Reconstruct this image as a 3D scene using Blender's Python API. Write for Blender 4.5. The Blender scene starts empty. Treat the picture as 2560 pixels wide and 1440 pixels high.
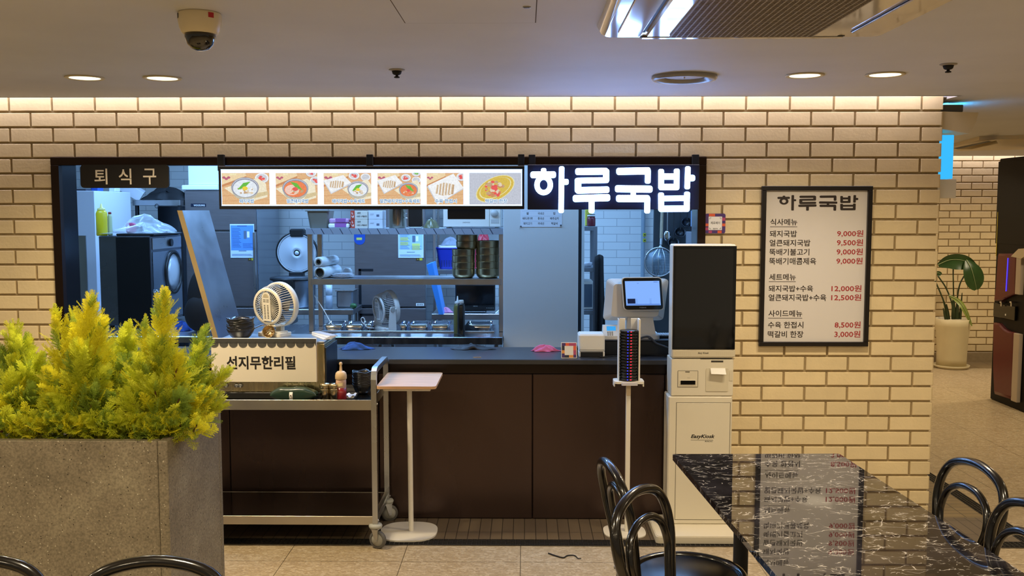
import bpy, math, random
from mathutils import Vector, Matrix, Euler
import numpy as np
random.seed(7)
sc = bpy.context.scene
COL = sc.collection
PI = math.pi

# ------------------------------------------------------------------ camera
F, PITCH, YAW, CAMH, CAMD = 2380.0, math.atan(195/2380.0), math.atan(32/2380.0), 1.72, 5.19
cam = bpy.data.cameras.new('camera'); camo = bpy.data.objects.new('camera', cam); COL.objects.link(camo)
cam.sensor_fit = 'HORIZONTAL'; cam.sensor_width = 36.0; cam.lens = F*36.0/2560.0
cam.clip_start = 0.05; cam.clip_end = 100
camo.location = (0, -CAMD, CAMH)
camo.rotation_euler = (PI/2-PITCH, 0, YAW)
sc.camera = camo

# ------------------------------------------------------------------ exposure
sc.view_settings.view_transform = 'Standard'
sc.view_settings.look = 'None'
sc.view_settings.exposure = 0.0
sc.view_settings.gamma = 1.0
sc.view_settings.use_curve_mapping = False

# ------------------------------------------------------------------ world: the dim warm rest of the food hall
w = bpy.data.worlds.new('hall'); sc.world = w; w.use_nodes = True
bg = w.node_tree.nodes['Background']
bg.inputs[0].default_value = (1.0, 0.83, 0.58, 1); bg.inputs[1].default_value = 0.20

# ------------------------------------------------------------------ lamps
def area(name, loc, rot, sx, sy, power, col, spread=PI, shape='RECTANGLE'):
    l = bpy.data.lights.new(name, 'AREA'); l.shape = shape; l.size = sx
    if shape in ('RECTANGLE', 'ELLIPSE'): l.size_y = sy
    l.energy = power; l.color = col; l.spread = spread
    o = bpy.data.objects.new(name, l); o.location = loc; o.rotation_euler = rot; COL.objects.link(o)
    return o
WARM = (1.0, 0.82, 0.55); COOL = (0.26, 0.53, 1.0)
# downlights of the hall ceiling (rows of them run behind the camera too)
for i, (x, y) in enumerate([(-1.962, -.91), (-1.623, -.892), (1.222, -.943), (1.568, -.962)]):
    area('downlight_lamp', (x, y, 2.285), (0, 0, 0), .12, .12, 14.0 if x < 0 else 9.0, WARM, 2.5, 'DISK')
for i, (x, y) in enumerate([(-2.6, -3.2), (-.9, -3.4), (.9, -3.4), (2.6, -3.2), (-2.0, -5.6), (0, -5.8), (2.0, -5.6), (4.2, -1.2), (4.2, -4.2), (-4.3, -1.8), (-4.3, -4.4)]):
    area('hall_lamp', (x, y, 2.29), (0, 0, 0), .3, .3, 24.0 if x in (.9, -.9) else 17.5, WARM, 2.8, 'DISK')
# corridor on the right
for (x, y) in [(4.3, 1.6), (5.3, 3.9), (3.2, 4.2)]:
    area('corridor_lamp', (x, y, 2.29), (0, 0, 0), .25, .25, 26.0, WARM, 2.8, 'DISK')
# hidden strips in the ceiling coves
area('cove_strip', (-1.1, -.075, 2.43), (0, 0, 0), 6.6, .05, 18.0, (1.0, .90, .98))
area('cove_strip_corridor', (4.6, 5.50, 2.44), (0, 0, 0), 4.6, .05, 13.0, (1.0, .90, .98))
# cool kitchen fluorescents; the last is a fill added to brighten the pillar
for (x, y, p) in [(-2.6, 2.3, 42), (-.7, 2.3, 50), (.45, 2.7, 24), (-3.0, .9, 24), (-1.1, .75, 34), (1.25, 1.5, 27), (.2, .6, 14)]:
    area('kitchen_lamp_and_fill', (x, y, 2.56), (0, 0, 0), 1.0, .25, p, COOL)

# ------------------------------------------------------------------ pixel -> point (lays things out on real planes)
_fw0 = Vector((-math.sin(YAW), math.cos(YAW), 0)); _rt = Vector((math.cos(YAW), math.sin(YAW), 0))
_fw = _fw0*math.cos(PITCH)+Vector((0, 0, -1))*math.sin(PITCH); _up = _rt.cross(_fw)
CAM = Vector((0, -CAMD, CAMH))
def _ray(px, py): return _fw+_rt*((px-1280)/F)-_up*((py-720)/F)
def W(px, py, y=0.0):
    r = _ray(px, py); return CAM+r*((y-CAM.y)/r.y)
def G(px, py, z=0.0):
    r = _ray(px, py); return CAM+r*((z-CAM.z)/r.z)

# ------------------------------------------------------------------ materials
def lin(h):
    if isinstance(h, str):
        h = h.lstrip('#'); v = [int(h[i:i+2], 16)/255 for i in (0, 2, 4)]
    else: v = [c/255 for c in h]
    return tuple(c/12.92 if c <= .04045 else ((c+.055)/1.055)**2.4 for c in v)
def nodes(m):
    return m.node_tree.nodes, m.node_tree.links
_M = {}
def mat(name, col, rough=.5, metal=0.0, noise=0.0, nscale=20.0, bump=0.0, bscale=80.0, stretch=None, coat=0.0, spec=.5, alpha=1.0, trans=0.0, emit=0.0, island=0.0):
    if name in _M: return _M[name]
    m = bpy.data.materials.new(name); m.use_nodes = True; _M[name] = m
    N, L = nodes(m); b = N['Principled BSDF']
    c = lin(col); b.inputs['Base Color'].default_value = (*c, 1)
    b.inputs['Roughness'].default_value = rough; b.inputs['Metallic'].default_value = metal
    b.inputs['Coat Weight'].default_value = coat; b.inputs['Coat Roughness'].default_value = .05
    b.inputs['Specular IOR Level'].default_value = spec
    b.inputs['Alpha'].default_value = alpha; b.inputs['Transmission Weight'].default_value = trans
    if emit: b.inputs['Emission Color'].default_value = (*c, 1); b.inputs['Emission Strength'].default_value = emit
    tc = None
    if noise or bump:
        tc = N.new('ShaderNodeTexCoord'); mp = N.new('ShaderNodeMapping'); L.new(tc.outputs['Object'], mp.inputs[0])
        if stretch: mp.inputs['Scale'].default_value = stretch
    if noise:
        n = N.new('ShaderNodeTexNoise'); n.inputs['Scale'].default_value = nscale; n.inputs['Detail'].default_value = 5
        L.new(mp.outputs[0], n.inputs['Vector'])
        r = N.new('ShaderNodeMapRange'); r.inputs['From Min'].default_value = .3; r.inputs['From Max'].default_value = .7
        r.inputs['To Min'].default_value = 1-noise; r.inputs['To Max'].default_value = 1+noise
        L.new(n.outputs['Fac'], r.inputs['Value'])
        mx = N.new('ShaderNodeVectorMath'); mx.operation = 'SCALE'; mx.inputs[0].default_value = c
        src = r.outputs[0]
        if island:
            g = N.new('ShaderNodeNewGeometry'); r2 = N.new('ShaderNodeMapRange'); r2.inputs['To Min'].default_value = 1-island; r2.inputs['To Max'].default_value = 1+island
            L.new(g.outputs['Random Per Island'], r2.inputs['Value'])
            mu = N.new('ShaderNodeMath'); mu.operation = 'MULTIPLY'; L.new(src, mu.inputs[0]); L.new(r2.outputs[0], mu.inputs[1]); src = mu.outputs[0]
        L.new(src, mx.inputs['Scale']); L.new(mx.outputs[0], b.inputs['Base Color'])
        if metal > .5:
            r3 = N.new('ShaderNodeMapRange'); r3.inputs['To Min'].default_value = max(.05, rough-.1); r3.inputs['To Max'].default_value = rough+.12
            L.new(n.outputs['Fac'], r3.inputs['Value']); L.new(r3.outputs[0], b.inputs['Roughness'])
    if bump:
        n2 = N.new('ShaderNodeTexNoise'); n2.inputs['Scale'].default_value = bscale; n2.inputs['Detail'].default_value = 4
        L.new(mp.outputs[0], n2.inputs['Vector'])
        bp = N.new('ShaderNodeBump'); bp.inputs['Strength'].default_value = bump; bp.inputs['Distance'].default_value = .01
        L.new(n2.outputs['Fac'], bp.inputs['Height']); L.new(bp.outputs[0], b.inputs['Normal'])
    return m
def emis(name, col, s=1.0):
    if name in _M: return _M[name]
    m = bpy.data.materials.new(name); m.use_nodes = True; _M[name] = m
    N, L = nodes(m); N.remove(N['Principled BSDF'])
    e = N.new('ShaderNodeEmission'); e.inputs[0].default_value = (*lin(col), 1); e.inputs[1].default_value = s
    L.new(e.outputs[0], N['Material Output'].inputs[0]); return m
def ramp(N, stops):
    r = N.new('ShaderNodeValToRGB'); cr = r.color_ramp
    while len(cr.elements) < len(stops): cr.elements.new(.5)
    for e, (p, c) in zip(cr.elements, stops): e.position = p; e.color = (*lin(c), 1)
    return r

# ------------------------------------------------------------------ mesh builder
class MB:
    def __init__(s): s.v = []; s.f = []; s.m = []; s.sm = []; s.cur = 0
    def add(s, vs, fs, smooth=False, mi=None):
        o = len(s.v); s.v.extend([tuple(p) for p in vs]); mi = s.cur if mi is None else mi
        for f in fs: s.f.append([i+o for i in f]); s.m.append(mi); s.sm.append(smooth)
        return s
    def box(s, a, b, ch=0.0, mtx=None, mi=None):
        """box between corners a and b, edges chamfered by ch"""
        lo = [min(a[i], b[i]) for i in range(3)]; hi = [max(a[i], b[i]) for i in range(3)]
        c = min(ch, *[(hi[i]-lo[i])*.45 for i in range(3)])
        if c <= 0:
            vs = [Vector((x, y, z)) for x in (lo[0], hi[0]) for y in (lo[1], hi[1]) for z in (lo[2], hi[2])]
            fs = [(0, 1, 3, 2), (4, 6, 7, 5), (0, 4, 5, 1), (2, 3, 7, 6), (0, 2, 6, 4), (1, 5, 7, 3)]
        else:
            vs = []; idx = {}
            for sx in (0, 1):
                for sy in (0, 1):
                    for sz in (0, 1):
                        sg = (sx, sy, sz)
                        for ax in range(3):
                            p = [0, 0, 0]
                            for i in range(3):
                                e = hi[i] if sg[i] else lo[i]; ins = -c if sg[i] else c
                                p[i] = e if i == ax else e+ins
                            idx[(sg, ax)] = len(vs); vs.append(Vector(p))
            fs = []
            for ax in range(3):
                o = [i for i in range(3) if i != ax]
                for sd in (0, 1):
                    q = []
                    for (u, v) in ((0, 0), (1, 0), (1, 1), (0, 1)):
                        sg = [0, 0, 0]; sg[ax] = sd; sg[o[0]] = u; sg[o[1]] = v; q.append(idx[(tuple(sg), ax)])
                    fs.append(q)
            for ax in range(3):
                o = [i for i in range(3) if i != ax]
                for u in (0, 1):
                    for v in (0, 1):
                        a0 = [0, 0, 0]; a0[o[0]] = u; a0[o[1]] = v; b0 = list(a0); b0[ax] = 1
                        fs.append([idx[(tuple(a0), o[0])], idx[(tuple(a0), o[1])], idx[(tuple(b0), o[1])], idx[(tuple(b0), o[0])]])
            for sx in (0, 1):
                for sy in (0, 1):
                    for sz in (0, 1): fs.append([idx[((sx, sy, sz), k)] for k in range(3)])
        if mtx is not None: vs = [mtx @ p for p in vs]
        return s.add(vs, fs, False, mi)
    def tube(s, pts, r, n=8, closed=False, caps=True, mi=None):
        pts = [Vector(p) for p in pts]; k = len(pts)
        rs = r if isinstance(r, (list, tuple)) else [r]*k
        vs = []; prev = None
        for i in range(k):
            if closed: t = pts[(i+1) % k]-pts[i-1]
            else: t = pts[min(i+1, k-1)]-pts[max(i-1, 0)]
            if t.length < 1e-9: t = Vector((0, 0, 1))
            t.normalize()
            if prev is None:
                u = t.orthogonal().normalized()
            else:
                u = prev-t*prev.dot(t)
                u = u.normalized() if u.length > 1e-6 else t.orthogonal().normalized()
            prev = u; v = t.cross(u)
            for j in range(n):
                a = 2*PI*j/n; vs.append(pts[i]+(u*math.cos(a)+v*math.sin(a))*rs[i])
        fs = []
        for i in range(k if closed else k-1):
            i2 = (i+1) % k
            for j in range(n): fs.append((i*n+j, i*n+(j+1) % n, i2*n+(j+1) % n, i2*n+j))
        s.add(vs, fs, True, mi)
        if caps and not closed:
            s.add(vs[:n], [list(range(n))[::-1]], False, mi); s.add(vs[-n:], [list(range(n))], False, mi)
        return s
    def lathe(s, prof, c=(0, 0, 0), n=24, mtx=None, smooth=True, sx=1.0, sy=1.0, mi=None, arc=2*PI, cap=True):
        """profile of (radius, z) pairs turned about z at c"""
        vs = []; k = len(prof); full = abs(arc-2*PI) < 1e-6; nn = n if full else n+1
        for (r, z) in prof:
            for j in range(nn):
                a = arc*j/n; vs.append(Vector((r*math.cos(a)*sx, r*math.sin(a)*sy, z)))
        fs = []
        for i in range(k-1):
            for j in range(n):
                j2 = (j+1) % nn if full else j+1
                fs.append((i*nn+j, i*nn+j2, (i+1)*nn+j2, (i+1)*nn+j))
        if full and cap and tuple(prof[0]) != tuple(prof[-1]):
            if prof[0][0] > 1e-6: fs.append(list(range(n))[::-1])
            if prof[-1][0] > 1e-6: fs.append([(k-1)*n+j for j in range(n)])
        c = Vector(c)
        if mtx is not None: vs = [mtx @ p for p in vs]
        vs = [p+c for p in vs]
        return s.add(vs, fs, smooth, mi)
    def cyl(s, a, b, r, n=16, r2=None, mi=None, smooth=True):
        a = Vector(a); b = Vector(b); t = (b-a).normalized(); u = t.orthogonal().normalized(); v = t.cross(u)
        r2 = r if r2 is None else r2
        va = [a+(u*math.cos(2*PI*j/n)+v*math.sin(2*PI*j/n))*r for j in range(n)]
        vb = [b+(u*math.cos(2*PI*j/n)+v*math.sin(2*PI*j/n))*r2 for j in range(n)]
        s.add(va+vb, [(j, (j+1) % n, n+(j+1) % n, n+j) for j in range(n)], smooth, mi)
        s.add(va, [list(range(n))[::-1]], False, mi); s.add(vb, [list(range(n))], False, mi); return s
    def sphere(s, c, r, n=14, k=9, sc=(1, 1, 1), mi=None, jit=0.0, rnd=None):
        vs = []; c = Vector(c); fs = []
        for i in range(k+1):
            th = PI*i/k
            for j in range(n):
                ph = 2*PI*j/n; q = 1+(rnd.uniform(-jit, jit) if jit and 0 < i < k else 0)
                vs.append(c+Vector((math.sin(th)*math.cos(ph)*sc[0], math.sin(th)*math.sin(ph)*sc[1], math.cos(th)*sc[2]))*r*q)
        for i in range(k):
            for j in range(n): fs.append((i*n+j, i*n+(j+1) % n, (i+1)*n+(j+1) % n, (i+1)*n+j))
        return s.add(vs, fs, True, mi)
    def poly(s, pts, mi=None): return s.add(pts, [list(range(len(pts)))], False, mi)
    def prism(s, pts, d, mi=None, smooth=False):
        """outline pts swept along vector d"""
        n = len(pts); pts = [Vector(p) for p in pts]; d = Vector(d)
        s.add(pts+[p+d for p in pts], [(j, (j+1) % n, n+(j+1) % n, n+j) for j in range(n)], smooth, mi)
        s.add(pts, [list(range(n))[::-1]], False, mi); s.add([p+d for p in pts], [list(range(n))], False, mi); return s
    def grid(s, fn, nu, nv, mi=None, smooth=True):
        vs = [Vector(fn(i/nu, j/nv)) for i in range(nu+1) for j in range(nv+1)]
        fs = [(i*(nv+1)+j, (i+1)*(nv+1)+j, (i+1)*(nv+1)+j+1, i*(nv+1)+j+1) for i in range(nu) for j in range(nv)]
        return s.add(vs, fs, smooth, mi)
    def text(s, body, x0, x1, z0, z1, y, off=0.0, keep=False, mtx=None, mi=None, shear=0.0, d=0.0):
        """lettering facing -y, its ink fitted to the box x0..x1, z0..z1 (keep: keep proportions, fit the height, centred)"""
        key = (body, off, shear)
        if key not in _TXT:
            c = bpy.data.curves.new('lettering', 'FONT'); c.body = body; c.resolution_u = 2; c.offset = off; c.shear = shear
            o = bpy.data.objects.new('lettering', c); COL.objects.link(o); bpy.context.view_layer.update()
            me = bpy.data.meshes.new_from_object(o.evaluated_get(bpy.context.evaluated_depsgraph_get()))
            _TXT[key] = ([tuple(v.co) for v in me.vertices], [list(p.vertices) for p in me.polygons])
            bpy.data.objects.remove(o); bpy.data.curves.remove(c); bpy.data.meshes.remove(me)
        vs, fs = _TXT[key]
        xs = [v[0] for v in vs]; ys = [v[1] for v in vs]; ax, bx, ay, by = min(xs), max(xs), min(ys), max(ys)
        kz = (z1-z0)/(by-ay); kx = (x1-x0)/(bx-ax)
        if keep: kx = kz; x0 = (x0+x1)/2-(bx-ax)*kx/2
        P = [Vector((x0+(v[0]-ax)*kx, y, z0+(v[1]-ay)*kz)) for v in vs]
        if mtx is not None: P = [mtx @ p for p in P]
        return s.add(P, fs, False, mi)
    def xf(s, m): s.v = [tuple(m @ Vector(p)) for p in s.v]; return s
    def build(s, name, mats, parent=None, loc=None, kind=None):
        me = bpy.data.meshes.new(name)
        org = Vector((0, 0, 0))
        if parent is not None: org = parent.get('_o') and Vector(parent['_o']) or Vector((0, 0, 0))
        elif loc is not None: org = Vector(loc)
        a = np.array(s.v, dtype=float)-np.array(org)
        me.from_pydata(a.tolist(), [], s.f)
        for m in (mats if isinstance(mats, (list, tuple)) else [mats]): me.materials.append(m)
        me.polygons.foreach_set('material_index', s.m); me.polygons.foreach_set('use_smooth', s.sm); me.update()
        o = bpy.data.objects.new(name, me); COL.objects.link(o)
        if parent is not None: o.parent = parent; o['_o'] = tuple(org)
        else: o.location = org; o['_o'] = tuple(org)
        if kind: o['kind'] = kind
        return o
_TXT = {}
def arcpts(c, r, a0, a1, n, u=Vector((1, 0, 0)), v=Vector((0, 0, 1))):
    c = Vector(c); return [c+(Vector(u)*math.cos(a0+(a1-a0)*i/n)+Vector(v)*math.sin(a0+(a1-a0)*i/n))*r for i in range(n+1)]
def rrect(x0, x1, z0, z1, r, y=0.0, n=5):
    """rounded rectangle outline in the xz plane"""
    P = []
    for (cx, cz, a) in ((x1-r, z1-r, 0), (x0+r, z1-r, PI/2), (x0+r, z0+r, PI), (x1-r, z0+r, 1.5*PI)):
        for i in range(n+1):
            t = a+PI/2*i/n; P.append(Vector((cx+r*math.cos(t), y, cz+r*math.sin(t))))
    return P
def rrect_xy(x0, x1, y0, y1, r, z=0.0, n=5):
    return [Vector((p.x, p.z, z)) for p in rrect(x0, x1, y0, y1, r, 0, n)]
def smooth_path(pts, k=6):
    """Catmull-Rom through the points"""
    P = [Vector(p) for p in pts]; P = [P[0]*2-P[1]]+P+[P[-1]*2-P[-2]]; out = []
    for i in range(1, len(P)-2):
        for j in range(k):
            t = j/k; a, b, c, d = P[i-1], P[i], P[i+1], P[i+2]
            out.append(.5*((2*b)+(c-a)*t+(2*a-5*b+4*c-d)*t*t+(3*b-a-3*c+d)*t**3))
    out.append(P[-2]); return out

# ------------------------------------------------------------------ scene tree
def tag(o, label, cat, group=None):
    o['label'] = label; o['category'] = cat
    if group: o['group'] = group
    return o
def thing(name, label, cat, loc, group=None):
    o = bpy.data.objects.new(name, None); COL.objects.link(o); o.location = loc; o['_o'] = tuple(loc); o.empty_display_size = .1
    return tag(o, label, cat, group)
def dup(o, parent=None):
    c = o.copy(); COL.objects.link(c); c.parent = parent
    for ch in list(o.children): dup(ch, c)
    return c
def dup_at(o, loc, label=None, rotz=None, scale=None, group=None):
    c = dup(o); c.location = loc
    if label: c['label'] = label
    if group: c['group'] = group
    if rotz is not None: c.rotation_euler = (0, 0, rotz)
    if scale is not None: c.scale = (scale,)*3
    return c
ORD = 'topmost second third fourth fifth sixth seventh eighth ninth tenth eleventh twelfth thirteenth fourteenth fifteenth sixteenth seventeenth eighteenth'.split()
def nth(i, n): return 'topmost' if i == 0 else ('bottom' if i == n-1 else ORD[i]+' from the top')

# ------------------------------------------------------------------ shared materials
STEEL = mat('stainless_steel', '#b9bbbd', .28, 1.0, .03, 3, stretch=(1, 1, 2))
STEEL_H = mat('stainless_brushed', '#a9abad', .34, 1.0, .05, 4, stretch=(3, 1, 1))
STEEL_W = mat('stainless_worn', '#9fa2a6', .42, 1.0, .10, 4, stretch=(3, 3, 1))
STEEL_D = mat('dark_steel', '#4a4d52', .35, 1.0, .1, 6)
CHROME = mat('chrome', '#d5d6d8', .12, 1.0)
FRIDGE = mat('fridge_steel', '#726a69', .42, .55, .05, 9, stretch=(1, 1, 10))
BLACKP = mat('black_plastic', '#131314', .4)
BLACKG = mat('black_gloss', '#0a0a0b', .12)
BLACKM = mat('black_matte', '#111012', .75)
WHITEP = mat('white_plastic', '#e6e2d8', .4, noise=.02, nscale=4)
CREAM = mat('cream_plastic', '#ded6c2', .42)
GREYP = mat('grey_plastic', '#8c8c8a', .5)
PAPER = mat('paper_white', '#ece9e2', .8)
INK = mat('ink_black', '#17120f', .7)
LACQ = mat('black_lacquered_wood', '#0d0a08', .22, coat=.5, noise=.2, nscale=12)
WHITEPAINT = mat('white_powder_coat', '#e3ddd0', .45)
CLEAR = mat('clear_film', '#eaf2f8', .15, trans=0.0, alpha=.32)
# ================================================================== SETTING
CEIL = 2.312
X0, X1 = -2.575, .977           # serving hatch
ZT, ZC = 2.006, .904            # its head, its counter top
WR = 2.238                      # free end of the brick wall
WT = .19                        # wall thickness
BRICK = mat('glazed_brick', '#e6d2a8', .38, noise=.05, nscale=7, bump=.12, bscale=60, island=.05)
MORTAR = mat('mortar', '#a3906c', .9, noise=.1, nscale=60)

def bricks(mb, u0, u1, z0, z1, zj, ju, holes=(), put=None, pu=.2345, pz=.083, gap=.0125, d=.011):
    """running bond: put(u, depth, z) maps to space; holes are (u0,u1,z0,z1)"""
    ch = .0022
    k0 = int(math.floor((zj-z1)/pz))
    r = k0
    while zj-r*pz+pz > z0:
        a, b = zj-r*pz+gap/2, zj-(r-1)*pz-gap/2
        a = max(a, z0); b = min(b, z1)
        if b-a > .008:
            off = ju+(pu*.49 if r % 2 else 0)
            n0 = int(math.floor((u0-off)/pu))-1; n1 = int(math.ceil((u1-off)/pu))+1
            for n in range(n0, n1+1):
                p, q = off+n*pu+gap/2, off+(n+1)*pu-gap/2
                segs = [(max(p, u0), min(q, u1), a, b)]
                for h in holes:
                    out = []
                    for (p1, q1, a1, b1) in segs:
                        if q1 <= h[0] or p1 >= h[1] or b1 <= h[2] or a1 >= h[3]: out.append((p1, q1, a1, b1)); continue
                        if b1 > h[3] and a1 < h[3]: out.append((p1, q1, h[3], b1)); b1 = h[3]
                        if a1 < h[2] and b1 > h[2]: out.append((p1, q1, a1, h[2])); a1 = h[2]
                        if p1 < h[0]: out.append((p1, h[0], a1, b1))
                        if q1 > h[1]: out.append((h[1], q1, a1, b1))
                    segs = out
                for (p1, q1, a1, b1) in segs:
                    if q1-p1 < .012 or b1-a1 < .008: continue
                    v = [(p1, 0, a1), (q1, 0, a1), (q1, 0, b1), (p1, 0, b1), (p1+ch, d, a1+ch), (q1-ch, d, a1+ch), (q1-ch, d, b1-ch), (p1+ch, d, b1-ch),
                         (p1, d-ch, a1), (q1, d-ch, a1), (q1, d-ch, b1), (p1, d-ch, b1)]
                    f = [(4, 5, 6, 7)]
                    for i in range(4):
                        j = (i+1) % 4; f += [(i, j, 8+j, 8+i), (8+i, 8+j, 4+j, 4+i)]
                    mb.add([put(*t) for t in v], f, False, 1)
        r += 1

# --- front wall with the serving hatch
mb = MB()
MY = .009
for a, b in (((-6, MY, 0), (X0, WT, 2.5)), ((X1, MY, 0), (WR-.009, WT, 2.5)), ((X0, MY, ZT), (X1, WT, 2.5))): mb.box(a, b, mi=0)
bricks(mb, -6, WR, 0, 2.50, 2.2498, -2.7993, [(X0, X1, -1, ZT)], lambda u, d, z: Vector((u, MY-d, z)))
mb.build('wall_front', [MORTAR, BRICK], kind='structure')
# --- side wall running back from the free corner
mb = MB(); mb.box((WR-.2, WT, 0), (WR-.009, 5.57, 2.5), mi=0)
bricks(mb, .0, 5.57, 0, 2.5, 2.2498, .117, (), lambda u, d, z: Vector((WR-.0089+d, u, z)))
mb.build('wall_right', [MORTAR, BRICK], kind='structure')
# --- far wall of the corridor
mb = MB(); mb.box((WR-.2, 5.584, 0), (7.2, 5.75, 2.5), mi=0)
bricks(mb, WR-.2, 7.2, .12, 2.5, 2.345-.0001, 4.886-2.345+.0018, (), lambda u, d, z: Vector((u, 5.584-d, z)), pu=.2335, pz=.0794)
mb.build('wall_back', [MORTAR, BRICK], kind='structure')
mb = MB(); mb.box((WR-.01, 5.555, 0), (7.2, 5.584, .115), .004)
mb.build('baseboard_back', mat('baseboard_stone', '#97866a', .5, noise=.1, nscale=20), kind='structure')
# corridor's outer side, seen only past the tall cabinet
mb = MB(); mb.box((7.2, -3, 0), (7.3, 5.75, 2.5)); mb.build('wall_corridor', mat('plaster', '#b7a988', .9, noise=.04), kind='structure')

# --- floor
m = bpy.data.materials.new('terrazzo_tile'); m.use_nodes = True; N, L = nodes(m); b = N['Principled BSDF']
tc = N.new('ShaderNodeTexCoord'); mp = N.new('ShaderNodeMapping'); L.new(tc.outputs['Object'], mp.inputs[0]); mp.inputs['Scale'].default_value = (1, 1.5, 1)
nz = N.new('ShaderNodeTexNoise'); nz.inputs['Scale'].default_value = 9; L.new(mp.outputs[0], nz.inputs['Vector'])
mixv = N.new('ShaderNodeMixRGB'); mixv.inputs[0].default_value = .05; L.new(mp.outputs[0], mixv.inputs[1]); L.new(nz.outputs['Color'], mixv.inputs[2])
vo = N.new('ShaderNodeTexVoronoi'); vo.inputs['Scale'].default_value = 55; L.new(mixv.outputs[0], vo.inputs['Vector'])
r1 = ramp(N, [(0, '#a28e6f'), (.35, '#aa9777'), (.6, '#b19e7e'), (.82, '#bfae90'), (1, '#a69375')])
sx = N.new('ShaderNodeSeparateColor'); L.new(vo.outputs['Color'], sx.inputs[0]); L.new(sx.outputs[0], r1.inputs[0])
n2 = N.new('ShaderNodeTexNoise'); n2.inputs['Scale'].default_value = 90; n2.inputs['Detail'].default_value = 6; L.new(mp.outputs[0], n2.inputs['Vector'])
mr = N.new('ShaderNodeMapRange'); mr.inputs['From Min'].default_value = .3; mr.inputs['From Max'].default_value = .7; mr.inputs['To Min'].default_value = .78; mr.inputs['To Max'].default_value = 1.15
L.new(n2.outputs['Fac'], mr.inputs[0])
sc1 = N.new('ShaderNodeVectorMath'); sc1.operation = 'SCALE'; L.new(r1.outputs[0], sc1.inputs[0]); L.new(mr.outputs[0], sc1.inputs['Scale'])
# seams every .582 m
sp = N.new('ShaderNodeSeparateXYZ'); L.new(tc.outputs['Object'], sp.inputs[0])
seam = []
for out, o0 in (('X', -.02), ('Y', -.65)):
    a1 = N.new('ShaderNodeMath'); a1.operation = 'SUBTRACT'; a1.inputs[1].default_value = o0; L.new(sp.outputs[out], a1.inputs[0])
    a2 = N.new('ShaderNodeMath'); a2.operation = 'PINGPONG'; a2.inputs[1].default_value = .291; L.new(a1.outputs[0], a2.inputs[0])
    a3 = N.new('ShaderNodeMath'); a3.operation = 'LESS_THAN'; a3.inputs[1].default_value = .0016; L.new(a2.outputs[0], a3.inputs[0]); seam.append(a3)
mx = N.new('ShaderNodeMath'); mx.operation = 'MAXIMUM'; L.new(seam[0].outputs[0], mx.inputs[0]); L.new(seam[1].outputs[0], mx.inputs[1])
cm = N.new('ShaderNodeMixRGB'); cm.inputs[2].default_value = (*lin('#4c402c'), 1); L.new(mx.outputs[0], cm.inputs[0]); L.new(sc1.outputs[0], cm.inputs[1])
L.new(cm.outputs[0], b.inputs['Base Color']); b.inputs['Roughness'].default_value = .36
FLOORM = m
mb = MB(); mb.box((-7, -9, -.05), (8, 6, 0)); mb.build('floor', FLOORM, kind='structure')

# --- dark tile strip with its drain channel, round the foot of the wall
m = bpy.data.materials.new('plinth_tile'); m.use_nodes = True; N, L = nodes(m); b = N['Principled BSDF']
tc = N.new('ShaderNodeTexCoord'); bt = N.new('ShaderNodeTexBrick'); L.new(tc.outputs['Object'], bt.inputs['Vector'])
bt.offset = 0; bt.inputs['Color1'].default_value = (*lin('#5d5040'), 1); bt.inputs['Color2'].default_value = (*lin('#665845'), 1); bt.inputs['Mortar'].default_value = (*lin('#2e261d'), 1)
bt.inputs['Scale'].default_value = 1; bt.inputs['Brick Width'].default_value = .06; bt.inputs['Row Height'].default_value = .225; bt.inputs['Mortar Size'].default_value = .0022
L.new(bt.outputs['Color'], b.inputs['Base Color']); b.inputs['Roughness'].default_value = .5
mb = MB(); mb.box((-6, -.34, 0), (2.58, .05, .004)); mb.build('trim_1', m, kind='structure')
m2 = m.copy(); m2.name = 'plinth_tile_side'; bt2 = [n for n in m2.node_tree.nodes if n.type == 'TEX_BRICK'][0]
bt2.inputs['Brick Width'].default_value = .225; bt2.inputs['Row Height'].default_value = .06
bt2.inputs['Color1'].default_value = (*lin('#7d6a48'), 1); bt2.inputs['Color2'].default_value = (*lin('#857250'), 1)
mb = MB(); mb.box((WR-.05, .05, 0), (2.58, 5.55, .004)); mb.build('trim_2', m2, kind='structure')
mb = MB(); mb.box((2.24, 5.15, 0), (7.1, 5.56, .0038)); mb.build('trim_3', m2, kind='structure')
GRATE = mat('grate_steel', '#57534c', .4, .9)
def grate(name, x0, x1, y0, y1, nx, ny):
    mb = MB(); mb.box((x0, y0, .0005), (x1, y1, .0015), mi=1)
    for i in range(nx+1):
        x = x0+(x1-x0)*i/nx; mb.box((x-.0016, y0, .001), (x+.0016, y1, .005), mi=0)
    for j in range(ny+1):
        y = y0+(y1-y0)*j/ny; mb.box((x0, y-.0016, .001), (x1, y+.0016, .0052), mi=0)
    return mb.build(name, [GRATE, BLACKM], kind='structure')
grate('drain_trim', -4.0, 2.58, -.425, -.342, 263, 4)
grate('drain_trim', 2.582, 2.66, -.425, 1.3, 4, 69)
mb = MB(); mb.box((2.582, 1.3, .0005), (2.66, 5.2, .0045)); mb.build('trim_4', mat('drain_lid', '#5b4a30', .5), kind='structure')

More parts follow.
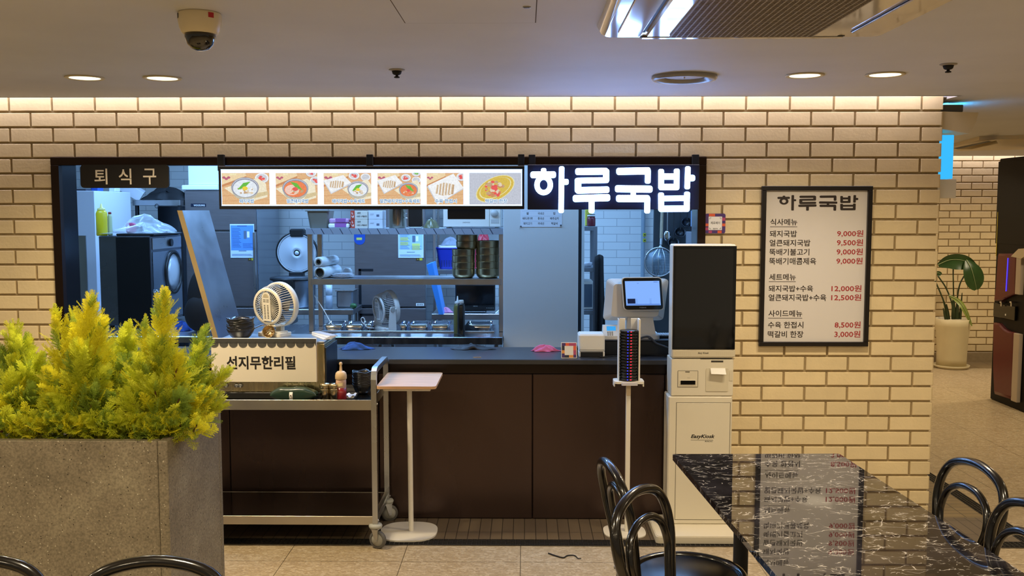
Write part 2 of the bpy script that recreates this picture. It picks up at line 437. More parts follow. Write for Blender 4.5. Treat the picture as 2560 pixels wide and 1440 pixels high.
# --- ceiling with the light coves along both brick walls
CEILM = mat('ceiling_paint', '#cbccd2', .6, noise=.05, nscale=2.2)
mb = MB()
mb.box((-7, -9, CEIL), (8, -.125, CEIL+.05)); mb.box((WR+.035, -.125, CEIL), (8, 5.42, CEIL+.05))
mb.box((-7, -.125, 2.46), (WR+.035, .01, 2.50)); mb.box((WR+.02, -.125, CEIL+.0), (WR+.035, .01, 2.5)); mb.box((WR, .0, CEIL+.01), (WR+.035, 5.42, CEIL+.05))
mb.box((WR, 5.42, 2.46), (7.3, 5.584, 2.5)); mb.box((-7, -.145, CEIL), (WR+.035, -.125, 2.47)); mb.box((WR, 5.40, CEIL), (7.3, 5.42, 2.47))
mb.build('ceiling', CEILM, kind='structure')

# --- kitchen shell
m = bpy.data.materials.new('white_wall_tile'); m.use_nodes = True; N, L = nodes(m); b = N['Principled BSDF']
tc = N.new('ShaderNodeTexCoord'); mp = N.new('ShaderNodeMapping'); mp.inputs['Rotation'].default_value = (PI/2, 0, 0); L.new(tc.outputs['Object'], mp.inputs[0])
bt = N.new('ShaderNodeTexBrick'); L.new(mp.outputs[0], bt.inputs['Vector']); bt.offset = .5
bt.inputs['Color1'].default_value = (*lin('#dfe0dd'), 1); bt.inputs['Color2'].default_value = (*lin('#e4e5e2'), 1); bt.inputs['Mortar'].default_value = (*lin('#b4b6b6'), 1)
bt.inputs['Scale'].default_value = 1; bt.inputs['Brick Width'].default_value = .25; bt.inputs['Row Height'].default_value = .0745; bt.inputs['Mortar Size'].default_value = .003
L.new(bt.outputs['Color'], b.inputs['Base Color']); b.inputs['Roughness'].default_value = .25
bp = N.new('ShaderNodeBump'); bp.inputs['Strength'].default_value = .25; bp.inputs['Distance'].default_value = .004; bp.invert = True
L.new(bt.outputs['Fac'], bp.inputs['Height']); L.new(bp.outputs[0], b.inputs['Normal'])
KTILE = m
KW = mat('kitchen_plaster', '#d6d6d6', .6, noise=.03, nscale=3)
mb = MB(); mb.box((-5.2, 3.9, 0), (2.04, 4.0, 2.6)); mb.build('wall_kitchen_back', KTILE, kind='structure')
mb = MB(); mb.box((-5.3, WT, 0), (-5.2, 4.0, 2.6)); mb.build('wall_kitchen_left', KW, kind='structure')
mb = MB(); mb.box((1.99, WT, 0), (2.037, 4.0, 2.6)); mb.build('wall_kitchen_right', KW, kind='structure')
mb = MB(); mb.box((-5.3, WT, 2.6), (2.04, 4.0, 2.66)); mb.build('ceiling_kitchen', KW, kind='structure')
mb = MB(); mb.box((-5.3, .02, .0), (2.04, 4.0, .012)); mb.build('floor_kitchen', mat('quarry_tile', '#5a4236', .4), kind='structure')

# --- white pillar in the kitchen with the dark door post and white jamb behind it
p0, p1 = W(1258, 600, 1.16).x, W(1446, 600, 1.16).x
mb = MB(); mb.box((p0, 1.16, .012), (p1, 1.46, 2.6), .004)
mb.build('pillar_wall', mat('pillar_paint', '#cfd3d3', .35, noise=.03, nscale=2), kind='structure')
x0, x1 = W(1438, 600, 1.55).x, W(1454, 600, 1.55).x
mb = MB(); mb.box((x0, 1.55, .012), (x1, 1.62, 2.6)); mb.build('trim_5', mat('door_post_dark', '#15181f', .5), kind='structure')
mb = MB(); mb.box((x1, 1.55, .012), (W(1461, 600, 1.55).x, 1.62, 2.6)); mb.build('trim_6', mat('door_jamb_white', '#d8dcdc', .5), kind='structure')

# --- serving hatch: dark brown metal frame, glossy reveals, counter front
BROWN = mat('brown_metal', '#32241c', .24, .75, .15, 2, stretch=(1, 1, .3))
REVEAL = mat('dark_reveal', '#2a2c30', .16, .85)
fw = .044
def frame_bar(a, b, name='hatch_frame'):
    return a, b
wn = bpy.data.objects.new('window_1', None); COL.objects.link(wn); wn['kind'] = 'structure'; wn['_o'] = (0, 0, 0)
mb = MB(); mb.box((X0, -.022, ZT-fw), (X1, .02, ZT), .002); mb.box((X0, -.022, ZC), (X0+fw, .02, ZT-fw), .002); mb.box((X1-fw, -.022, ZC), (X1, .02, ZT-fw), .002)
mb.build('window_frame', BROWN, wn)
mb = MB(); mb.box((X0+.002, .02, ZC), (X0+fw-.006, WT+.005, ZT-.01), .001); mb.box((X1-fw+.006, .02, ZC), (X1-.002, WT+.005, ZT-.01), .001); mb.box((X0, .02, ZT-fw+.006), (X1, WT+.005, ZT-.002), .001)
mb.build('window_reveal', REVEAL, wn)
# ================================================================== COUNTER (fixed joinery of the stall)
ct = thing('serving_counter', 'long dark counter under the hatch with brown metal front panels', 'counter', (-.8, 0, 0))
CTOP = mat('dark_counter_top', '#3b3d42', .3, .2, .08, 5)
mb = MB(); mb.box((X0+.001, -.03, ZC-.028), (X1-.002, .45, ZC), .003); mb.build('countertop', CTOP, ct)
mb = MB(); mb.box((X0+.001, .03, .012), (X1-.003, .43, ZC-.03)); mb.build('carcass', mat('counter_carcass', '#1c1512', .6), ct)
xj = [X0+.005, W(575, 1100, .0).x, W(948, 1100, 0).x, W(1331, 1100, 0).x, W(1660, 1100, 0).x, X1-.003]
FRONT = mat('brown_metal_front', '#4a3a34', .27, .7, .12, 1.5, stretch=(1, 1, .25))
for a, b in zip(xj[:-1], xj[1:]):
    mb = MB(); mb.box((a+.0015, -.006, .006), (b-.0015, .03, ZC-.085), .004); mb.build('front_panel', FRONT, ct)
mb = MB(); mb.box((X0+.001, .0, ZC-.083), (X1-.003, .03, ZC-.03), .002); mb.build('fascia', mat('fascia_dark', '#241a15', .3, .6), ct)
# low steel prep bench on the far left, inside the hatch
BZ = .88
bl = thing('steel_bench', 'stainless work bench at the left end behind the hatch', 'bench', (-3.2, 1.5, .012))
mb = MB(); mb.box((-4.3, 1.08, BZ-.045), (-1.80, 2.3, BZ), .004); mb.build('bench_top', STEEL_H, bl)
for x in (-4.2, -3.0, -1.86):
    for y in (1.15, 2.2):
        mb = MB(); mb.box((x-.02, y-.02, .012), (x+.02, y+.02, BZ-.045)); mb.build('leg', STEEL, bl)
mb = MB(); mb.box((-4.2, 1.15, .25), (-1.8, 2.2, .27)); mb.build('under_shelf', STEEL_H, bl)

# ================================================================== SIGNS
SY = -.075
# strokes of the lit lettering, traced in a 2560 x 815 frame: ((points), width, ring)
STROKES = {
 'ha': [([(228, 150), (228, 190)], 76), ([(76, 216), (366, 213)], 96), ('ring', (228, 362), 97, 112, 76), ([(490, 125), (482, 738)], 78), ([(490, 318), (556, 318)], 84)],
 'ru': [([(730, 168), (1125, 164)], 98), ([(1138, 165), (1138, 290)], 86), ([(1140, 293), (735, 300)], 84), ([(728, 300), (728, 440)], 92), ([(735, 442), (1143, 432)], 96), ([(696, 560), (1152, 548)], 102), ([(926, 560), (925, 740)], 82)],
 'guk': [([(1330, 165), (1740, 158)], 102), ([(1745, 165), (1743, 308)], 82), ([(1310, 418), (1768, 424)], 102), ([(1532, 425), (1532, 545)], 74), ([(1326, 560), (1730, 562)], 102), ([(1738, 565), (1734, 742)], 82)],
 'bap': [([(1938, 165), (1938, 395)], 80), ([(2165, 160), (2163, 395)], 80), ([(1938, 240), (2165, 240)], 90), ([(1940, 393), (2163, 392)], 90), ([(2327, 125), (2318, 392)], 78), ([(2330, 262), (2392, 262)], 92), ([(1936, 507), (1938, 712)], 82), ([(2315, 495), (2310, 712)], 82), ([(1938, 560), (2315, 556)], 80), ([(1940, 710), (2310, 708)], 92)],
}
def stroke_shapes(key, tr, d, scale):
    """extrude every stroke of a syllable; tr maps frame coords to a point, d is the depth vector"""
    out = MB(); tr0 = tr
    for si, st in enumerate(STROKES[key]):
        tr = lambda u, v, k=si: tr0(u, v)+Vector((0, -.00012*k, 0))
        if st[0] == 'ring':
            _, (cx, cy), rx, ry, wd = st; n = 36
            o = [tr(cx+(rx+wd/2)*math.cos(2*PI*i/n), cy+(ry+wd/2)*math.sin(2*PI*i/n)) for i in range(n)]
            q = [tr(cx+(rx-wd/2)*math.cos(2*PI*i/n), cy+(ry-wd/2)*math.sin(2*PI*i/n)) for i in range(n)]
            dv = Vector(d); vs = o+q+[p+dv for p in o]+[p+dv for p in q]; fs = []
            for i in range(n):
                j = (i+1) % n
                fs += [(i, j, n+j, n+i), (2*n+i, 3*n+i, 3*n+j, 2*n+j), (i, 2*n+i, 2*n+j, j), (n+i, n+j, 3*n+j, 3*n+i)]
            out.add(vs, fs)
        else:
            (ax, ay), (bx, by) = st[0]; wd = st[1]; L_ = math.hypot(bx-ax, by-ay); ux, uy = (bx-ax)/L_, (by-ay)/L_; vx, vy = -uy, ux
            e = wd*.42; r = wd*.34; h = wd/2; P = []
            for (cx, cz, a0) in ((L_+e-r, h-r, 0), (-e+r, h-r, PI/2), (-e+r, -h+r, PI), (L_+e-r, -h+r, 1.5*PI)):
                for i in range(5):
                    t = a0+PI/2*i/4; s_ = cx+r*math.cos(t); q_ = cz+r*math.sin(t)
                    mid = min(max(s_/L_, 0), 1); q_ *= 1-.10*math.sin(PI*mid)
                    P.append(tr(ax+ux*s_+vx*q_, ay+uy*s_+vy*q_))
            out.prism(P, d)
    return out
sg = thing('lit_shop_sign', 'white glowing channel letter shop sign on a dark panel over the hatch', 'sign', (.47, -.03, 1.94))
a = W(1319, 413, -.03); b_ = W(1745, 524, -.03)
mb = MB(); mb.box((a.x, -.055, b_.z), (b_.x, -.024, 1.962), .002); mb.build('backing_panel', mat('sign_black_letter_lit', '#1a2036', .3, .2), sg)  # black panel; its navy tint stands for light spilling from the letters
LETTER = emis('letter_glow', '#e6f3ff', 1.0)
_e = [n for n in LETTER.node_tree.nodes if n.type == 'EMISSION'][0]; _e.inputs[0].default_value = (.25, .45, 1.0, 1); _e.inputs[1].default_value = 16.5
SIDE = mat('letter_return', '#3c4a78', .4)
s_ = 440/2560.0
for key in ('ha', 'ru', 'guk', 'bap'):
    tr = lambda u, v: W(1320+u*s_, 400+v*s_, SY)
    lt = stroke_shapes(key, tr, (0, .008, 0), s_).build('letter', LETTER, sg)
    stroke_shapes(key, lambda u, v: tr(u, v)+Vector((0, .0081, 0)), (0, .014, 0), s_).build('letter_return', SIDE, lt)
for px in (1330, 1738):
    c = W(px, 402, -.03); mb = MB(); mb.box((c.x-.018, -.048, 1.95), (c.x+.018, -.0222, 2.016), .002); mb.build('bracket', BLACKM, sg)

# --- back-lit menu light box
LY = -.10
lb = thing('menu_light_box', 'long back-lit menu light box with six food pictures over the hatch', 'sign', (-.82, -.05, 1.83))
a = W(546, 415, LY); b_ = W(1311, 523, LY)
bx0, bx1, bz0, bz1 = a.x, b_.x, b_.z, a.z
mb = MB(); t = .018
mb.box((bx0, LY+.004, bz0), (bx1, -.024, bz1), .002); 
mb.build('back_case', BLACKP, lb)
mb = MB()
for q in (((bx0, LY-.004, bz1-t), (bx1, LY+.006, bz1)), ((bx0, LY-.004, bz0), (bx1, LY+.006, bz0+t)), ((bx0, LY-.004, bz0+t), (bx0+t*.7, LY+.006, bz1-t)), ((bx1-t*.7, LY-.004, bz0+t), (bx1, LY+.006, bz1-t))): mb.box(*q, .002)
mb.build('snap_frame', mat('snap_frame_black', '#1b1c20', .3, .3), lb)
mb = MB(); mb.box((bx0+.01, LY+.0005, bz0+.015), (bx1-.01, LY+.005, bz1-.015)); PGL = emis('panel_glow', '#e4fbff', 1.0); _e = [n for n in PGL.node_tree.nodes if n.type == 'EMISSION'][0]; _e.inputs[0].default_value = (.24, .44, .9, 1); _e.inputs[1].default_value = 6.0
mb.build('light_panel', PGL, lb)
for px in (554, 925, 1303):
    c = W(px, 402, -.03); mb = MB(); mb.box((c.x-.017, -.05, 1.93), (c.x+.017, -.0222, 2.018), .002); mb.build('bracket', BLACKM, lb)
def PE(n_, c_):
    m = emis('print_'+n_, c_, 1.0); N, L = nodes(m); e = [q for q in N if q.type == 'EMISSION'][0]
    tc = N.new('ShaderNodeTexCoord'); t1 = N.new('ShaderNodeTexNoise'); t1.inputs['Scale'].default_value = 120; t1.inputs['Detail'].default_value = 6; t1.inputs['Roughness'].default_value = .7; L.new(tc.outputs['Object'], t1.inputs['Vector'])
    r = N.new('ShaderNodeMapRange'); r.inputs['From Min'].default_value = .3; r.inputs['From Max'].default_value = .7; r.inputs['To Min'].default_value = .84; r.inputs['To Max'].default_value = 1.12; L.new(t1.outputs['Fac'], r.inputs[0]); L.new(r.outputs[0], e.inputs[1]); return m
WOOD_P = PE('wood', '#e3b889'); BOARD_P = PE('board', '#f0d8ae'); BEDGE_P = PE('board_edge', '#cf9266'); NAP_P = PE('napkin', '#f2ead0'); NAPS_P = PE('napkin_fold', '#d9c79c')
RIM_P = PE('bowl_rim', '#8f93a6'); BOWL_P = PE('bowl', '#c3bfae'); SOUP_P = PE('soup', '#e6eef6'); RED_P = PE('red_soup', '#ee8a5c'); PINK_P = PE('pink_soup', '#f6cfc0'); GRN_P = PE('leek', '#6fbf4e'); YEL_P = PE('egg', '#f1d44e')
KIM_P = PE('kimchi', '#e8615e'); MEAT_P = PE('meat', '#e3d3b9'); MEATS_P = PE('meat_edge', '#c6a683'); DISH_P = PE('dish', '#f4f6f8'); DISHS_P = PE('dish_shade', '#cfd3dc'); BEAN_P = PE('jujube', '#bf6a80'); GREY_P = PE('grey_table', '#c4c9d6')
BRASS_P = PE('brass', '#d9bd57'); BRASS2_P = PE('brass_light', '#e9e3b0'); CAPT_P = PE('caption_blue', '#4f86bd'); CAPW_P = PE('caption_white', '#f2fbff'); GARL_P = PE('garlic', '#f3e8bc')
PM = [WOOD_P, BOARD_P, BEDGE_P, NAP_P, NAPS_P, RIM_P, BOWL_P, SOUP_P, RED_P, PINK_P, GRN_P, YEL_P, KIM_P, MEAT_P, MEATS_P, DISH_P, DISHS_P, BEAN_P, GREY_P, BRASS_P, BRASS2_P, GARL_P]
(WO, BO, BE, NA, NS, RI, BW, SO, RE, PI_, GR, YE, KI, ME, MS, DI, DS, BN, GY, BR, B2, GA) = range(22)
def picture(x0, x1, z0, z1, kind, cap, seed):
    """printed photograph: flat shapes on one sheet, each a hair in front of the last"""
    R = random.Random(seed); mb = MB(); lay = [0]; w_, h_ = x1-x0, z1-z0
    def P(u, v): return Vector((x0+min(max(u, 0), 1)*w_, LY-.0002-lay[0]*.00006, z0+min(max(v, 0), 1)*h_))
    def pg(pts, mi): lay[0] += 1; mb.poly([P(*p) for p in pts], mi)
    asp = w_/h_
    def el(cx, cy, rx, mi, ry=None, a=0, n=28):
        ry = rx*.72*asp if ry is None else ry; ca, sa = math.cos(a), math.sin(a)
        pg([(cx+(rx*math.cos(2*PI*i/n)*ca-ry*math.sin(2*PI*i/n)*sa/asp), cy+(rx*math.cos(2*PI*i/n)*sa*asp+ry*math.sin(2*PI*i/n)*ca)) for i in range(n)], mi)
    pg([(0, 0), (1, 0), (1, 1), (0, 1)], GY if kind == 'patty' else WO)
    if kind != 'patty':
        for i in range(5):
            v = .1+i*.17; pg([(0, v), (1, v+.05), (1, v+.058), (0, v+.01)], BE)
        pg([(0, .62), (.52, .9), (.5, 1), (0, 1)], BO); pg([(0, .55), (.52, .84), (.52, .9), (0, .62)], BE)
        for i in range(3): el(.05+.05*i, .85-.04*(i % 2), .035, BN)
        for i in range(3): el(.2+.04*i, .95, .03, GA)
    def side(cx, cy, r, mi):
        el(cx, cy-.025, r*1.06, BE); el(cx, cy-.015, r*1.04, DS); el(cx, cy, r, DI); el(cx, cy-.005, r*.8, DS)
        if mi is not None:
            for i in range(12): el(cx+R.uniform(-.38, .38)*r, cy-.01+R.uniform(-.35, .35)*r, r*R.uniform(.12, .26), mi if i % 4 else PI_)
    def bowl(cx, cy, r, soup):
        pg([(cx-r*1.5, cy-.02), (cx, cy-r*1.7), (cx+r*1.6, cy-.3), (cx+r*1.5, cy+.12), (cx+r*.9, cy+.3)], NA)
        pg([(cx+r*.6, cy-r*1.2), (cx+r*1.7, cy-.22), (cx+r*1.6, cy-.12), (cx+r*.9, cy-r*.6)], NS)
        el(cx, cy-.10, r*.93, BW); el(cx, cy-.05, r*.97, BW); el(cx, cy, r, RI); el(cx, cy, r*.95, DS); el(cx, cy-.015, r*.92, RI); el(cx, cy-.03, r*.87, soup)
        if soup != SO: el(cx-r*.25, cy-.06, r*.55, PI_ if soup == RE and r > .26 else RE)
        for i in range(26): el(cx+R.uniform(-.5, .55)*r, cy-.09+R.uniform(-.3, .25)*r, r*R.uniform(.04, .12), (ME, MS, DI)[i % 3] if soup == SO else (ME, RE, MS)[i % 3])
        for i in range(5):
            o = i*.03*r/.3; s = -1 if soup == SO else 1
            pg([(cx+s*(r*.5-o)-.01, cy-.06+o*.5), (cx+s*(r*.5-o)+.02, cy-.07+o*.5), (cx+s*(.02-o)+.02, cy+.15*r/.3+o*.3), (cx+s*(.02-o)-.01, cy+.15*r/.3+o*.3)], GR)
        el(cx, cy-.03, r*.2, YE if soup == SO else KI)
    def meat(cx, cy, s):
        pg([(cx-s*1.15, cy+.1), (cx+s*.55, cy+s*1.15), (cx+s*1.25, cy+.02), (cx-s*.5, cy-s*1.2)], DS)
        pg([(cx-s*1.1, cy+.13), (cx+s*.55, cy+s*1.2), (cx+s*1.2, cy+.06), (cx-s*.45, cy-s*1.08)], DI)
        for i in range(17):
            u = cx-s*.55+i*s*.064; hh = s*(.5-.019*abs(i-8)); hh *= R.uniform(.9, 1.1); pg([(u-s*.07, cy-hh*.85), (u+s*.06, cy-hh*.95), (u+s*.13, cy+hh), (u+s*.02, cy+hh*1.08)], (ME, MS, DI)[i % 3])
    if kind == 'soup': side(.84, .84, .14, KI); bowl(.49, .54, .29, SO)
    if kind == 'spicy': side(.95, .76, .13, KI); side(.85, 1.0, .12, KI); bowl(.47, .52, .31, RE)
    if kind == 'set': side(.64, .92, .11, KI); side(.88, .87, .1, None); bowl(.72, .50, .22, SO); meat(.28, .63, .25)
    if kind == 'spicyset': side(.66, .85, .11, KI); side(.9, .78, .1, None); side(.9, 1, .1, GR); bowl(.72, .48, .22, RE); meat(.28, .63, .25)
    if kind == 'meat': side(.95, .88, .14, KI); meat(.5, .47, .42)
    if kind == 'patty':
        el(.5, .5, .40, B2, .36, .45); el(.5, .5, .38, BR, .34, .45); el(.5, .52, .33, B2, .28, .45); el(.5, .53, .31, BR, .27, .45)
        for i in range(60):
            t, q = R.uniform(0, 2*PI), R.uniform(0, 1)**.5; el(.48+.18*q*math.cos(t), .5+.23*q*math.sin(t), R.uniform(.015, .045), (ME, MS, BE, KI)[i % 4])
        for i in range(5): el(.47+R.uniform(-.05, .05), .54+R.uniform(-.06, .06), .04, KI)
    pic = mb.build('menu_picture', PM, lb)
    cm = MB(); n = len(cap); hw = min(.115*n*.5/asp, .478); c = .55 if kind != 'soup' else .5
    c = min(max(.52, hw+.01), 1-hw-.01)
    y = LY-.0002-(lay[0]+2)*.00006
    for k in range(8):
        dx, dz = .0024*math.cos(k*PI/4), .0024*math.sin(k*PI/4)
        cm.text(cap, x0+(c-hw)*w_+dx, x0+(c+hw)*w_+dx, z0+.05*h_+dz, z0+.172*h_+dz, y+.00001*k, off=.012, mi=1)
    cm.text(cap, x0+(c-hw)*w_, x0+(c+hw)*w_, z0+.05*h_, z0+.172*h_, y-.0002, off=.012, mi=0)
    cm.build('caption', [CAPT_P, CAPW_P], pic)
for i, (pa, pb, kind, cap) in enumerate([(553.5, 675, 'soup', '돼지국밥'), (688.5, 795, 'spicy', '얼큰돼지국밥'), (808.5, 929, 'set', '돼지국밥+수육세트'), (943, 1052, 'spicyset', '얼큰돼지국밥+수육세트'), (1066, 1159, 'meat', '수육 한접시'), (1173, 1303, 'patty', '떡갈비 한장')]):
    a = W(pa, 432, LY); b_ = W(pb, 511.5, LY); picture(a.x, b_.x, b_.z, a.z, kind, cap, 40+i)

# --- tray return sign
a = W(201, 415, -.03); b_ = W(424, 470, -.03)
ts = thing('tray_return_sign', 'small black hanging sign with three white characters at the left of the hatch', 'sign', ((a.x+b_.x)/2, -.03, a.z))
mb = MB(); P = rrect(a.x, b_.x, b_.z, 1.964, .02, -.036); mb.prism(P, (0, .012, 0)); mb.build('sign_board', mat('sign_board_black', '#15110d', .4), ts)
for (p0_, p1_, ch_) in ((235, 269, '퇴'), (296, 329, '식'), (357, 391, '구')):
    q0, q1 = W(p0_, 421.5, -.037), W(p1_, 461, -.037); MB().text(ch_, q0.x, q1.x, q1.z, q0.z, -.0366, off=.010).build('letter', mat('lettering_ivory', '#e3d8c2', .6), ts)

# --- framed price board on the brick wall
a, b_ = W(1906, 465.5, -.028), W(2183, 465.5, -.028); zt, zb = W(2040, 465, -.028).z, W(2035, 866, -.028).z
bx0, bx1 = a.x, b_.x
pb = thing('menu_price_board', 'tall black-framed price board hung on the brick wall', 'menu board', ((bx0+bx1)/2, -.004, zb))
mb = MB(); t = .024; y0, y1 = -.03, -.0025
for q in (((bx0, y0, zt-t), (bx1, y1, zt)), ((bx0, y0, zb), (bx1, y1, zb+t)), ((bx0, y0, zb+t), (bx0+t, y1, zt-t)), ((bx1-t, y0, zb+t), (bx1, y1, zt-t))): mb.box(*q, .002)
mb.build('frame', mat('board_frame', '#150f0c', .35), pb)
mb = MB(); mb.box((bx0+t, -.012, zb+t), (bx1-t, -.004, zt-t)); sheet = mb.build('printed_sheet', mat('sheet_white', '#ded9d6', .25, coat=.3), pb)
ty = -.0125
def bq(px, py): return W(px, py, ty)
TS = lambda u, v: W(1944+(u-40)/(2435-40)*(2146-1944), 487+(v-80)/(780-80)*(527-487), ty)
PDK = mat('print_dark', '#2c211d', .6); PRD = mat('print_red', '#a8252c', .6)
for key in STROKES:
    q = stroke_shapes(key, TS, (0, .0003, 0), 1); q.build('title_letter', PDK, sheet)
# (left x, baseline span, text) read off a 1113 x 1440 view
VS = 340/1113.0
def vx(x, y): return W(1880+x*VS, 440+y*VS, ty)
def line(name, M_, body, xa, xb, ya, yb, off=.014):
    p, q = vx(xa, ya), vx(xb, yb); MB().text(body, p.x, q.x, q.z, p.z, ty-.0002, off=off).build(name, M_, sheet)
for body, xa, xb, ya, yb in [('식사메뉴', 150, 370, 350, 404), ('돼지국밥', 146, 367, 446, 500), ('얼큰돼지국밥', 144, 477, 521, 575), ('뚝배기불고기', 143, 469, 595, 650), ('뚝배기매콤제육', 141, 524, 669, 726),
        ('세트메뉴', 141, 358, 800, 854), ('돼지국밥+수육', 137, 499, 895, 948), ('얼큰돼지국밥+수육', 136, 607, 968, 1023), ('사이드메뉴', 135, 410, 1098, 1152), ('수육 한접시', 131, 420, 1192, 1246), ('떡갈비 한장', 129, 420, 1268, 1323)]:
    line('menu_lettering', PDK, body, xa, xb, ya, yb)
for xa, xb, y_ in ((148, 370, 414), (138, 358, 863), (132, 411, 1161)):
    p, q = vx(xa, y_), vx(xb, y_+4); MB().box((p.x, ty-.0002, q.z), (q.x, ty, p.z)).build('underline', PDK, sheet)
for body, xa, xb, ya, yb in [('9,000원', 697, 910, 443, 500), ('9,500원', 695, 908, 517, 575), ('9,000원', 693, 906, 592, 650), ('9,000원', 691, 904, 668, 725), ('12,000원', 651, 895, 893, 950), ('12,500원', 649, 893, 967, 1024), ('8,500원', 677, 888, 1190, 1248), ('3,000원', 675, 886, 1266, 1325)]:
    line('price_lettering', PRD, body, xa, xb, ya, yb)

# --- pay sticker on the bricks
a, b_ = W(1763, 534, -.006), W(1813, 583.5, -.006)
st = thing('payment_plaque', 'small square purple and orange plaque stuck beside the hatch on the bricks', 'sign', ((a.x+b_.x)/2, -.002, b_.z))
PURP = mat('plaque_purple', '#4a2f6e', .5); ORNG = mat('plaque_orange', '#e0603a', .5); PNK = mat('plaque_pink', '#b3456e', .5)
mb = MB(); mb.prism(rrect(a.x, b_.x, b_.z, a.z, .010, -.007), (0, .005, 0)); pl = mb.build('plaque', PURP, st)
mb = MB(); wq, hq = b_.x-a.x, a.z-b_.z
for (u0, u1, v0, v1, k) in ((.18, .48, .86, .99, 1), (.0, .17, .36, .5, 1), (.84, .995, .36, .5, 1), (.18, .34, .01, .14, 0), (.62, .82, .01, .14, 1), (.84, .99, .64, .8, 0), (.01, .16, .16, .3, 0)):
    MB().box((a.x+u0*wq, -.0078, b_.z+v0*hq), (a.x+u1*wq, -.0068, b_.z+v1*hq)).build('colour_block', (PNK, ORNG)[k], pl)
mb = MB(); mb.box((a.x+.17*wq, -.0085, b_.z+.17*hq), (b_.x-.17*wq, -.0068, a.z-.15*hq)); wl = mb.build('white_field', PAPER, pl)
mb = MB(); mb.text('제로페이', a.x+.27*wq, b_.x-.27*wq, b_.z+.46*hq, b_.z+.60*hq, -.0087, off=.01); mb.text('zero', a.x+.38*wq, b_.x-.38*wq, b_.z+.2*hq, b_.z+.27*hq, -.0087, off=.01)
for u, v, sx_, sz_ in ((.22, .79, 1, -1), (.78, .79, -1, -1), (.22, .22, 1, 1), (.78, .22, -1, 1)):
    x, z = a.x+u*wq, b_.z+v*hq; mb.box((x, -.0087, z), (x+sx_*.009, -.0086, z+sz_*.0018)); mb.box((x, -.0087, z), (x+sx_*.0018, -.0086, z+sz_*.009))
mb.build('lettering', INK, wl)
# ================================================================== PLANTER AND SHRUBS
m = bpy.data.materials.new('terrazzo_concrete'); m.use_nodes = True; N, L = nodes(m); b = N['Principled BSDF']
tc = N.new('ShaderNodeTexCoord')
n1 = N.new('ShaderNodeTexNoise'); n1.inputs['Scale'].default_value = 5; n1.inputs['Detail'].default_value = 4; L.new(tc.outputs['Object'], n1.inputs['Vector'])
r1 = ramp(N, [(.3, '#756c5a'), (.5, '#837966'), (.7, '#918873')]); L.new(n1.outputs['Fac'], r1.inputs[0])
n2 = N.new('ShaderNodeTexNoise'); n2.inputs['Scale'].default_value = 130; n2.inputs['Detail'].default_value = 5; L.new(tc.outputs['Object'], n2.inputs['Vector'])
mr = N.new('ShaderNodeMapRange'); mr.inputs['From Min'].default_value = .3; mr.inputs['From Max'].default_value = .7; mr.inputs['To Min'].default_value = .68; mr.inputs['To Max'].default_value = 1.3; L.new(n2.outputs['Fac'], mr.inputs[0])
s1 = N.new('ShaderNodeVectorMath'); s1.operation = 'SCALE'; L.new(r1.outputs[0], s1.inputs[0]); L.new(mr.outputs[0], s1.inputs['Scale'])
vo = N.new('ShaderNodeTexVoronoi'); vo.inputs['Scale'].default_value = 75; vo.inputs['Randomness'].default_value = 1; L.new(tc.outputs['Object'], vo.inputs['Vector'])
lt_ = N.new('ShaderNodeMath'); lt_.operation = 'LESS_THAN'; lt_.inputs[1].default_value = .16; L.new(vo.outputs['Distance'], lt_.inputs[0])
sp = N.new('ShaderNodeSeparateColor'); L.new(vo.outputs['Color'], sp.inputs[0]); rc = ramp(N, [(0, '#2b251d'), (.28, '#3a3226'), (.33, '#8d8471'), (.7, '#8d8471'), (.75, '#cfc8b4'), (1, '#b9b09a')]); L.new(sp.outputs[0], rc.inputs[0])
cm = N.new('ShaderNodeMixRGB'); L.new(lt_.outputs[0], cm.inputs[0]); L.new(s1.outputs[0], cm.inputs[1]); L.new(rc.outputs[0], cm.inputs[2])
L.new(cm.outputs[0], b.inputs['Base Color']); b.inputs['Roughness'].default_value = .62
CONC = m
PX, PY0, PY1, PZ = -1.2725, -1.875, -1.273, .90
pl = thing('planter', 'long grey speckled concrete planter box holding the golden shrubs', 'planter', (-2.1, -1.57, 0))
mb = MB(); t = .035
mb.box((-3.0, PY0, 0), (PX-t-.0015, PY0+t, PZ), .003); mb.box((-3.0, PY1-t, 0), (PX, PY1, PZ), .004); mb.box((-3.0, PY0+t, 0), (-3.0+t, PY1-t, PZ), .003)
mb.box((-3.0+t, PY0+t, .3), (PX-t, PY1-t, .32)); mb.build('box', CONC, pl)
mb = MB(); mb.box((PX-t, PY0, 0), (PX, PY1-t-.001, PZ), .003); mb.build('end_panel', CONC, pl)
mb = MB(); R = random.Random(3)
mb.grid(lambda u, v: Vector((-3.0+t+u*(PX-t+3.0-t), PY0+t+v*(PY1-PY0-2*t), PZ-.055+.012*math.sin(u*23)*math.cos(v*9)+R.uniform(-.005, .005))), 40, 14)
mb.build('soil', mat('soil', '#3a2f20', .95, noise=.3, nscale=50, bump=.6), pl)

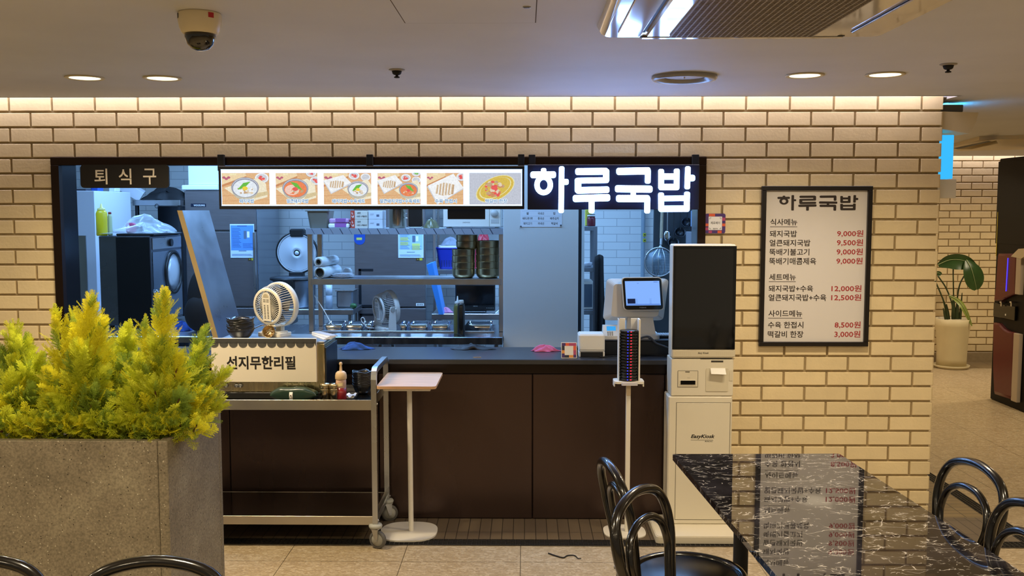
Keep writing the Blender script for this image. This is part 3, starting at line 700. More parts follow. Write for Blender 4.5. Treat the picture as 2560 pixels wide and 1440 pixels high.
def folm(name, col, *a, **k):
    m = mat(name, col, *a, **k); N, L = nodes(m); b = N['Principled BSDF']; t = N.new('ShaderNodeBsdfTranslucent'); mx = N.new('ShaderNodeMixShader'); mx.inputs[0].default_value = .5
    src = b.inputs['Base Color'].links[0].from_socket; L.new(src, t.inputs[0]); L.new(b.outputs[0], mx.inputs[1]); L.new(t.outputs[0], mx.inputs[2]); L.new(mx.outputs[0], N['Material Output'].inputs[0]); return m
FOL = [folm('cypress_gold', '#efe93f', .6, noise=.12, nscale=9, island=.12), folm('cypress_lime', '#dbe048', .6, noise=.12, nscale=9, island=.12), folm('cypress_green', '#a3b84c', .6, noise=.15, nscale=9, island=.12)]
BARK = mat('cypress_bark', '#6a3f22', .85, noise=.2, nscale=30)
def frond_template(R, curl):
    """one flat spray of scale leaves: axis, side twigs and leaflets, unit long along +z, spread in x"""
    V = []; Fc = []
    def leaf(p, d, l, wd):
        d = d.normalized(); s_ = d.cross(Vector((0, 1, 0))); s_ = s_.normalized() if s_.length > .1 else Vector((1, 0, 0))
        o = len(V); k = Vector((0, R.uniform(-.3, .3), 0))*wd
        V.extend([p, p+d*l*.45+s_*wd+k, p+d*l, p+d*l*.45-s_*wd-k]); Fc.append((o, o+1, o+2, o+3))
    nb = 13
    for i in range(nb):
        t = .04+.93*i/nb; base = Vector((0, curl*t*t, t))
        leaf(base, Vector((0, curl, 1)), .16, .014)
        for sd in (-1, 1):
            tl = (.34*(1-t)**.8+.07)*R.uniform(.75, 1.15); a = math.radians(R.uniform(34, 48))
            d = Vector((sd*math.sin(a), R.uniform(-.25, .25), math.cos(a)))
            n = max(2, int(tl/.042))
            for j in range(n):
                q = base+d*tl*(j+.2)/n
                leaf(q, d, tl/n*1.5, .013)
                for s2 in (-1, 1):
                    a2 = a*sd+s2*math.radians(R.uniform(28, 46))
                    leaf(q, Vector((math.sin(a2), R.uniform(-.45, .45), math.cos(a2))), R.uniform(.05, .085)*(1.15-.5*j/n), .0105)
    return np.array([tuple(p) for p in V]), Fc
_R = random.Random(11)
TEMPL = [frond_template(_R, c) for c in (-.25, -.05, .12, .3)]
def shrub(label, base, plumes, stem_top, seed, group='golden shrubs in the planter'):
    """plumes: (start point, tip point, width, number of sprays, colour)"""
    R = random.Random(seed); base = Vector(base)
    t = thing('cypress_shrub', label, 'shrub', base, group)
    sm = MB(); sm.tube(smooth_path([base-Vector((0, 0, .03)), base.lerp(stem_top, .4)+Vector((.012, 0, 0)), stem_top], 5), [.010-.007*i/10 for i in range(11)], 7)
    vs = []; fs = []; ms = []; off = 0
    for (a, b_, wd, n, ci) in plumes:
        a = Vector(a); b_ = Vector(b_); ax = b_-a; Ln = ax.length; axn = ax.normalized()
        sm.tube(smooth_path([base.lerp(stem_top, .25), a, a.lerp(b_, .5), a.lerp(b_, .85)], 4), .0028, 5, caps=False)
        u0 = axn.orthogonal().normalized(); v0 = axn.cross(u0)
        for k in range(n):
            tt = (k+R.uniform(0, .9))/n; tt = tt**.9
            ang = k*2.399+R.uniform(-.4, .4)
            rad = u0*math.cos(ang)+v0*math.sin(ang)
            env = wd*(1-tt)**.75
            ln = max(.05, (env*1.05+.045)*R.uniform(.75, 1.2)); ln = min(ln, .21)
            tilt = math.radians(R.uniform(22, 50)*(1-.55*tt))
            d = (axn*math.cos(tilt)+rad*math.sin(tilt)).normalized()
            org = a+ax*min(tt, .97)*.93+rad*env*R.uniform(.0, .55)
            # frame: z=d, x across
            x = d.cross(rad.lerp(Vector((R.uniform(-1, 1), R.uniform(-1, 1), R.uniform(-1, 1))), .35)); x = x.normalized() if x.length > .05 else u0
            y = d.cross(x)
            V, Fc = TEMPL[R.randrange(4)]
            Mx = np.array([tuple(x*ln), tuple(y*ln), tuple(d*ln)])
            P = V@Mx+np.array(tuple(org))
            c = ci if R.random() < .7 else R.randrange(3)
            vs.append(P); fs.extend([tuple(i+off for i in f) for f in Fc]); ms.extend([c]*len(Fc)); off += len(P)
    sm.build('stem', BARK, t)
    fo = MB(); P = np.concatenate(vs); fo.v = P.tolist(); fo.f = fs; fo.m = ms; fo.sm = [False]*len(fs)
    fo.build('foliage', FOL, t)
    return t
SZ = PZ-.052
def pp(px, py, y): return W(px, py, y)
# (label, base px, y, stem top, plumes [px0,py0 -> px1,py1, y0,y1,width,n,colour])
SHRUBS = [
 ('golden cypress shrub with one tall narrow spire, nearest the planter end', (398, -1.60), (388, 905), [(392, 985, 412, 722, -1.60, -1.58, .085, 60, 0), (375, 1010, 360, 800, -1.6, -1.55, .07, 30, 0), (402, 1010, 395, 850, -1.62, -1.66, .11, 40, 1), (410, 1030, 452, 890, -1.66, -1.66, .08, 26, 0), (380, 1040, 340, 900, -1.68, -1.72, .09, 30, 1), (400, 1065, 385, 960, -1.72, -1.78, .10, 26, 1), (412, 1070, 455, 985, -1.72, -1.8, .07, 22, 2), (378, 1075, 320, 990, -1.7, -1.78, .08, 22, 1)]),
 ('dark lime cypress shrub leaning out over the planter end', (455, -1.50), (462, 970), [(458, 1010, 512, 822, -1.5, -1.42, .085, 38, 2), (470, 1010, 497, 868, -1.48, -1.5, .07, 24, 1), (470, 1030, 570, 925, -1.5, -1.48, .055, 34, 1), (466, 1050, 560, 1008, -1.5, -1.55, .05, 26, 1), (455, 1050, 520, 985, -1.55, -1.62, .07, 26, 0), (450, 1060, 430, 900, -1.5, -1.46, .09, 34, 2), (448, 1075, 480, 1040, -1.6, -1.7, .05, 14, 1)]),
 ('large bushy golden cypress shrub with a visible brown stem', (205, -1.60), (195, 880), [(200, 960, 232, 735, -1.6, -1.56, .085, 56, 0), (190, 970, 180, 775, -1.6, -1.52, .07, 34, 0), (182, 985, 136, 775, -1.58, -1.56, .07, 38, 0), (205, 990, 262, 800, -1.62, -1.6, .075, 38, 0), (210, 1000, 205, 860, -1.66, -1.72, .10, 36, 1), (190, 1030, 130, 930, -1.68, -1.7, .09, 34, 0), (215, 1040, 258, 930, -1.66, -1.72, .085, 30, 1), (190, 1070, 140, 1000, -1.7, -1.76, .08, 24, 1), (212, 1075, 235, 985, -1.72, -1.78, .08, 26, 2)]),
 ('low lime cypress shrub filling the gap behind the two tallest shrubs', (300, -1.45), (302, 945), [(300, 990, 318, 815, -1.45, -1.42, .085, 40, 1), (310, 990, 338, 850, -1.44, -1.45, .07, 26, 1), (290, 1000, 262, 860, -1.46, -1.44, .10, 36, 1), (305, 1030, 300, 900, -1.52, -1.56, .11, 40, 2), (300, 1060, 330, 965, -1.6, -1.66, .08, 26, 1), (295, 1075, 280, 1000, -1.62, -1.7, .08, 22, 2)]),
 ('shaded olive cypress shrub at the left edge of the planter view', (52, -1.55), (50, 920), [(50, 980, 32, 812, -1.55, -1.5, .08, 40, 1), (55, 985, 66, 850, -1.55, -1.52, .075, 30, 1), (45, 1000, 5, 880, -1.56, -1.55, .09, 34, 2), (58, 1010, 100, 900, -1.58, -1.6, .085, 34, 1), (50, 1040, 30, 950, -1.62, -1.68, .09, 30, 1), (55, 1070, 80, 985, -1.66, -1.72, .09, 28, 2), (40, 1075, 0, 1000, -1.68, -1.74, .08, 22, 0)]),
]
for si, (lab, (bx, by), (sx_, sy_), pls) in enumerate(SHRUBS):
    base = W(bx, 1090, by); base.z = SZ
    extra = []; RR = random.Random(90+si)
    for k in range(7):                              # low skirts spreading over the rim
        x = bx+(k-3)*24+RR.uniform(-8, 8); yy = by-.04-.10*RR.random()
        if si == 1 and k > 3: continue
        extra.append((bx+(k-3)*9, 1060, x+(k-3)*7, 985+RR.uniform(-25, 30)+abs(k-3)*6, by-.03, yy, .10, 24, RR.choice((1, 1, 0, 0))))
    for k in range(6 if si != 1 else 2):                              # short front sprays resting on the rim
        x = bx+(k-2.5)*30+RR.uniform(-6, 6); extra.append((x, 1092, x+RR.uniform(-22, 22), 1058+RR.uniform(-14, 10), -1.70, -1.84, .075, 15, RR.choice((1, 1, 2, 0))))
    shrub(lab, base, [(pp(a, b_, y0), pp(c, d, y1), wd*1.05, int(n*1.0), ci) for (a, b_, c, d, y0, y1, wd, n, ci) in pls+extra], pp(sx_, sy_, by), 50+si, None)

# ================================================================== TROLLEY WITH THE SOUP WARMER
CX0, CX1, CY0, CY1 = -1.78, -.745, -.462, -.045
cart = thing('serving_trolley', 'two-tier stainless serving trolley on castors in front of the counter', 'trolley', (-1.26, -.25, 0))
for z, h in ((.765, .052), (.165, .045)):
    mb = MB(); mb.box((CX0+.02, CY0, z-h), (CX1-.028, CY1, z-h+.004), mi=1); 
    for q in (((CX0+.02, CY0-.002, z-h), (CX1-.028, CY0+.002, z)), ((CX0+.02, CY1-.002, z-h), (CX1-.028, CY1+.002, z)), ((CX0+.018, CY0, z-h), (CX0+.022, CY1, z)), ((CX1-.030, CY0, z-h), (CX1-.026, CY1, z))): mb.box(*q, .001)
    if z < .3: mb.box((CX0+.02, CY0, z-.006), (CX1-.028, CY1, z-.002), mi=1)
    else: mb.box((CX0+.02, CY0, z-.022), (CX1-.028, CY1, z-.018), mi=1)
    mb.build('tray_shelf', [mat('tray_lip_steel', '#bdb6a8', .38, 1.0, .05, 4), mat('tray_steel', '#8f8a83', .17, 1.0, .04, 3)], cart)
def square_bend(mb, pts, s_):
    """square section bar along rounded path"""
    mb.tube(pts, s_*.70, 4, caps=True)
for x in (CX0, CX1-.0):
    mb = MB(); zt = .915; rr = .045
    path = [Vector((x-.014, CY0+.0, .125)), Vector((x-.014, CY0, zt-rr))]+[Vector((x-.014, CY0+rr-rr*math.cos(a), zt-rr+rr*math.sin(a))) for a in (PI/8, PI/4, 3*PI/8)]+[Vector((x-.014, CY0+rr, zt)), Vector((x-.014, CY1-rr, zt))]+[Vector((x-.014, CY1-rr+rr*math.sin(a), zt-rr+rr*math.cos(a))) for a in (PI/8, PI/4, 3*PI/8)]+[Vector((x-.014, CY1, zt-rr)), Vector((x-.014, CY1, .125))]
    vs = []
    for i, p in enumerate(path):
        t = (path[min(i+1, len(path)-1)]-path[max(i-1, 0)]).normalized(); nrm = Vector((1, 0, 0)).cross(t)
        for (u, v) in ((-1, -1), (1, -1), (1, 1), (-1, 1)): vs.append(p+Vector((u*.0135, 0, 0))+nrm*v*.0135)
    k = len(path); fs = [(i*4+j, i*4+(j+1) % 4, (i+1)*4+(j+1) % 4, (i+1)*4+j) for i in range(k-1) for j in range(4)]+[(0, 1, 2, 3), ((k-1)*4, (k-1)*4+1, (k-1)*4+2, (k-1)*4+3)]
    mb.add(vs, fs); mb.build('side_frame', STEEL, cart)
    for z in (.745, .145):
        for y in (CY0, CY1):
            s_ = 1 if x > -1 else -1
            mb = MB(); mb.lathe([(.0, .006), (.004, .005), (.006, .002), (.006, 0)], (x-.014+s_*.0135, y, z), 10, Matrix.Rotation(s_*PI/2, 3, 'Y')); mb.build('bolt', CHROME, cart)
    mb = MB(); mb.box((x-.018, CY0+.013, .118), (x-.010, CY1-.013, .142)); mb.build('brace', STEEL, cart)
BUMP = mat('castor_bumper', '#a9aaa2', .55); TYRE = mat('castor_tyre', '#5c5a57', .6); HUB = mat('castor_hub', '#a5a49b', .45)
for x in (CX0, CX1):
    for y in (CY0, CY1):
        ang = -.35 if y < -.2 else .35
        c = Vector((x-.014, y, 0))
        cw = thing('castor', '', '', c); 
        for k_ in ('label', 'category'): del cw[k_]
        cw.parent = cart; cw.location = c-cart.location
        mb = MB(); mb.lathe([(.0, .128), (.03, .126), (.035, .118), (.033, .108), (.012, .104), (0, .104)], c, 20); mb.build('bumper', BUMP, cw)
        Rz = Matrix.Rotation(ang, 3, 'Z'); off = Rz @ Vector((.012, 0, 0)); wc = c+off+Vector((0, 0, .046))
        mb = MB(); prof = [(.046*math.cos(a)*1.0, 0) for a in (0,)]
        ax = Matrix.Rotation(PI/2, 3, 'X')
        mb.lathe([(.034, -.012), (.042, -.012), (.046, -.006), (.046, .006), (.042, .012), (.034, .012)], wc, 24, Rz @ ax, cap=False); mb.build('tyre', TYRE, cw)
        mb = MB(); mb.lathe([(0, -.011), (.034, -.010), (.034, .010), (0, .011)], wc, 20, Rz @ ax); mb.build('hub', HUB, cw)
        mb = MB()
        for sd in (-1, 1):
            P = [c+Rz @ Vector(q) for q in ((-.016, sd*.017, .106), (.022, sd*.017, .106), (.022, sd*.017, .07), (.018, sd*.017, .038), (.006, sd*.017, .038))]
            mb.prism(P, Rz @ Vector((0, sd*.003, 0)))
        mb.box((-.02, -.02, .102), (.026, .02, .107), mtx=Matrix.Translation(c) @ Rz.to_4x4()); mb.cyl(wc+Rz @ Vector((0, -.024, 0)), wc+Rz @ Vector((0, .024, 0)), .005, 8)
        mb.build('fork', STEEL, cw)

# --- bain-marie soup warmer standing on the trolley
TZ = .7472
wu = thing('soup_warmer', 'steel soup warmer with a white refill notice board, standing on the trolley', 'food warmer', (-1.32, -.2, TZ))
ux0, ux1, uy0, uy1 = -1.60, W(838, 850, .1).x, -.352, -.025
uz = 1.035
mb = MB()
mb.box((ux0, uy0, TZ+.0), (-1.042, uy1-.045, TZ+.035), .004); mb.build('foot_rail', BLACKP, wu)
mb = MB(); mb.box((ux0, uy0, TZ+.035), (-1.03, uy1-.03, uz), .004); body = mb.build('body', mat('warmer_steel', '#cdbb90', .25, 1.0, .05, 5, stretch=(14, 1, 1)), wu)
mb = MB(); mb.box((-1.029, uy0+.004, TZ+.035), (-1.022, uy1-.03, uz-.02), .002); mb.build('side_plate', STEEL_D, wu)
for px in (566, 592, 602):
    c = W(px, 963, uy0); mb = MB(); mb.lathe([(0, .012), (.010, .012), (.011, .002), (.013, 0)], c, 14, Matrix.Rotation(PI/2, 3, 'X')); mb.build('knob', STEEL, wu)
# top deck with pan rims
mb = MB(); mb.box((ux0, uy0, uz), (-1.03, uy1-.03, uz+.012), .003); mb.build('top_deck', STEEL_H, wu)
a, b_ = W(527, 846, uy0-.02), W(790, 846, uy0-.02); zb_ = W(655, 955, uy0-.02).z; zt_ = a.z
nb = MB(); nb.box((a.x, uy0-.02, zb_), (b_.x, uy0-.002, zt_), .001); board = nb.build('notice_board', mat('notice_cream', '#e2d8c4', .6), wu)
def q(u, v): return (a.x+u*(b_.x-a.x), zt_+v*(zb_-zt_))
nb = MB(); R = random.Random(2)
x_, z_ = q(0, 0); x2_, z2_ = q(1, .115); nb.box((a.x, uy0-.0205, z2_), (b_.x, uy0-.0199, zt_-.001), mi=0)
nt = 11
for i in range(nt+1):
    cxx = a.x+(b_.x-a.x)*(i+.35)/nt; rr = (b_.x-a.x)/nt*.47
    P = [Vector((min(max(cxx+rr*math.cos(t_), a.x), b_.x), uy0-.021, z2_-.0+rr*.95*math.sin(t_))) for t_ in [PI+PI*k/12 for k in range(13)]]
    if cxx-rr < b_.x-.004: nb.poly(P, 1)
    for k in range(3):
        q0 = .004+.007*k
        P = [Vector((min(max(cxx+rr*.9*math.cos(t_), a.x), b_.x), uy0-.0212, z2_+.016-q0+rr*.5*math.sin(t_))) for t_ in [PI+PI*j/10 for j in range(11)]]
        P += [p+Vector((0, 0, .0018)) for p in reversed(P)]
        if cxx-rr < b_.x-.004: nb.poly(P, 2)
nb.build('roof_tile_print', [mat('tile_print_dark', '#3d3c3a', .6), mat('tile_print_mid', '#55534f', .6), mat('tile_print_line', '#2c2b2a', .6)], board)
nb = MB()
l0, l1 = W(566, 890, uy0-.021), W(739, 924, uy0-.021); nb.text('선지무한리필', l0.x, l1.x, l1.z, l0.z, uy0-.0206, off=.028); nb.build('lettering', INK, board)
deck = uz+.012
# bowls stacked at the left of the deck
BOWLM = mat('black_melamine', '#111113', .3, coat=.3)
def wavy_bowl(mb, c, r, h, seed, n=28):
    R = random.Random(seed); ph = R.uniform(0, 6)
    def rim(a): return 1+.09*math.cos(4*a+ph)
    def f(t, a):
        rr = r*(.45+.55*t**.8); z = h*t**1.6
        return rr*(1+(rim(a)-1)*t*.6), z+(rim(a)-1)*h*.8*t*t
    vs = []; ks = 6
    for side in (0, 1):
        for i in range(ks+1):
            t = i/ks if side == 0 else 1-i/ks
            for j in range(n):
                a = 2*PI*j/n; rr, z = f(t, a)
                if side: rr = max(rr-.0025, .001); z += .0025
                vs.append(Vector((rr*math.cos(a), rr*math.sin(a), z))+c)
    k = 2*(ks+1); fs = [(i*n+j, i*n+(j+1) % n, (i+1)*n+(j+1) % n, (i+1)*n+j) for i in range(k-1) for j in range(n)]
    fs += [list(range(n))[::-1], [(k-1)*n+j for j in range(n)]]
    mb.add(vs, fs, True)
def bowl_stack(px, pyb, y, n, where, grp, r=.072, step=.0085, zb=None, square=False):
    c = W(px, pyb, y); c.z = zb
    for i in range(n):
        j = n-1-i
        mb = MB(); p = c+Vector((0.0012*math.sin(i*2.3), .001*math.cos(i*1.7), i*step)); wavy_bowl(mb, p, r, .05, i if not square else 1)
        o = mb.build('black_bowl', BOWLM, None, p); tag(o, 'black wavy-rimmed bowl %s, %s' % (where, {0: 'topmost of its stack', n-1: 'bottom of its stack'}.get(j, ORD[j]+' from the top of its stack')), 'bowl', grp)
    return c
bowl_stack(602, 843, -.24, 7, 'on the soup warmer', 'black bowls on the soup warmer', .070, .0095, deck+.0005)
# perforated ladle
c = W(672, 829, -.20); c.z = deck+.032
ld = thing('slotted_ladle', 'small perforated steel ladle lying on the soup warmer beside the fan', 'ladle', c-Vector((0, 0, .032)))
mb = MB(); Rm = Matrix.Rotation(math.radians(72), 3, 'X')
mb.lathe([(0, -.030), (.014, -.027), (.024, -.019), (.031, -.006), (.034, .004), (.0325, .004), (.029, -.006), (.022, -.017), (.013, -.0245), (0, -.0275)], c, 24, Rm)
mb.build('ladle_bowl', mat('ladle_brass_steel', '#b39a6d', .3, 1.0), ld)
mb = MB(); 
for i in range(14):
    a = i*2.399; rr = .022*math.sqrt((i+.5)/14)
    p = c+Rm @ Vector((rr*math.cos(a), rr*math.sin(a), -.0285+rr*rr*16)); mb.cyl(p+Rm @ Vector((0, 0, .004)), p-Rm @ Vector((0, 0, .003)), .0024, 8)
mb.build('hole', mat('ladle_hole', '#efe4c8', .5), ld)
mb = MB(); mb.tube(smooth_path([c+Vector((.0, .01, .03)), c+Vector((-.05, .035, .028)), c+Vector((-.14, .08, -.02))], 5), .004, 6); mb.build('ladle_handle', STEEL, ld)
# folded order sheets at the deck's right
for i in range(4):
    mb = MB(); p = Vector((-1.08+.004*i, -.18+.006*i, deck+.0005+i*.0042)); mt = Matrix.Translation(p) @ Matrix.Rotation(.5+.05*i, 4, 'Z')
    mb.box((-.022, -.11, 0), (.022, .11, .004), mtx=mt); o = mb.build('paper_pack', mat('pack_film', '#b9bdc4', .25) if i % 2 else PAPER, None, p)
    tag(o, '%s thin flat packet in the fan of packets on the soup warmer deck' % ('topmost', 'second', 'third', 'bottom')[3-i], 'packet', 'flat packets on the warmer deck')

# --- things on the trolley's top shelf
c = W(735, 990, -.415); c.z = TZ+.0005
wp = thing('wet_wipe_pack', 'dark green refill pouch of wet wipes lying on the trolley', 'wipes pack', c)
GREENF = mat('green_foil', '#22382c', .28, noise=.15, nscale=14, bump=.35, bscale=14)
R = random.Random(5)
def pouch(u, v):
    a = 2*PI*v; x = (u-.5)*.235; e = min(1, 4.2*min(u, 1-u))**.6 if 0 < u < 1 else 0
    hy = .038*(.8+.2*e); hz = .033*e+.002
    ca, sa = math.cos(a), math.sin(a); ca = math.copysign(abs(ca)**.55, ca); sa_ = math.copysign(abs(sa)**.6, sa)
    return Vector((c.x+x+.004*math.sin(a*3), c.y+hy*ca, c.z+.039+hz*sa_+.0014*math.sin(x*60)*math.sin(a)-(.0 if e > .3 else .006)))
mb = MB(); mb.grid(pouch, 28, 22); mb.build('pouch', GREENF, wp)
lab = W(731, 967, -.458)
mb = MB(); mb.grid(lambda u, v: Vector((c.x-.006-.008+.017*u, c.y-.0425*math.cos((v-.5)*1.9)-.001, c.z+.036+.036*math.sin((v-.5)*1.9))), 1, 12); lb_ = mb.build('white_label', PAPER, wp)
mb = MB(); x0_ = c.x-.006; yy = c.y-.0455; zz = c.z+.024
mb.prism([Vector((x0_-.004, yy, zz)), Vector((x0_+.004, yy, zz)), Vector((x0_+.004, yy, zz+.012)), Vector((x0_, yy, zz+.018)), Vector((x0_-.004, yy, zz+.012))], (0, .002, 0), 0)
mb.prism([Vector((x0_-.0022, yy-.0005, zz+.002)), Vector((x0_+.0022, yy-.0005, zz+.002)), Vector((x0_+.0022, yy-.0005, zz+.011)), Vector((x0_-.0022, yy-.0005, zz+.011))], (0, .001, 0), 1)
mb.build('house_mark', [INK, PAPER], lb_)
mb = MB(); mb.box((c.x+.004, c.y-.018, c.z+.0665), (c.x+.034, c.y+.018, c.z+.0745), .002); mb.build('flip_lid', PAPER, wp)

c = W(845, 988, -.36); c.z = TZ+.0005
tr = tag(MB().lathe([(0, 0), (.0, 0)], c).build('x', BLACKP), 'x', 'x'); bpy.data.objects.remove(tr)
mb = MB(); tx0, tx1 = W(792, 985, -.36).x, W(890, 985, -.36).x
mb.prism(rrect_xy(tx0+.006, tx1-.006, -.43, -.26, .02, c.z), (0, 0, .003)); 
P0 = rrect_xy(tx0, tx1, -.438, -.252, .022, c.z+.016); P1 = rrect_xy(tx0+.006, tx1-.006, -.43, -.26, .02, c.z+.002); n = len(P0)
mb.add(P0+P1, [(j, (j+1) % n, n+(j+1) % n, n+j) for j in range(n)], True)
o = mb.build('serving_tray', BLACKP, None, (c.x, -.345, c.z)); tag(o, 'small black plastic tray under the shakers and sauce bottle', 'tray')
tz = c.z+.0035
SHK = mat('shaker_steel', '#c3b493', .2, 1.0)
for px, lab in ((812, 'left steel shaker with a screw top on the black tray'), (835, 'right steel shaker with a screw top, next to the sauce bottle')):
    p = W(px, 986, -.39); p.z = tz; s_ = thing('shaker', lab, 'shaker', p, 'steel shakers on the black tray')
    mb = MB(); mb.lathe([(0, 0), (.021, 0), (.0235, .004), (.0245, .055), (.0235, .06)], p, 22); mb.build('shaker_body', SHK, s_)
    mb = MB(); mb.lathe([(.0245, .06), (.0255, .063), (.0255, .082), (.022, .086), (0, .088)], p, 22); mb.build('shaker_lid', SHK, s_)
p = W(853, 986, -.375); p.z = tz
sb = thing('sauce_bottle', 'squeeze bottle of red sauce with a beige nozzle cap on the black tray', 'bottle', p)
mb = MB(); mb.lathe([(0, 0), (.026, 0), (.028, .004), (.027, .03), (.026, .062), (.0265, .09), (.025, .108)], p, 24); mb.build('bottle_body', mat('sauce_upper', '#c9a58f', .35), sb)
mb = MB(); mb.lathe([(.0, .001), (.0272, .001), (.0288, .004), (.0278, .03), (.0268, .062), (.0, .063)], p, 24); mb.build('sauce', mat('red_sauce', '#8c2027', .25, coat=.3), sb)
BEIGE = mat('beige_plastic', '#d3b489', .45)
mb = MB(); mb.lathe([(.028, .105), (.0295, .108), (.0295, .124), (.026, .138), (.018, .145), (.009, .147), (.0075, .150), (.0055, .176), (.008, .180), (.0085, .186), (.006, .192), (0, .194)], p, 24); mb.build('nozzle_cap', BEIGE, sb)
mb = MB(); a0 = -2.05
mb.grid(lambda u, v: p+Vector((.0285*math.cos(a0+u*.95), .0285*math.sin(a0+u*.95), .070+.016*v+.004*u)), 8, 1); mb.build('paper_tag', mat('tag_yellow', '#e2cd9a', .8), sb)
p = W(877, 981, -.33); p.z = tz
mb = MB(); R = random.Random(8)
mb.grid(lambda u, v: p+Vector(((u-.5)*.05, (v-.5)*.07, .012+.006*math.sin(u*9)*math.cos(v*7)+R.uniform(0, .003))), 10, 10); mb.box(p+Vector((-.02, -.03, 0)), p+Vector((.02, .03, .012)), .004)
o = mb.build('crumpled_napkin', PAPER, None, p); tag(o, 'crumpled white napkin at the right of the black tray', 'napkin')
bowl_stack(906, 985, -.20, 9, 'on the trolley by the handle', 'black bowls on the trolley', .052, .0085, TZ+.0005, True)

# ================================================================== SMALL STAND TABLE
c = G(1028, 1332)
sd = thing('stand_table', 'slim white pedestal side table with a small wood-grain top', 'side table', (c.x, c.y, .0042))
top_z = .84
m = mat('maple_laminate', '#c79d76', .45, noise=.14, nscale=7, stretch=(1, 9, 9))
mb = MB(); q0, q1, q2, q3 = G(943, 966, top_z), G(1091, 966, top_z), G(1106, 931, top_z), G(968, 930, top_z)
x0_, x1_ = (q0.x+q3.x)/2, (q1.x+q2.x)/2; y0_, y1_ = q0.y, q2.y
mb.prism(rrect_xy(x0_, x1_, y0_, y1_, .02, top_z-.014), (0, 0, .014)); mb.build('table_top', m, sd)
mb = MB(); mb.box((x0_+.03, y0_+.03, top_z-.03), (x1_-.03, y1_-.03, top_z-.0145), .003); mb.build('top_plate', WHITEPAINT, sd)
mb = MB(); mb.cyl((c.x, c.y, .012), (c.x-.003, c.y, top_z-.03), .0135, 18); mb.build('pole', WHITEPAINT, sd)
mb = MB(); bw = .152
P = []
for i in range(48):
    a = 2*PI*i/48; cs, sn = math.cos(a), math.sin(a); k = 1/((abs(cs)**2.7+abs(sn)**2.7)**(1/2.7)); P.append(Vector((c.x-.012+bw*k*cs, c.y-.005+bw*k*sn, .0045)))
mb.prism(P, (0, 0, .008)); mb.build('base_plate', WHITEPAINT, sd)

# ================================================================== PAGER TOWER
cb = G(1575, 1332)
pt = thing('pager_stand', 'slim white floor stand holding a tower of black call pagers', 'stand', (cb.x-.03, cb.y, .0042))
mb = MB(); bw = .112
P = []
for i in range(48):
    a = 2*PI*i/48; cs, sn = math.cos(a), math.sin(a); k = 1/((abs(cs)**3+abs(sn)**3)**(1/3)); P.append(Vector((cb.x-.03+bw*k*cs, cb.y+bw*.95*k*sn, .0045)))
mb.prism(P, (0, 0, .006)); mb.build('base_plate', WHITEPAINT, pt)
pz0 = W(1571, 948, cb.y).z; px_ = W(1571, 948, cb.y).x
mb = MB(); mb.box((px_-.012, cb.y-.012, .01), (px_+.012, cb.y+.012, pz0-.02), .002); mb.build('pole', WHITEPAINT, pt)
mb = MB(); mb.box((px_-.011, cb.y-.015, pz0-.085), (px_+.011, cb.y-.012, pz0-.02)); mb.build('pole_clamp', mat('clamp_beige', '#cdb99a', .5), pt)
mb = MB(); mb.prism(rrect_xy(px_-.078, px_+.078, cb.y-.055, cb.y+.055, .02, pz0-.016), (0, 0, .012)); mb.box((px_-.079, cb.y-.03, pz0-.034), (px_-.073, cb.y+.03, pz0-.005)); mb.box((px_+.073, cb.y-.03, pz0-.034), (px_+.079, cb.y+.03, pz0-.005)); mb.build('cradle_tray', WHITEPAINT, pt)
mb = MB(); mb.prism(rrect_xy(px_-.042, px_+.042, cb.y-.07, cb.y-.05, .008, pz0-.022), (0, 0, .014)); mb.build('charge_plate', mat('charge_plate', '#c9c6cf', .35), pt)
ztop = W(1571, 797, cb.y).z
for s_ in (-1, 1):
    mb = MB(); mb.box((px_+s_*.052-.0035, cb.y-.03, pz0-.004), (px_+s_*.055+.0025, cb.y+.04, ztop), .001); mb.build('side_guide', WHITEPAINT, pt)
    mb = MB(); mb.box((px_+s_*.030-.015, cb.y+.044, pz0-.004), (px_+s_*.032+.017, cb.y+.048, ztop-.002), .001); mb.build('back_guide', WHITEPAINT, pt)
LEDB = emis('pager_blue_light', '#2b35ff', 2.6); LEDR = emis('pager_red_light', '#ff2238', 2.4)
PGB = mat('pager_black', '#101012', .25)
npg = 17; ph = (W(1571, 824, cb.y).z-pz0+.004)/npg
def make_pager(c, r, h, lit=True):
    t = thing('call_pager', 'x', 'pager', c)
    mb = MB(); mb.lathe([(0, 0), (r*.9, 0), (r*.93, h*.12), (r*.93, h*.35), (r, h*.45), (r, h*.8), (r*.95, h*.93), (0, h*.93)], c, 28); mb.build('pager_body', PGB, t)
    if lit:
        for (sx_, M_, n_) in ((-.22, LEDB, 'blue_light'), (.12, LEDR, 'red_light')):
            mb = MB(); x = r*sx_; y = -math.sqrt(r*r-x*x)-.0008; w_ = .0028 if sx_ < 0 else .0036
            mb.box((c.x+x-w_, c.y+y, c.z+h*.5), (c.x+x+w_, c.y+y+.002, c.z+h*.76)); mb.build(n_, M_, t)
    return t
pg0 = None
for i in range(npg):
    j = npg-1-i; c = Vector((px_, cb.y-.008, pz0-.0035+i*ph)); lab = 'black call pager with blue and red lights, %s in the stand' % nth(j, npg)
    if pg0 is None: pg0 = make_pager(c, .0485, ph); pg0['label'] = lab; pg0['group'] = 'pagers in the white stand'
    else: dup_at(pg0, c, lab)
mb = MB()
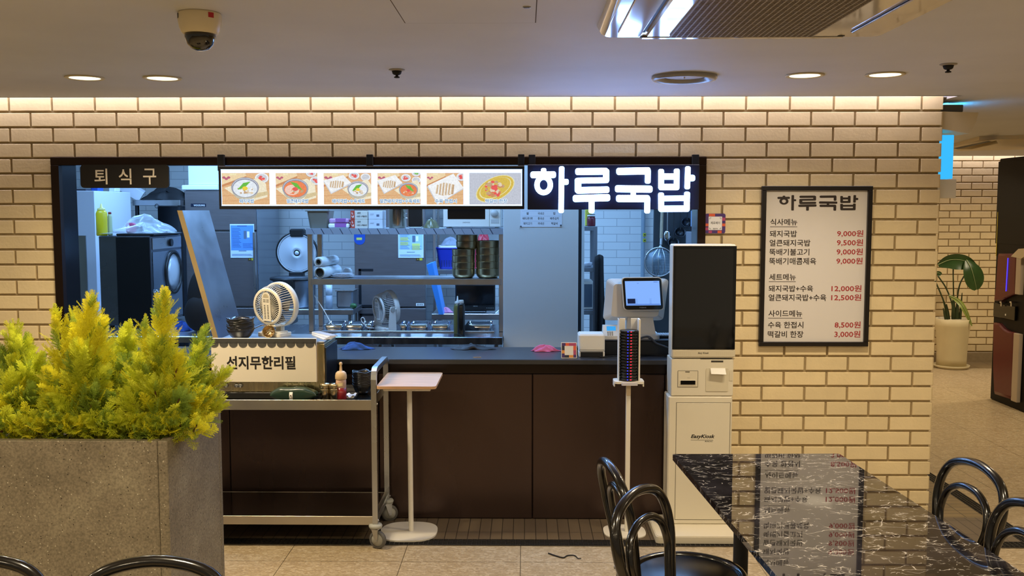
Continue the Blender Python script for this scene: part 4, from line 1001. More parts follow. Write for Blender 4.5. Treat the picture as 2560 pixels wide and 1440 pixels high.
# spare pagers stacked on the counter
c0 = W(1424, 880, .20); c0.z = ZC+.0005
for i in range(3):
    c = c0+Vector((.002*i, .0, i*.0155)); o = make_pager(c, .052, .0155, i == 2); o['label'] = 'black call pager on the counter behind the small card, %s of three' % ('bottom', 'middle', 'topmost')[i]; o['group'] = 'pagers stacked on the counter'
    if i == 2:
        mb = MB(); mb.lathe([(0, .0146), (.036, .0146), (.036, .0152), (0, .0154)], c, 24); mb.build('face_label', mat('pager_face', '#b9bcc4', .4), o)

# ================================================================== SELF-ORDER KIOSK
ky = -.20
kx0, kx1 = W(1681, 700, ky).x, W(1839, 700, ky).x
kz1 = W(1760, 611, ky).z
kk = thing('order_kiosk', 'tall white self-order kiosk with a dark portrait touchscreen', 'kiosk', ((kx0+kx1)/2, -.13, .0045))
KB = mat('kiosk_white', '#ddd5c1', .38)
q0, q1 = G(1640, 1360), G(1855, 1362)
mb = MB(); mb.prism(rrect_xy(q0.x, q1.x, -.392, -.035, .02, .0048), (0, 0, .034)); mb.prism(rrect_xy(q0.x+.004, q1.x-.004, -.388, -.038, .02, .0388), (0, 0, .004)); mb.build('foot_plate', KB, kk)
zs = W(1760, 990, ky).z      # joint between plinth cabinet and head
mb = MB(); mb.box((kx0-.012, ky, .043), (kx1-.004, -.045, zs-.002), .006); low = mb.build('cabinet', KB, kk)
mb = MB(); a, b_ = W(1690.5, 1006, ky), W(1821, 1300, ky); 
for qq in (((a.x, ky-.0006, b_.z), (a.x+.0022, ky+.002, a.z)), ((b_.x-.0022, ky-.0006, b_.z), (b_.x, ky+.002, a.z)), ((a.x, ky-.0006, a.z-.0022), (b_.x, ky+.002, a.z)), ((a.x, ky-.0006, b_.z), (b_.x, ky+.002, b_.z+.0022))): mb.box(*qq)
mb.build('door_gap', mat('gap_dark', '#5d5647', .8), low)
mb = MB(); mb.box((a.x+.003, ky-.0012, b_.z+.003), (b_.x-.003, ky+.002, a.z-.003), .001); door = mb.build('service_door', KB, kk)
mb = MB(); l0, l1 = W(1727, 1086, ky), W(1787, 1098, ky); mb.text('EasyKiosk', l0.x, l1.x, l1.z, l0.z, ky-.0015, off=.03, shear=.3)
u0, u1 = W(1727, 1099.5, ky), W(1783, 1100.5, ky); mb.box((u0.x, ky-.0015, u1.z), (u1.x, ky-.0012, u0.z)); l0, l1 = W(1762, 1101.5, ky), W(1782, 1105, ky); mb.text('KICC', l0.x, l1.x, l1.z, l0.z, ky-.0015, off=.015, shear=.2)
mb.build('lettering', INK, door)
mb = MB(); mb.box((kx0, ky, zs), (kx1-.002, -.05, W(1760, 897, ky).z), .004); head = mb.build('device_panel', KB, kk)
hz0 = W(1760, 895, ky).z
mb = MB(); mb.box((kx0, ky-.006, hz0), (kx1, -.09, kz1), .007); shell = mb.build('screen_shell', KB, kk)
a, b_ = W(1684, 615, ky-.007), W(1837, 874, ky-.007)
mb = MB(); mb.box((a.x, ky-.0085, b_.z), (b_.x, ky-.005, a.z), .001); gl = mb.build('screen_bezel', mat('screen_bezel_black', '#08080a', .06, coat=.6), kk)
a2, b2 = W(1690, 622, ky-.009), W(1829, 869, ky-.009)
mb = MB(); mb.box((a2.x, ky-.0090, b2.z), (b2.x, ky-.008, a2.z)); mb.build('screen', mat('screen_glass', '#1a1a1b', .07, coat=.5), kk)
a, b_ = W(1682, 875.5, ky-.007), W(1838, 892, ky-.007)
mb = MB(); mb.box((a.x, ky-.0075, b_.z), (b_.x, ky-.005, a.z), .001); ch_ = mb.build('chin', mat('kiosk_chin', '#cdc3ab', .45), kk)
mb = MB(); l0, l1 = W(1745, 880, ky-.008), W(1772, 886.5, ky-.008); mb.text('Easy Kiosk', l0.x, l1.x, l1.z, l0.z, ky-.0078, off=.015, shear=.3); mb.build('lettering', INK, ch_)
mb = MB()
for s_, e_ in ((1688, 1726), (1792, 1830)):
    for i in range(9):
        for j in range(3):
            p = W(s_+(e_-s_)*i/8, 881+j*3, ky-.008); mb.box((p.x-.0012, ky-.0078, p.z-.0008), (p.x+.0012, ky-.0074, p.z+.0008))
mb.build('speaker_slots', mat('slot_tan', '#b3a789', .6), ch_)
# card slot, reader, receipt printer
mb = MB(); p, r_ = W(1751, 896, ky), W(1838, 897.5, ky); mb.box((p.x, ky-.0010, r_.z), (r_.x-.004, ky+.001, p.z)); p, r_ = W(1778, 901.5, ky), W(1808, 905.5, ky)
mb.box((p.x, ky-.0012, r_.z), (r_.x, ky+.001, p.z)); mb.build('card_slot', mat('slot_dark', '#33302b', .4), head)
p, r_ = W(1695, 927, ky), W(1744, 967, ky)
mb = MB(); 
mb.box((p.x, ky-.0016, r_.z), (r_.x, ky+.001, p.z), .001); rd = mb.build('card_reader', mat('reader_cream', '#d9d0ba', .4), kk)
mb = MB()
for qq in (((p.x-.0012, ky-.002, r_.z), (p.x, ky, p.z)), ((r_.x, ky-.002, r_.z), (r_.x+.0012, ky, p.z)), ((p.x, ky-.002, p.z), (r_.x, ky, p.z+.0012)), ((p.x, ky-.002, r_.z-.0012), (r_.x, ky, r_.z))): mb.box(*qq)
v0, v1 = W(1713, 928.5, ky), W(1724, 930.5, ky); mb.box((v0.x, ky-.0025, v1.z), (v1.x, ky-.001, v0.z))
for k in range(3):
    c = W(1718+2*k, 944.5, ky); mb.tube([Vector((c.x+.002*math.cos(t_)+.0012*k, ky-.002, c.z+.004*math.sin(t_))) for t_ in (-.9, -.45, 0, .45, .9)], .0004, 4)
mb.build('reader_marks', mat('mark_brown', '#4d463a', .6), rd)
v0, v1 = W(1698, 950, ky), W(1740, 962, ky); mb = MB(); mb.box((v0.x, ky-.004, v1.z), (v1.x, ky-.001, v0.z), .002); mb.build('reader_lip', CREAM, rd)
v0, v1 = W(1701, 951, ky), W(1738, 961, ky); mb = MB(); mb.box((v0.x, ky-.0046, v1.z), (v1.x, ky-.0035, v0.z)); mb.build('reader_mouth', BLACKG, rd)
p, r_ = W(1765, 920, ky), W(1820, 978, ky)
mb = MB(); mb.prism(rrect(p.x, r_.x, r_.z, p.z, .006, ky-.003), (0, .004, 0)); rp = mb.build('receipt_printer', mat('printer_cream', '#d4cbb4', .4), kk)
v0, v1 = W(1774, 920, ky), W(1813, 934, ky)
mb = MB(); mb.prism([Vector((v0.x+.003, ky-.006, v0.z)), Vector((v1.x-.002, ky-.006, v0.z)), Vector((v1.x, ky-.028, v1.z)), Vector((v0.x+.004, ky-.024, v1.z+.002))], (0, .0008, -.0006)); mb.build('receipt_paper', PAPER, rp)
p, r_ = W(1823, 925, ky), W(1832, 952, ky); mb = MB(); mb.prism(rrect(p.x, r_.x, r_.z, p.z, .003, ky-.0016), (0, .002, 0)); mb.build('key_cover', mat('printer_cream', '#d4cbb4', .4), kk)

# ================================================================== MARBLE TABLE
m = bpy.data.materials.new('black_marble'); m.use_nodes = True; N, L = nodes(m); b = N['Principled BSDF']
tc = N.new('ShaderNodeTexCoord')
wn_ = N.new('ShaderNodeTexNoise'); wn_.inputs['Scale'].default_value = 5; wn_.inputs['Detail'].default_value = 6; L.new(tc.outputs['Object'], wn_.inputs['Vector'])
mv = N.new('ShaderNodeMixRGB'); mv.inputs[0].default_value = .12; L.new(tc.outputs['Object'], mv.inputs[1]); L.new(wn_.outputs['Color'], mv.inputs[2])
prev = None
for sc_, wdt, gate, st_ in ((8, .018, .54, (1, 1.7, 1)), (19, .042, .55, (1.0, 2.4, 1)), (42, .095, .56, (1.2, 2.0, 1))):
    mp = N.new('ShaderNodeMapping'); mp.inputs['Scale'].default_value = st_; mp.inputs['Rotation'].default_value = (0, 0, .3*sc_); mp.inputs['Location'].default_value = (sc_*.37, sc_*.11, 0); L.new(mv.outputs[0], mp.inputs[0])
    v_ = N.new('ShaderNodeTexVoronoi'); v_.feature = 'DISTANCE_TO_EDGE'; v_.inputs['Scale'].default_value = sc_; L.new(mp.outputs[0], v_.inputs['Vector'])
    lt2 = N.new('ShaderNodeMapRange'); lt2.inputs['From Min'].default_value = 0; lt2.inputs['From Max'].default_value = wdt; lt2.inputs['To Min'].default_value = 1; lt2.inputs['To Max'].default_value = 0; L.new(v_.outputs['Distance'], lt2.inputs[0])
    g_ = N.new('ShaderNodeTexNoise'); g_.inputs['Scale'].default_value = sc_*.55; g_.inputs['Detail'].default_value = 3; L.new(mp.outputs[0], g_.inputs['Vector'])
    gm = N.new('ShaderNodeMapRange'); gm.inputs['From Min'].default_value = gate; gm.inputs['From Max'].default_value = gate+.09; L.new(g_.outputs['Fac'], gm.inputs[0])
    mu = N.new('ShaderNodeMath'); mu.operation = 'MULTIPLY'; L.new(lt2.outputs[0], mu.inputs[0]); L.new(gm.outputs[0], mu.inputs[1])
    if prev is None: prev = mu
    else:
        mxx = N.new('ShaderNodeMath'); mxx.operation = 'MAXIMUM'; L.new(prev.outputs[0], mxx.inputs[0]); L.new(mu.outputs[0], mxx.inputs[1]); prev = mxx
bn = N.new('ShaderNodeTexNoise'); bn.inputs['Scale'].default_value = 6; bn.inputs['Detail'].default_value = 6; L.new(tc.outputs['Object'], bn.inputs['Vector'])
br_ = ramp(N, [(.35, '#131214'), (.6, '#26242a'), (.75, '#35333a')]); L.new(bn.outputs['Fac'], br_.inputs[0])
cm = N.new('ShaderNodeMixRGB'); cm.inputs[2].default_value = (*lin('#dcd6d0'), 1); L.new(prev.outputs[0], cm.inputs[0]); L.new(br_.outputs[0], cm.inputs[1])
L.new(cm.outputs[0], b.inputs['Base Color']); b.inputs['Roughness'].default_value = .02; b.inputs['Specular IOR Level'].default_value = 1.0; b.inputs['IOR'].default_value = 1.9
MARBLE = m
tz_ = .709
A, B, Cc, Dd = G(1680, 1135, tz_), G(2098, 1134, tz_), G(1931.4, 1435, tz_), G(2560, 1429, tz_)
dl = (Cc-A).normalized(); dr = (Dd-B).normalized(); dm = (dl+dr).normalized()
A2 = A+dm*1.55; B2 = B+dm*1.55
tb = thing('marble_table', 'long glossy black marble table with white veins in the right foreground', 'table', ((A.x+B2.x)/2, (A.y+A2.y)/2, 0))
mb = MB(); th = .022
def inset(pts, r=.02):
    out = []; n = len(pts)
    for i in range(n):
        p = pts[i]; a = (pts[i-1]-p).normalized(); b_ = (pts[(i+1) % n]-p).normalized()
        for k in range(4):
            t_ = k/3; out.append(p+a*r*(1-t_)**2+b_*r*t_**2)
    return out
top = [Vector((p.x, p.y, tz_-th)) for p in inset([A, B, B2, A2], .014)]
mb.prism(top, (0, 0, th)); mb.build('table_top', MARBLE, tb)
ce = (A+B+A2+B2)/4
for k in (-.62, .45):
    p = ce+dm*k-Vector((.10, 0, 0)); mb = MB(); mb.cyl((p.x, p.y, .02), (p.x, p.y, tz_-th-.01), .03, 16); mb.build('pedestal', BLACKM, tb)
    mb = MB(); mb.lathe([(0, .0), (.062, .0), (.064, .008), (.058, .016), (.045, .022), (0, .022)], (p.x, p.y, 0.0), 28); mb.build('foot', BLACKM, tb)
    mb = MB(); mb.box((p.x-.2, p.y-.2, tz_-th-.011), (p.x+.2, p.y+.2, tz_-th-.0005), .002); mb.build('top_spider', BLACKM, tb)

# ================================================================== BENTWOOD CHAIRS
def make_chair(label):
    """sitter faces +y, floor centre at the origin"""
    t = thing('bentwood_chair', label, 'chair', (0, 0, 0), None)
    S = .46
    hp = [(-.195, -.235, 0), (-.165, -.210, .22), (-.125, -.180, .44), (-.118, -.190, .52), (-.146, -.208, .62), (-.176, -.226, .72), (-.168, -.243, .80), (-.115, -.254, .852), (0, -.260, .873)]
    hp = hp+[(-x, y, z) for (x, y, z) in hp[-2::-1]]
    mb = MB(); mb.tube(smooth_path(hp, 5), .0155, 10); mb.build('back_hoop', LACQ, t)
    ip = [(-.092, -.180, .47), (-.088, -.186, .52), (-.110, -.200, .62), (-.128, -.212, .69), (-.110, -.224, .752), (-.06, -.231, .785), (0, -.233, .794)]
    ip = ip+[(-x, y, z) for (x, y, z) in ip[-2::-1]]
    mb = MB(); mb.tube(smooth_path(ip, 5), .0125, 9); mb.build('inner_hoop', LACQ, t)
    mb = MB(); mb.lathe([(0, .452), (.17, .452), (.178, .448), (.178, .44), (0, .44)], (0, .02, .03), 40); mb.build('seat', mat('seat_black', '#0e0d0e', .3, noise=.1, nscale=8), t)
    mb = MB(); mb.lathe([(.176, .425), (.198, .425), (.203, .432), (.203, .452), (.198, .459), (.186, .460), (.178, .453), (.176, .44)], (0, .02, .03), 44, cap=False); mb.build('seat_ring', LACQ, t)
    for sx in (-1, 1):
        mb = MB(); mb.tube(smooth_path([(sx*.14, .13, .46), (sx*.155, .15, .3), (sx*.185, .19, 0.0)], 5), [.017-.004*i/10 for i in range(11)], 9); mb.build('leg', LACQ, t)
        mb = MB()
        for z in (.40, .43, .47): mb.cyl((sx*.120, -.192, z), (sx*.120, -.206, z), .006, 8)
        mb.build('bolt', STEEL, t)
    mb = MB(); mb.tube([(.155*math.cos(a), .155*math.sin(a)-.01, .235) for a in [2*PI*i/36 for i in range(36)]], .009, 8, closed=True); mb.build('foot_ring', LACQ, t)
    return t
ch = make_chair('black bentwood chair left of the marble table, the nearer with its hoop back in front')
def put_chair(o, hoop, face, label=None, dz=0.0):
    """hoop: where the top of the back hoop is; face: unit heading of the sitter"""
    f = Vector((face[0], face[1], 0)).normalized(); rz = math.atan2(-f.x, f.y)
    loc = Vector((hoop.x, hoop.y, 0))+f*.260; loc.z = 0
    o.location = loc; o.rotation_euler = (0, 0, rz)
    if label: o['label'] = label
    return o
put_chair(ch, G(1590, 1217, .888), (.84, -.54))
put_chair(dup(ch), G(1521, 1150, .888), (.985, .16), 'black bentwood chair whose round seat shows beside the marble table, in front of the kiosk')
put_chair(dup(ch), G(2445, 1150, .888), (-.99, -.13), 'black bentwood chair on the right of the marble table, the farther one seen whole')
put_chair(dup(ch), G(2600, 1255, .888), (-.99, -.11), 'black bentwood chair right of the marble table, half cut off by the photo edge')
put_chair(dup(ch), G(386, 1388, .888), (.06, -1), 'black bentwood chair before the planter, its hoop top below the speckled end')
put_chair(dup(ch), G(-70, 1384, .888), (.12, -1), 'black bentwood chair before the planter in the bottom left corner')

# ================================================================== CEILING FITTINGS
cc = CEIL
for i, (px, py, lab) in enumerate([(212, 193, 'round warm recessed downlight, outermost of the left pair'), (406, 194, 'round warm recessed downlight of the left pair, nearer the dome camera'), (2012, 187, 'round warm recessed downlight of the right pair, beside the round air vent'), (2213, 185, 'round warm recessed downlight of the right pair, nearer the wall corner')]):
    c = G(px, py, cc)
    d = thing('downlight', lab, 'ceiling light', c, 'ceiling downlights')
    mb = MB(); mb.lathe([(.083, 0), (.085, -.004), (.080, -.007), (.066, -.004), (.064, .0)], c-Vector((0, 0, .0003)), 32, cap=False); mb.build('trim_ring', mat('downlight_trim', '#cdbf9c', .4), d)
    mb = MB(); mb.lathe([(0, -.0085), (.04, -.0080), (.066, -.0045)], c, 28); mb.build('diffuser', emis('downlight_glow', '#fff1c4', 2.2), d)
c = G(1711, 190, cc)
v_ = thing('round_air_vent', 'round white ceiling air diffuser above the lit sign', 'air vent', c)
mb = MB(); mb.lathe([(.142, 0), (.145, -.010), (.138, -.019), (.126, -.020), (.112, -.012), (.104, -.002)], c, 48, cap=False); mb.build('outer_ring', mat('vent_ring_grey', '#8d8b88', .25), v_)
mb = MB(); mb.lathe([(0, -.0035), (.088, -.0035), (.092, -.0015)], c, 40); mb.box(c+Vector((-.003, -.003, -.012)), c+Vector((.003, .003, -.003))); mb.build('centre_disc', mat('vent_white', '#c9c7c5', .35), v_)
mb = MB(); mb.lathe([(.09, -.0012), (.106, -.0012)], c, 36, cap=False); mb.build('slot', mat('vent_slot', '#4a4744', .7), v_)
for px, py, lab in ((992, 174, 'small black sprinkler head on the ceiling left of the access panel edge'), (2371, 160, 'small black sprinkler head on the ceiling near the wall corner')):
    c = G(px, py, cc); s_ = thing('sprinkler', lab, 'sprinkler', c, 'ceiling sprinklers')
    mb = MB(); mb.lathe([(.034, -.0003), (.034, -.003), (.024, -.006), (.018, -.0062)], c, 22); mb.build('escutcheon', mat('sprinkler_cup', '#9d958a', .5), s_)
    mb = MB(); mb.lathe([(.022, -.004), (.018, -.018), (.012, -.022), (.006, -.022), (.006, -.028), (.012, -.030), (.012, -.034), (0, -.036)], c, 18); mb.build('head', BLACKM, s_)
# dome camera
c = G(499, 24, cc); c = G(499, 33, cc)
dc = thing('dome_camera', 'white ceiling security camera with a dark glass dome', 'security camera', c)
DW = mat('dome_white', '#dfd3b4', .35)
mb = MB(); mb.lathe([(.062, 0), (.064, -.004), (.064, -.022), (.060, -.045), (.054, -.058), (.050, -.062), (.044, -.062)], c-Vector((0, 0, .0003)), 36); bs = mb.build('housing', DW, dc)
mb = MB(); mb.lathe([(.0465, -.060), (.046, -.072), (.038, -.094), (.024, -.107), (.010, -.1115), (0, -.112)], c, 30); mb.build('dome', mat('dome_glass', '#14110f', .05, coat=.8), dc)
for a_, col_, n_ in ((-.72, '#b3202a', 'red_sticker'), (-2.55, '#3d3528', 'dark_sticker')):
    mb = MB(); w_ = .14 if col_ == '#b3202a' else .1
    mb.grid(lambda u, v: c+Vector((.0648*math.cos(a_+(u-.5)*w_*2), .0648*math.sin(a_+(u-.5)*w_*2), -.006-.015*v)), 6, 1); mb.build(n_, mat(n_, col_, .5), bs)
# access hatch
q0, q1 = G(1012, 57, cc), G(1340, 56, cc)
ah = thing('ceiling_hatch', 'square ceiling access panel with a round lock', 'access panel', ((q0.x+q1.x)/2, q0.y-.22, cc))
mb = MB(); mb.box((q0.x+.003, q0.y-.45, cc-.0016), (q1.x-.003, q0.y-.003, cc-.0002)); mb.build('panel', CEILM, ah)
mb = MB()
for qq in (((q0.x, q0.y-.453, cc-.0012), (q0.x+.003, q0.y, cc-.0001)), ((q1.x-.003, q0.y-.453, cc-.0012), (q1.x, q0.y, cc-.0001)), ((q0.x, q0.y-.003, cc-.0012), (q1.x, q0.y, cc-.0001)), ((q0.x, q0.y-.453, cc-.0012), (q1.x, q0.y-.45, cc-.0001))): mb.box(*qq)
mb.build('shadow_gap', mat('gap_brown', '#4c4136', .9), ah)
c = G(1317, 16, cc); mb = MB(); mb.lathe([(.012, -.0014), (.012, -.0035), (.007, -.0045), (0, -.004)], c, 20); mb.box((c.x-.008, c.y-.0012, cc-.0052), (c.x+.008, c.y+.0012, cc-.004)); mb.build('lock', mat('lock_nickel', '#8d8a88', .3, .9), ah)
# cassette air conditioner
ACM = mat('cassette_gloss', '#cfc7ba', .1, coat=.6); 
zb_ = cc-.034; q0, q1 = G(1490, 97, zb_), G(2222, 88, zb_)
x0_, x1_, y1_ = q0.x, q1.x, q0.y; y0_ = y1_-.95
ac = thing('ceiling_air_conditioner', 'glossy white four-way cassette air conditioner in the ceiling', 'air conditioner', ((x0_+x1_)/2, (y0_+y1_)/2, cc))
mb = MB(); PO = rrect_xy(x0_, x1_, y0_, y1_, .04, cc-.0005, 8); PI2 = rrect_xy(x0_+.012, x1_-.012, y0_+.012, y1_-.012, .045, zb_+.006, 8); P3 = rrect_xy(x0_+.025, x1_-.025, y0_+.025, y1_-.025, .03, zb_, 8); n = len(PO)
mb.add(PO+PI2+P3, [(k*n+j, k*n+(j+1) % n, (k+1)*n+(j+1) % n, (k+1)*n+j) for k in (0, 1) for j in range(n)], True); mb.add(P3, [list(range(n))], False)
mb.build('fascia', ACM, ac)
gx0, gx1, gy0, gy1 = x0_+.21, x1_-.21, y0_+.21, y1_-.075
gx0 = G(1675, 80, zb_).x; gy1 = G(1700, 79, zb_).y; gx1 = G(2042, 70, zb_).x; gy0 = gy1-.62
mb = MB(); mb.box((gx0-.075, gy0-.05, zb_-.012), (gx1+.09, gy1+.022, zb_), .008); pnl = mb.build('intake_panel', ACM, ac)
GR_ = mat('grille_dark', '#3f3a34', .5)
mb = MB(); mb.box((gx0, gy0, zb_-.0135), (gx1, gy1, zb_-.011), mi=1)
nx, ny = 26, 40
for i in range(nx+1):
    x = gx0+(gx1-gx0)*i/nx; mb.box((x-.0022, gy0, zb_-.018), (x+.0022, gy1, zb_-.013), mi=0)
for j in range(ny+1):
    y = gy0+(gy1-gy0)*j/ny; mb.box((gx0, y-.0022, zb_-.0175), (gx1, y+.0022, zb_-.013), mi=0)
mb.build('grille', [mat('grille_bar', '#857a6b', .45), GR_], pnl)
SL = mat('louver_slot', '#16181d', .5)
fx0, fx1 = G(1530, 60, zb_).x, G(1590, 70, zb_).x
for k, (xa, xb) in enumerate(((x0_+.06, x0_+.145), (x1_-.145, x1_-.06))):
    mb = MB(); mb.box((xa, y0_+.12, zb_-.002), (xb if k == 0 else xa+.008, y1_-.12, zb_+.0), mi=0); sl = mb.build('air_slot', SL, ac)
    mt = Matrix.Translation(((xa+xb)/2, 0, zb_-(.010, .0045)[k])) @ Matrix.Rotation(math.radians(10 if k == 0 else -1.5), 4, 'Y')
    mb = MB(); mb.box((-.043, y0_+.13, -.003), ((.026, .042)[k], y1_-.13, .003), .002, mtx=mt); mb.build('louver', ACM, sl)
for k, (ya, yb) in enumerate(((y1_-.052, y1_-.022), (y0_+.06, y0_+.14))):
    mb = MB(); mb.box((x0_+.14, ya, zb_-.0015), (x1_-.14, yb, zb_+.0)); sl = mb.build('air_slot', SL, ac)
    mb = MB(); mb.box((x0_+.145, ya+.004, zb_-.006), (x1_-.145, yb-.003, zb_-.002), .001); mb.build('louver', ACM, sl)
c = G(1850, 78, zb_); mb = MB(); mb.lathe([(.018, -.012), (.016, -.017), (0, -.018)], Vector((c.x, gy1+.006, zb_)), 18); mb.build('badge', mat('badge_grey', '#6d6557', .5), pnl)

# scrap on the floor
pts = [G(x, y, .0) for x, y in ((1371, 1385), (1388, 1391), (1408, 1396), (1418, 1391), (1434, 1390), (1441, 1394), (1445, 1398), (1453, 1398))]
mb = MB(); P = smooth_path([p+Vector((0, 0, .004)) for p in pts], 4); mb.tube(P, [.004-.0022*i/len(P) for i in range(len(P))], 6)
o = mb.build('strap_scrap', BLACKM, None, pts[3]); tag(o, 'thin black strip of torn strap lying on the floor tiles', 'scrap')

# ================================================================== CORRIDOR
# wall-hung insect lamp round the corner
lx = WR+.006
c = Vector((lx, .16, 0))
zt_ = W(2380, 300, .16).z
il = thing('insect_lamp', 'wall-mounted insect trap lamp with a glowing blue strip round the wall corner', 'wall lamp', (WR, .16, zt_))
def wcx(px, y=.16): return W(px, 300, y).x
def wcz(py, y=.16): return W(2370, py, y).z
mb = MB(); mb.prism([Vector((WR+.004, .04, wcz(284))), Vector((wcx(2420), .04, wcz(287))), Vector((wcx(2415), .04, wcz(310))), Vector((wcx(2400), .04, wcz(338))), Vector((WR+.004, .04, wcz(326)))], (0, .24, 0)); mb.build('hood', mat('hood_cream', '#cfbf9a', .45), il)
mb = MB(); mb.box((WR+.003, .07, wcz(284)), (wcx(2389), .23, wcz(266)), .004); mb.build('top_box', mat('top_box_grey', '#5d5b55', .5), il)
mb = MB(); mb.tube([Vector((WR+.04, .11, wcz(270))), Vector((WR+.02, .11, wcz(258))), Vector((WR+.01, .11, wcz(248)))], .006, 6); mb.build('cable', BLACKP, il)
BL_ = emis('uv_glow', '#3ab6f7', 1.1)
mb = MB(); mb.box((WR+.003, .08, wcz(448)), (wcx(2371), .21, wcz(340)), .003); mb.build('tube_cover', BL_, il)
mb = MB(); mb.box((wcx(2376), .236, wcz(284)), (wcx(2389)-.006, .262, wcz(274)), 0); mb.build('upper_tube', emis('uv_glow_up', '#2fb4ff', 320.0), il)
cd_ = thing('wall_switch_card', 'blank white card holder on the wall edge under the blue lamp', 'card', (WR, .16, wcz(496)))
mb = MB(); mb.box((WR+.003, .08, wcz(496)), (wcx(2381), .17, wcz(449)), .003); mb.build('card', PAPER, cd_)
# corridor cassette unit
cu = thing('corridor_air_conditioner', 'cream ceiling cassette unit with an open louver in the corridor', 'air conditioner', (4.6, 3.6, cc))
CCM = mat('cassette_cream', '#c8b88f', .35); zc_ = cc-.03
P = [G(px, py, zc_) for px, py in ((2366, 372), (2448, 350), (2590, 346), (2640, 372), (2372, 378))]
mb = MB(); mb.prism(P, (0, 0, .0295)); mb.build('fascia', CCM, cu)
mb = MB(); mb.prism([G(px, py, zc_-.002) for px, py in ((2384, 371), (2470, 353), (2486, 355), (2400, 374))], (0, 0, .0019)); sl = mb.build('air_slot', SL, cu)
P = [G(2396, 374, zc_-.04), G(2492, 352.5, zc_-.012), G(2496, 359.5, zc_-.055), G(2430, 374, zc_-.06)]
mb = MB(); mb.prism(P, (0, .01, .005)); mb.build('louver', CCM, sl)
# potted plant
pc = Vector((4.57, 5.20, .0042)); pc = W(2378, 912, 5.2); pc.z = .0045
pp_ = thing('potted_plant', 'tall cream pot with a dark large-leaved plant against the far brick wall', 'potted plant', pc)
rt = (W(2425, 800, 5.2).x-W(2337, 800, 5.2).x)/2; ph_ = W(2380, 797, 5.2).z
mb = MB(); mb.lathe([(0, .02), (rt*.80, .02), (rt*.80, .1), (rt*.83, ph_*.55), (rt*.93, ph_*.85), (rt, ph_), (rt*.93, ph_), (rt*.88, ph_*.9), (0, ph_*.9)], pc, 36); mb.build('pot', mat('pot_cream', '#cdbf98', .5, noise=.04, nscale=6), pp_)
mb = MB(); mb.lathe([(0, 0), (rt*.92, 0), (rt*.98, .03), (rt*.94, .03), (rt*.88, .012), (0, .012)], pc, 36); mb.build('saucer', mat('pot_cream', '#cdbf98', .5), pp_)
mb = MB(); mb.lathe([(0, ph_*.93), (rt*.9, ph_*.93)], pc, 24); mb.build('soil', mat('soil', '#3a2f20', .95), pp_)
ST_ = mat('plant_stem', '#2e3a1a', .5); LF_ = mat('plant_leaf', '#2f4a22', .35, noise=.2, nscale=14); LF2 = mat('plant_leaf_pale', '#7d8a3a', .4, noise=.2, nscale=14)
def kp(px, py, dy=0.0): return W(px, py, 5.2+dy)
def stalk(mb, pts, r): mb.tube(smooth_path([kp(*p) for p in pts], 5), r, 7)
for pts, r in (([(2382, 795), (2380, 760), (2365, 720), (2345, 690)], .008), ([(2386, 795), (2384, 740), (2383, 690), (2383, 650)], .007), ([(2390, 795), (2394, 740), (2400, 710), (2410, 690)], .008), ([(2372, 795), (2362, 760), (2350, 730), (2338, 702)], .008), ([(2368, 795), (2356, 745), (2345, 718), (2337, 708)], .006)):
    mb = MB(); stalk(mb, pts, r); mb.build('stalk', ST_, pp_)
for x, h, r in ((2371, 760, .022), (2384, 735, .026), (2392, 745, .024), (2400, 732, .016), (2365, 770, .018)):
    mb = MB(); a = kp(x, 798); b_ = kp(x+(x-2385)*.35, h); mb.tube([a, a.lerp(b_, .5), b_], [r, r*.8, r*.25], 8); mb.build('sheath', ST_, pp_)
def leaf(mb, spine, wid, fold=.25, tip=.0):
    P = smooth_path([kp(*p) for p in spine], 6); n = len(P)
    for i in range(n-1): pass
    def fn(u, v):
        i = min(int(u*(n-1)), n-2); f_ = u*(n-1)-i; p = P[i].lerp(P[i+1], f_); t_ = (P[i+1]-P[i]).normalized(); s_ = t_.cross(Vector((0, -1, 0))).normalized()
        w_ = wid*math.sin(PI*min(u*.93+.04, 1))**.7; k = (v-.5)*2
        return p+s_*k*w_+Vector((0, -1, 0))*fold*w_*(k*k)-Vector((0, 0, 1))*.25*w_*abs(k)
    mb.grid(fn, 16, 8)
for spine, wid, M_ in (([(2345, 662), (2375, 650, -.03), (2410, 652, -.05), (2442, 668, -.02)], .085, LF_), ([(2416, 650, -.06), (2428, 672, -.1), (2436, 700, -.1), (2441, 724, -.08)], .105, LF_), ([(2372, 738, -.05), (2396, 752, -.1), (2412, 775, -.14), (2430, 815, -.16)], .028, LF2), ([(2337, 690), (2342, 683, -.02), (2349, 684, -.02), (2353, 687, -.02)], .03, LF_)):
    mb = MB(); leaf(mb, spine, wid); lf = mb.build('leaf', M_, pp_)
    mb = MB(); P = smooth_path([kp(*p)+Vector((0, -.004, .002)) for p in spine], 6); mb.tube(P, [.005*(1-.8*i/len(P)) for i in range(len(P))], 5); mb.build('midrib', mat('leaf_midrib', '#9aa878', .5), lf)
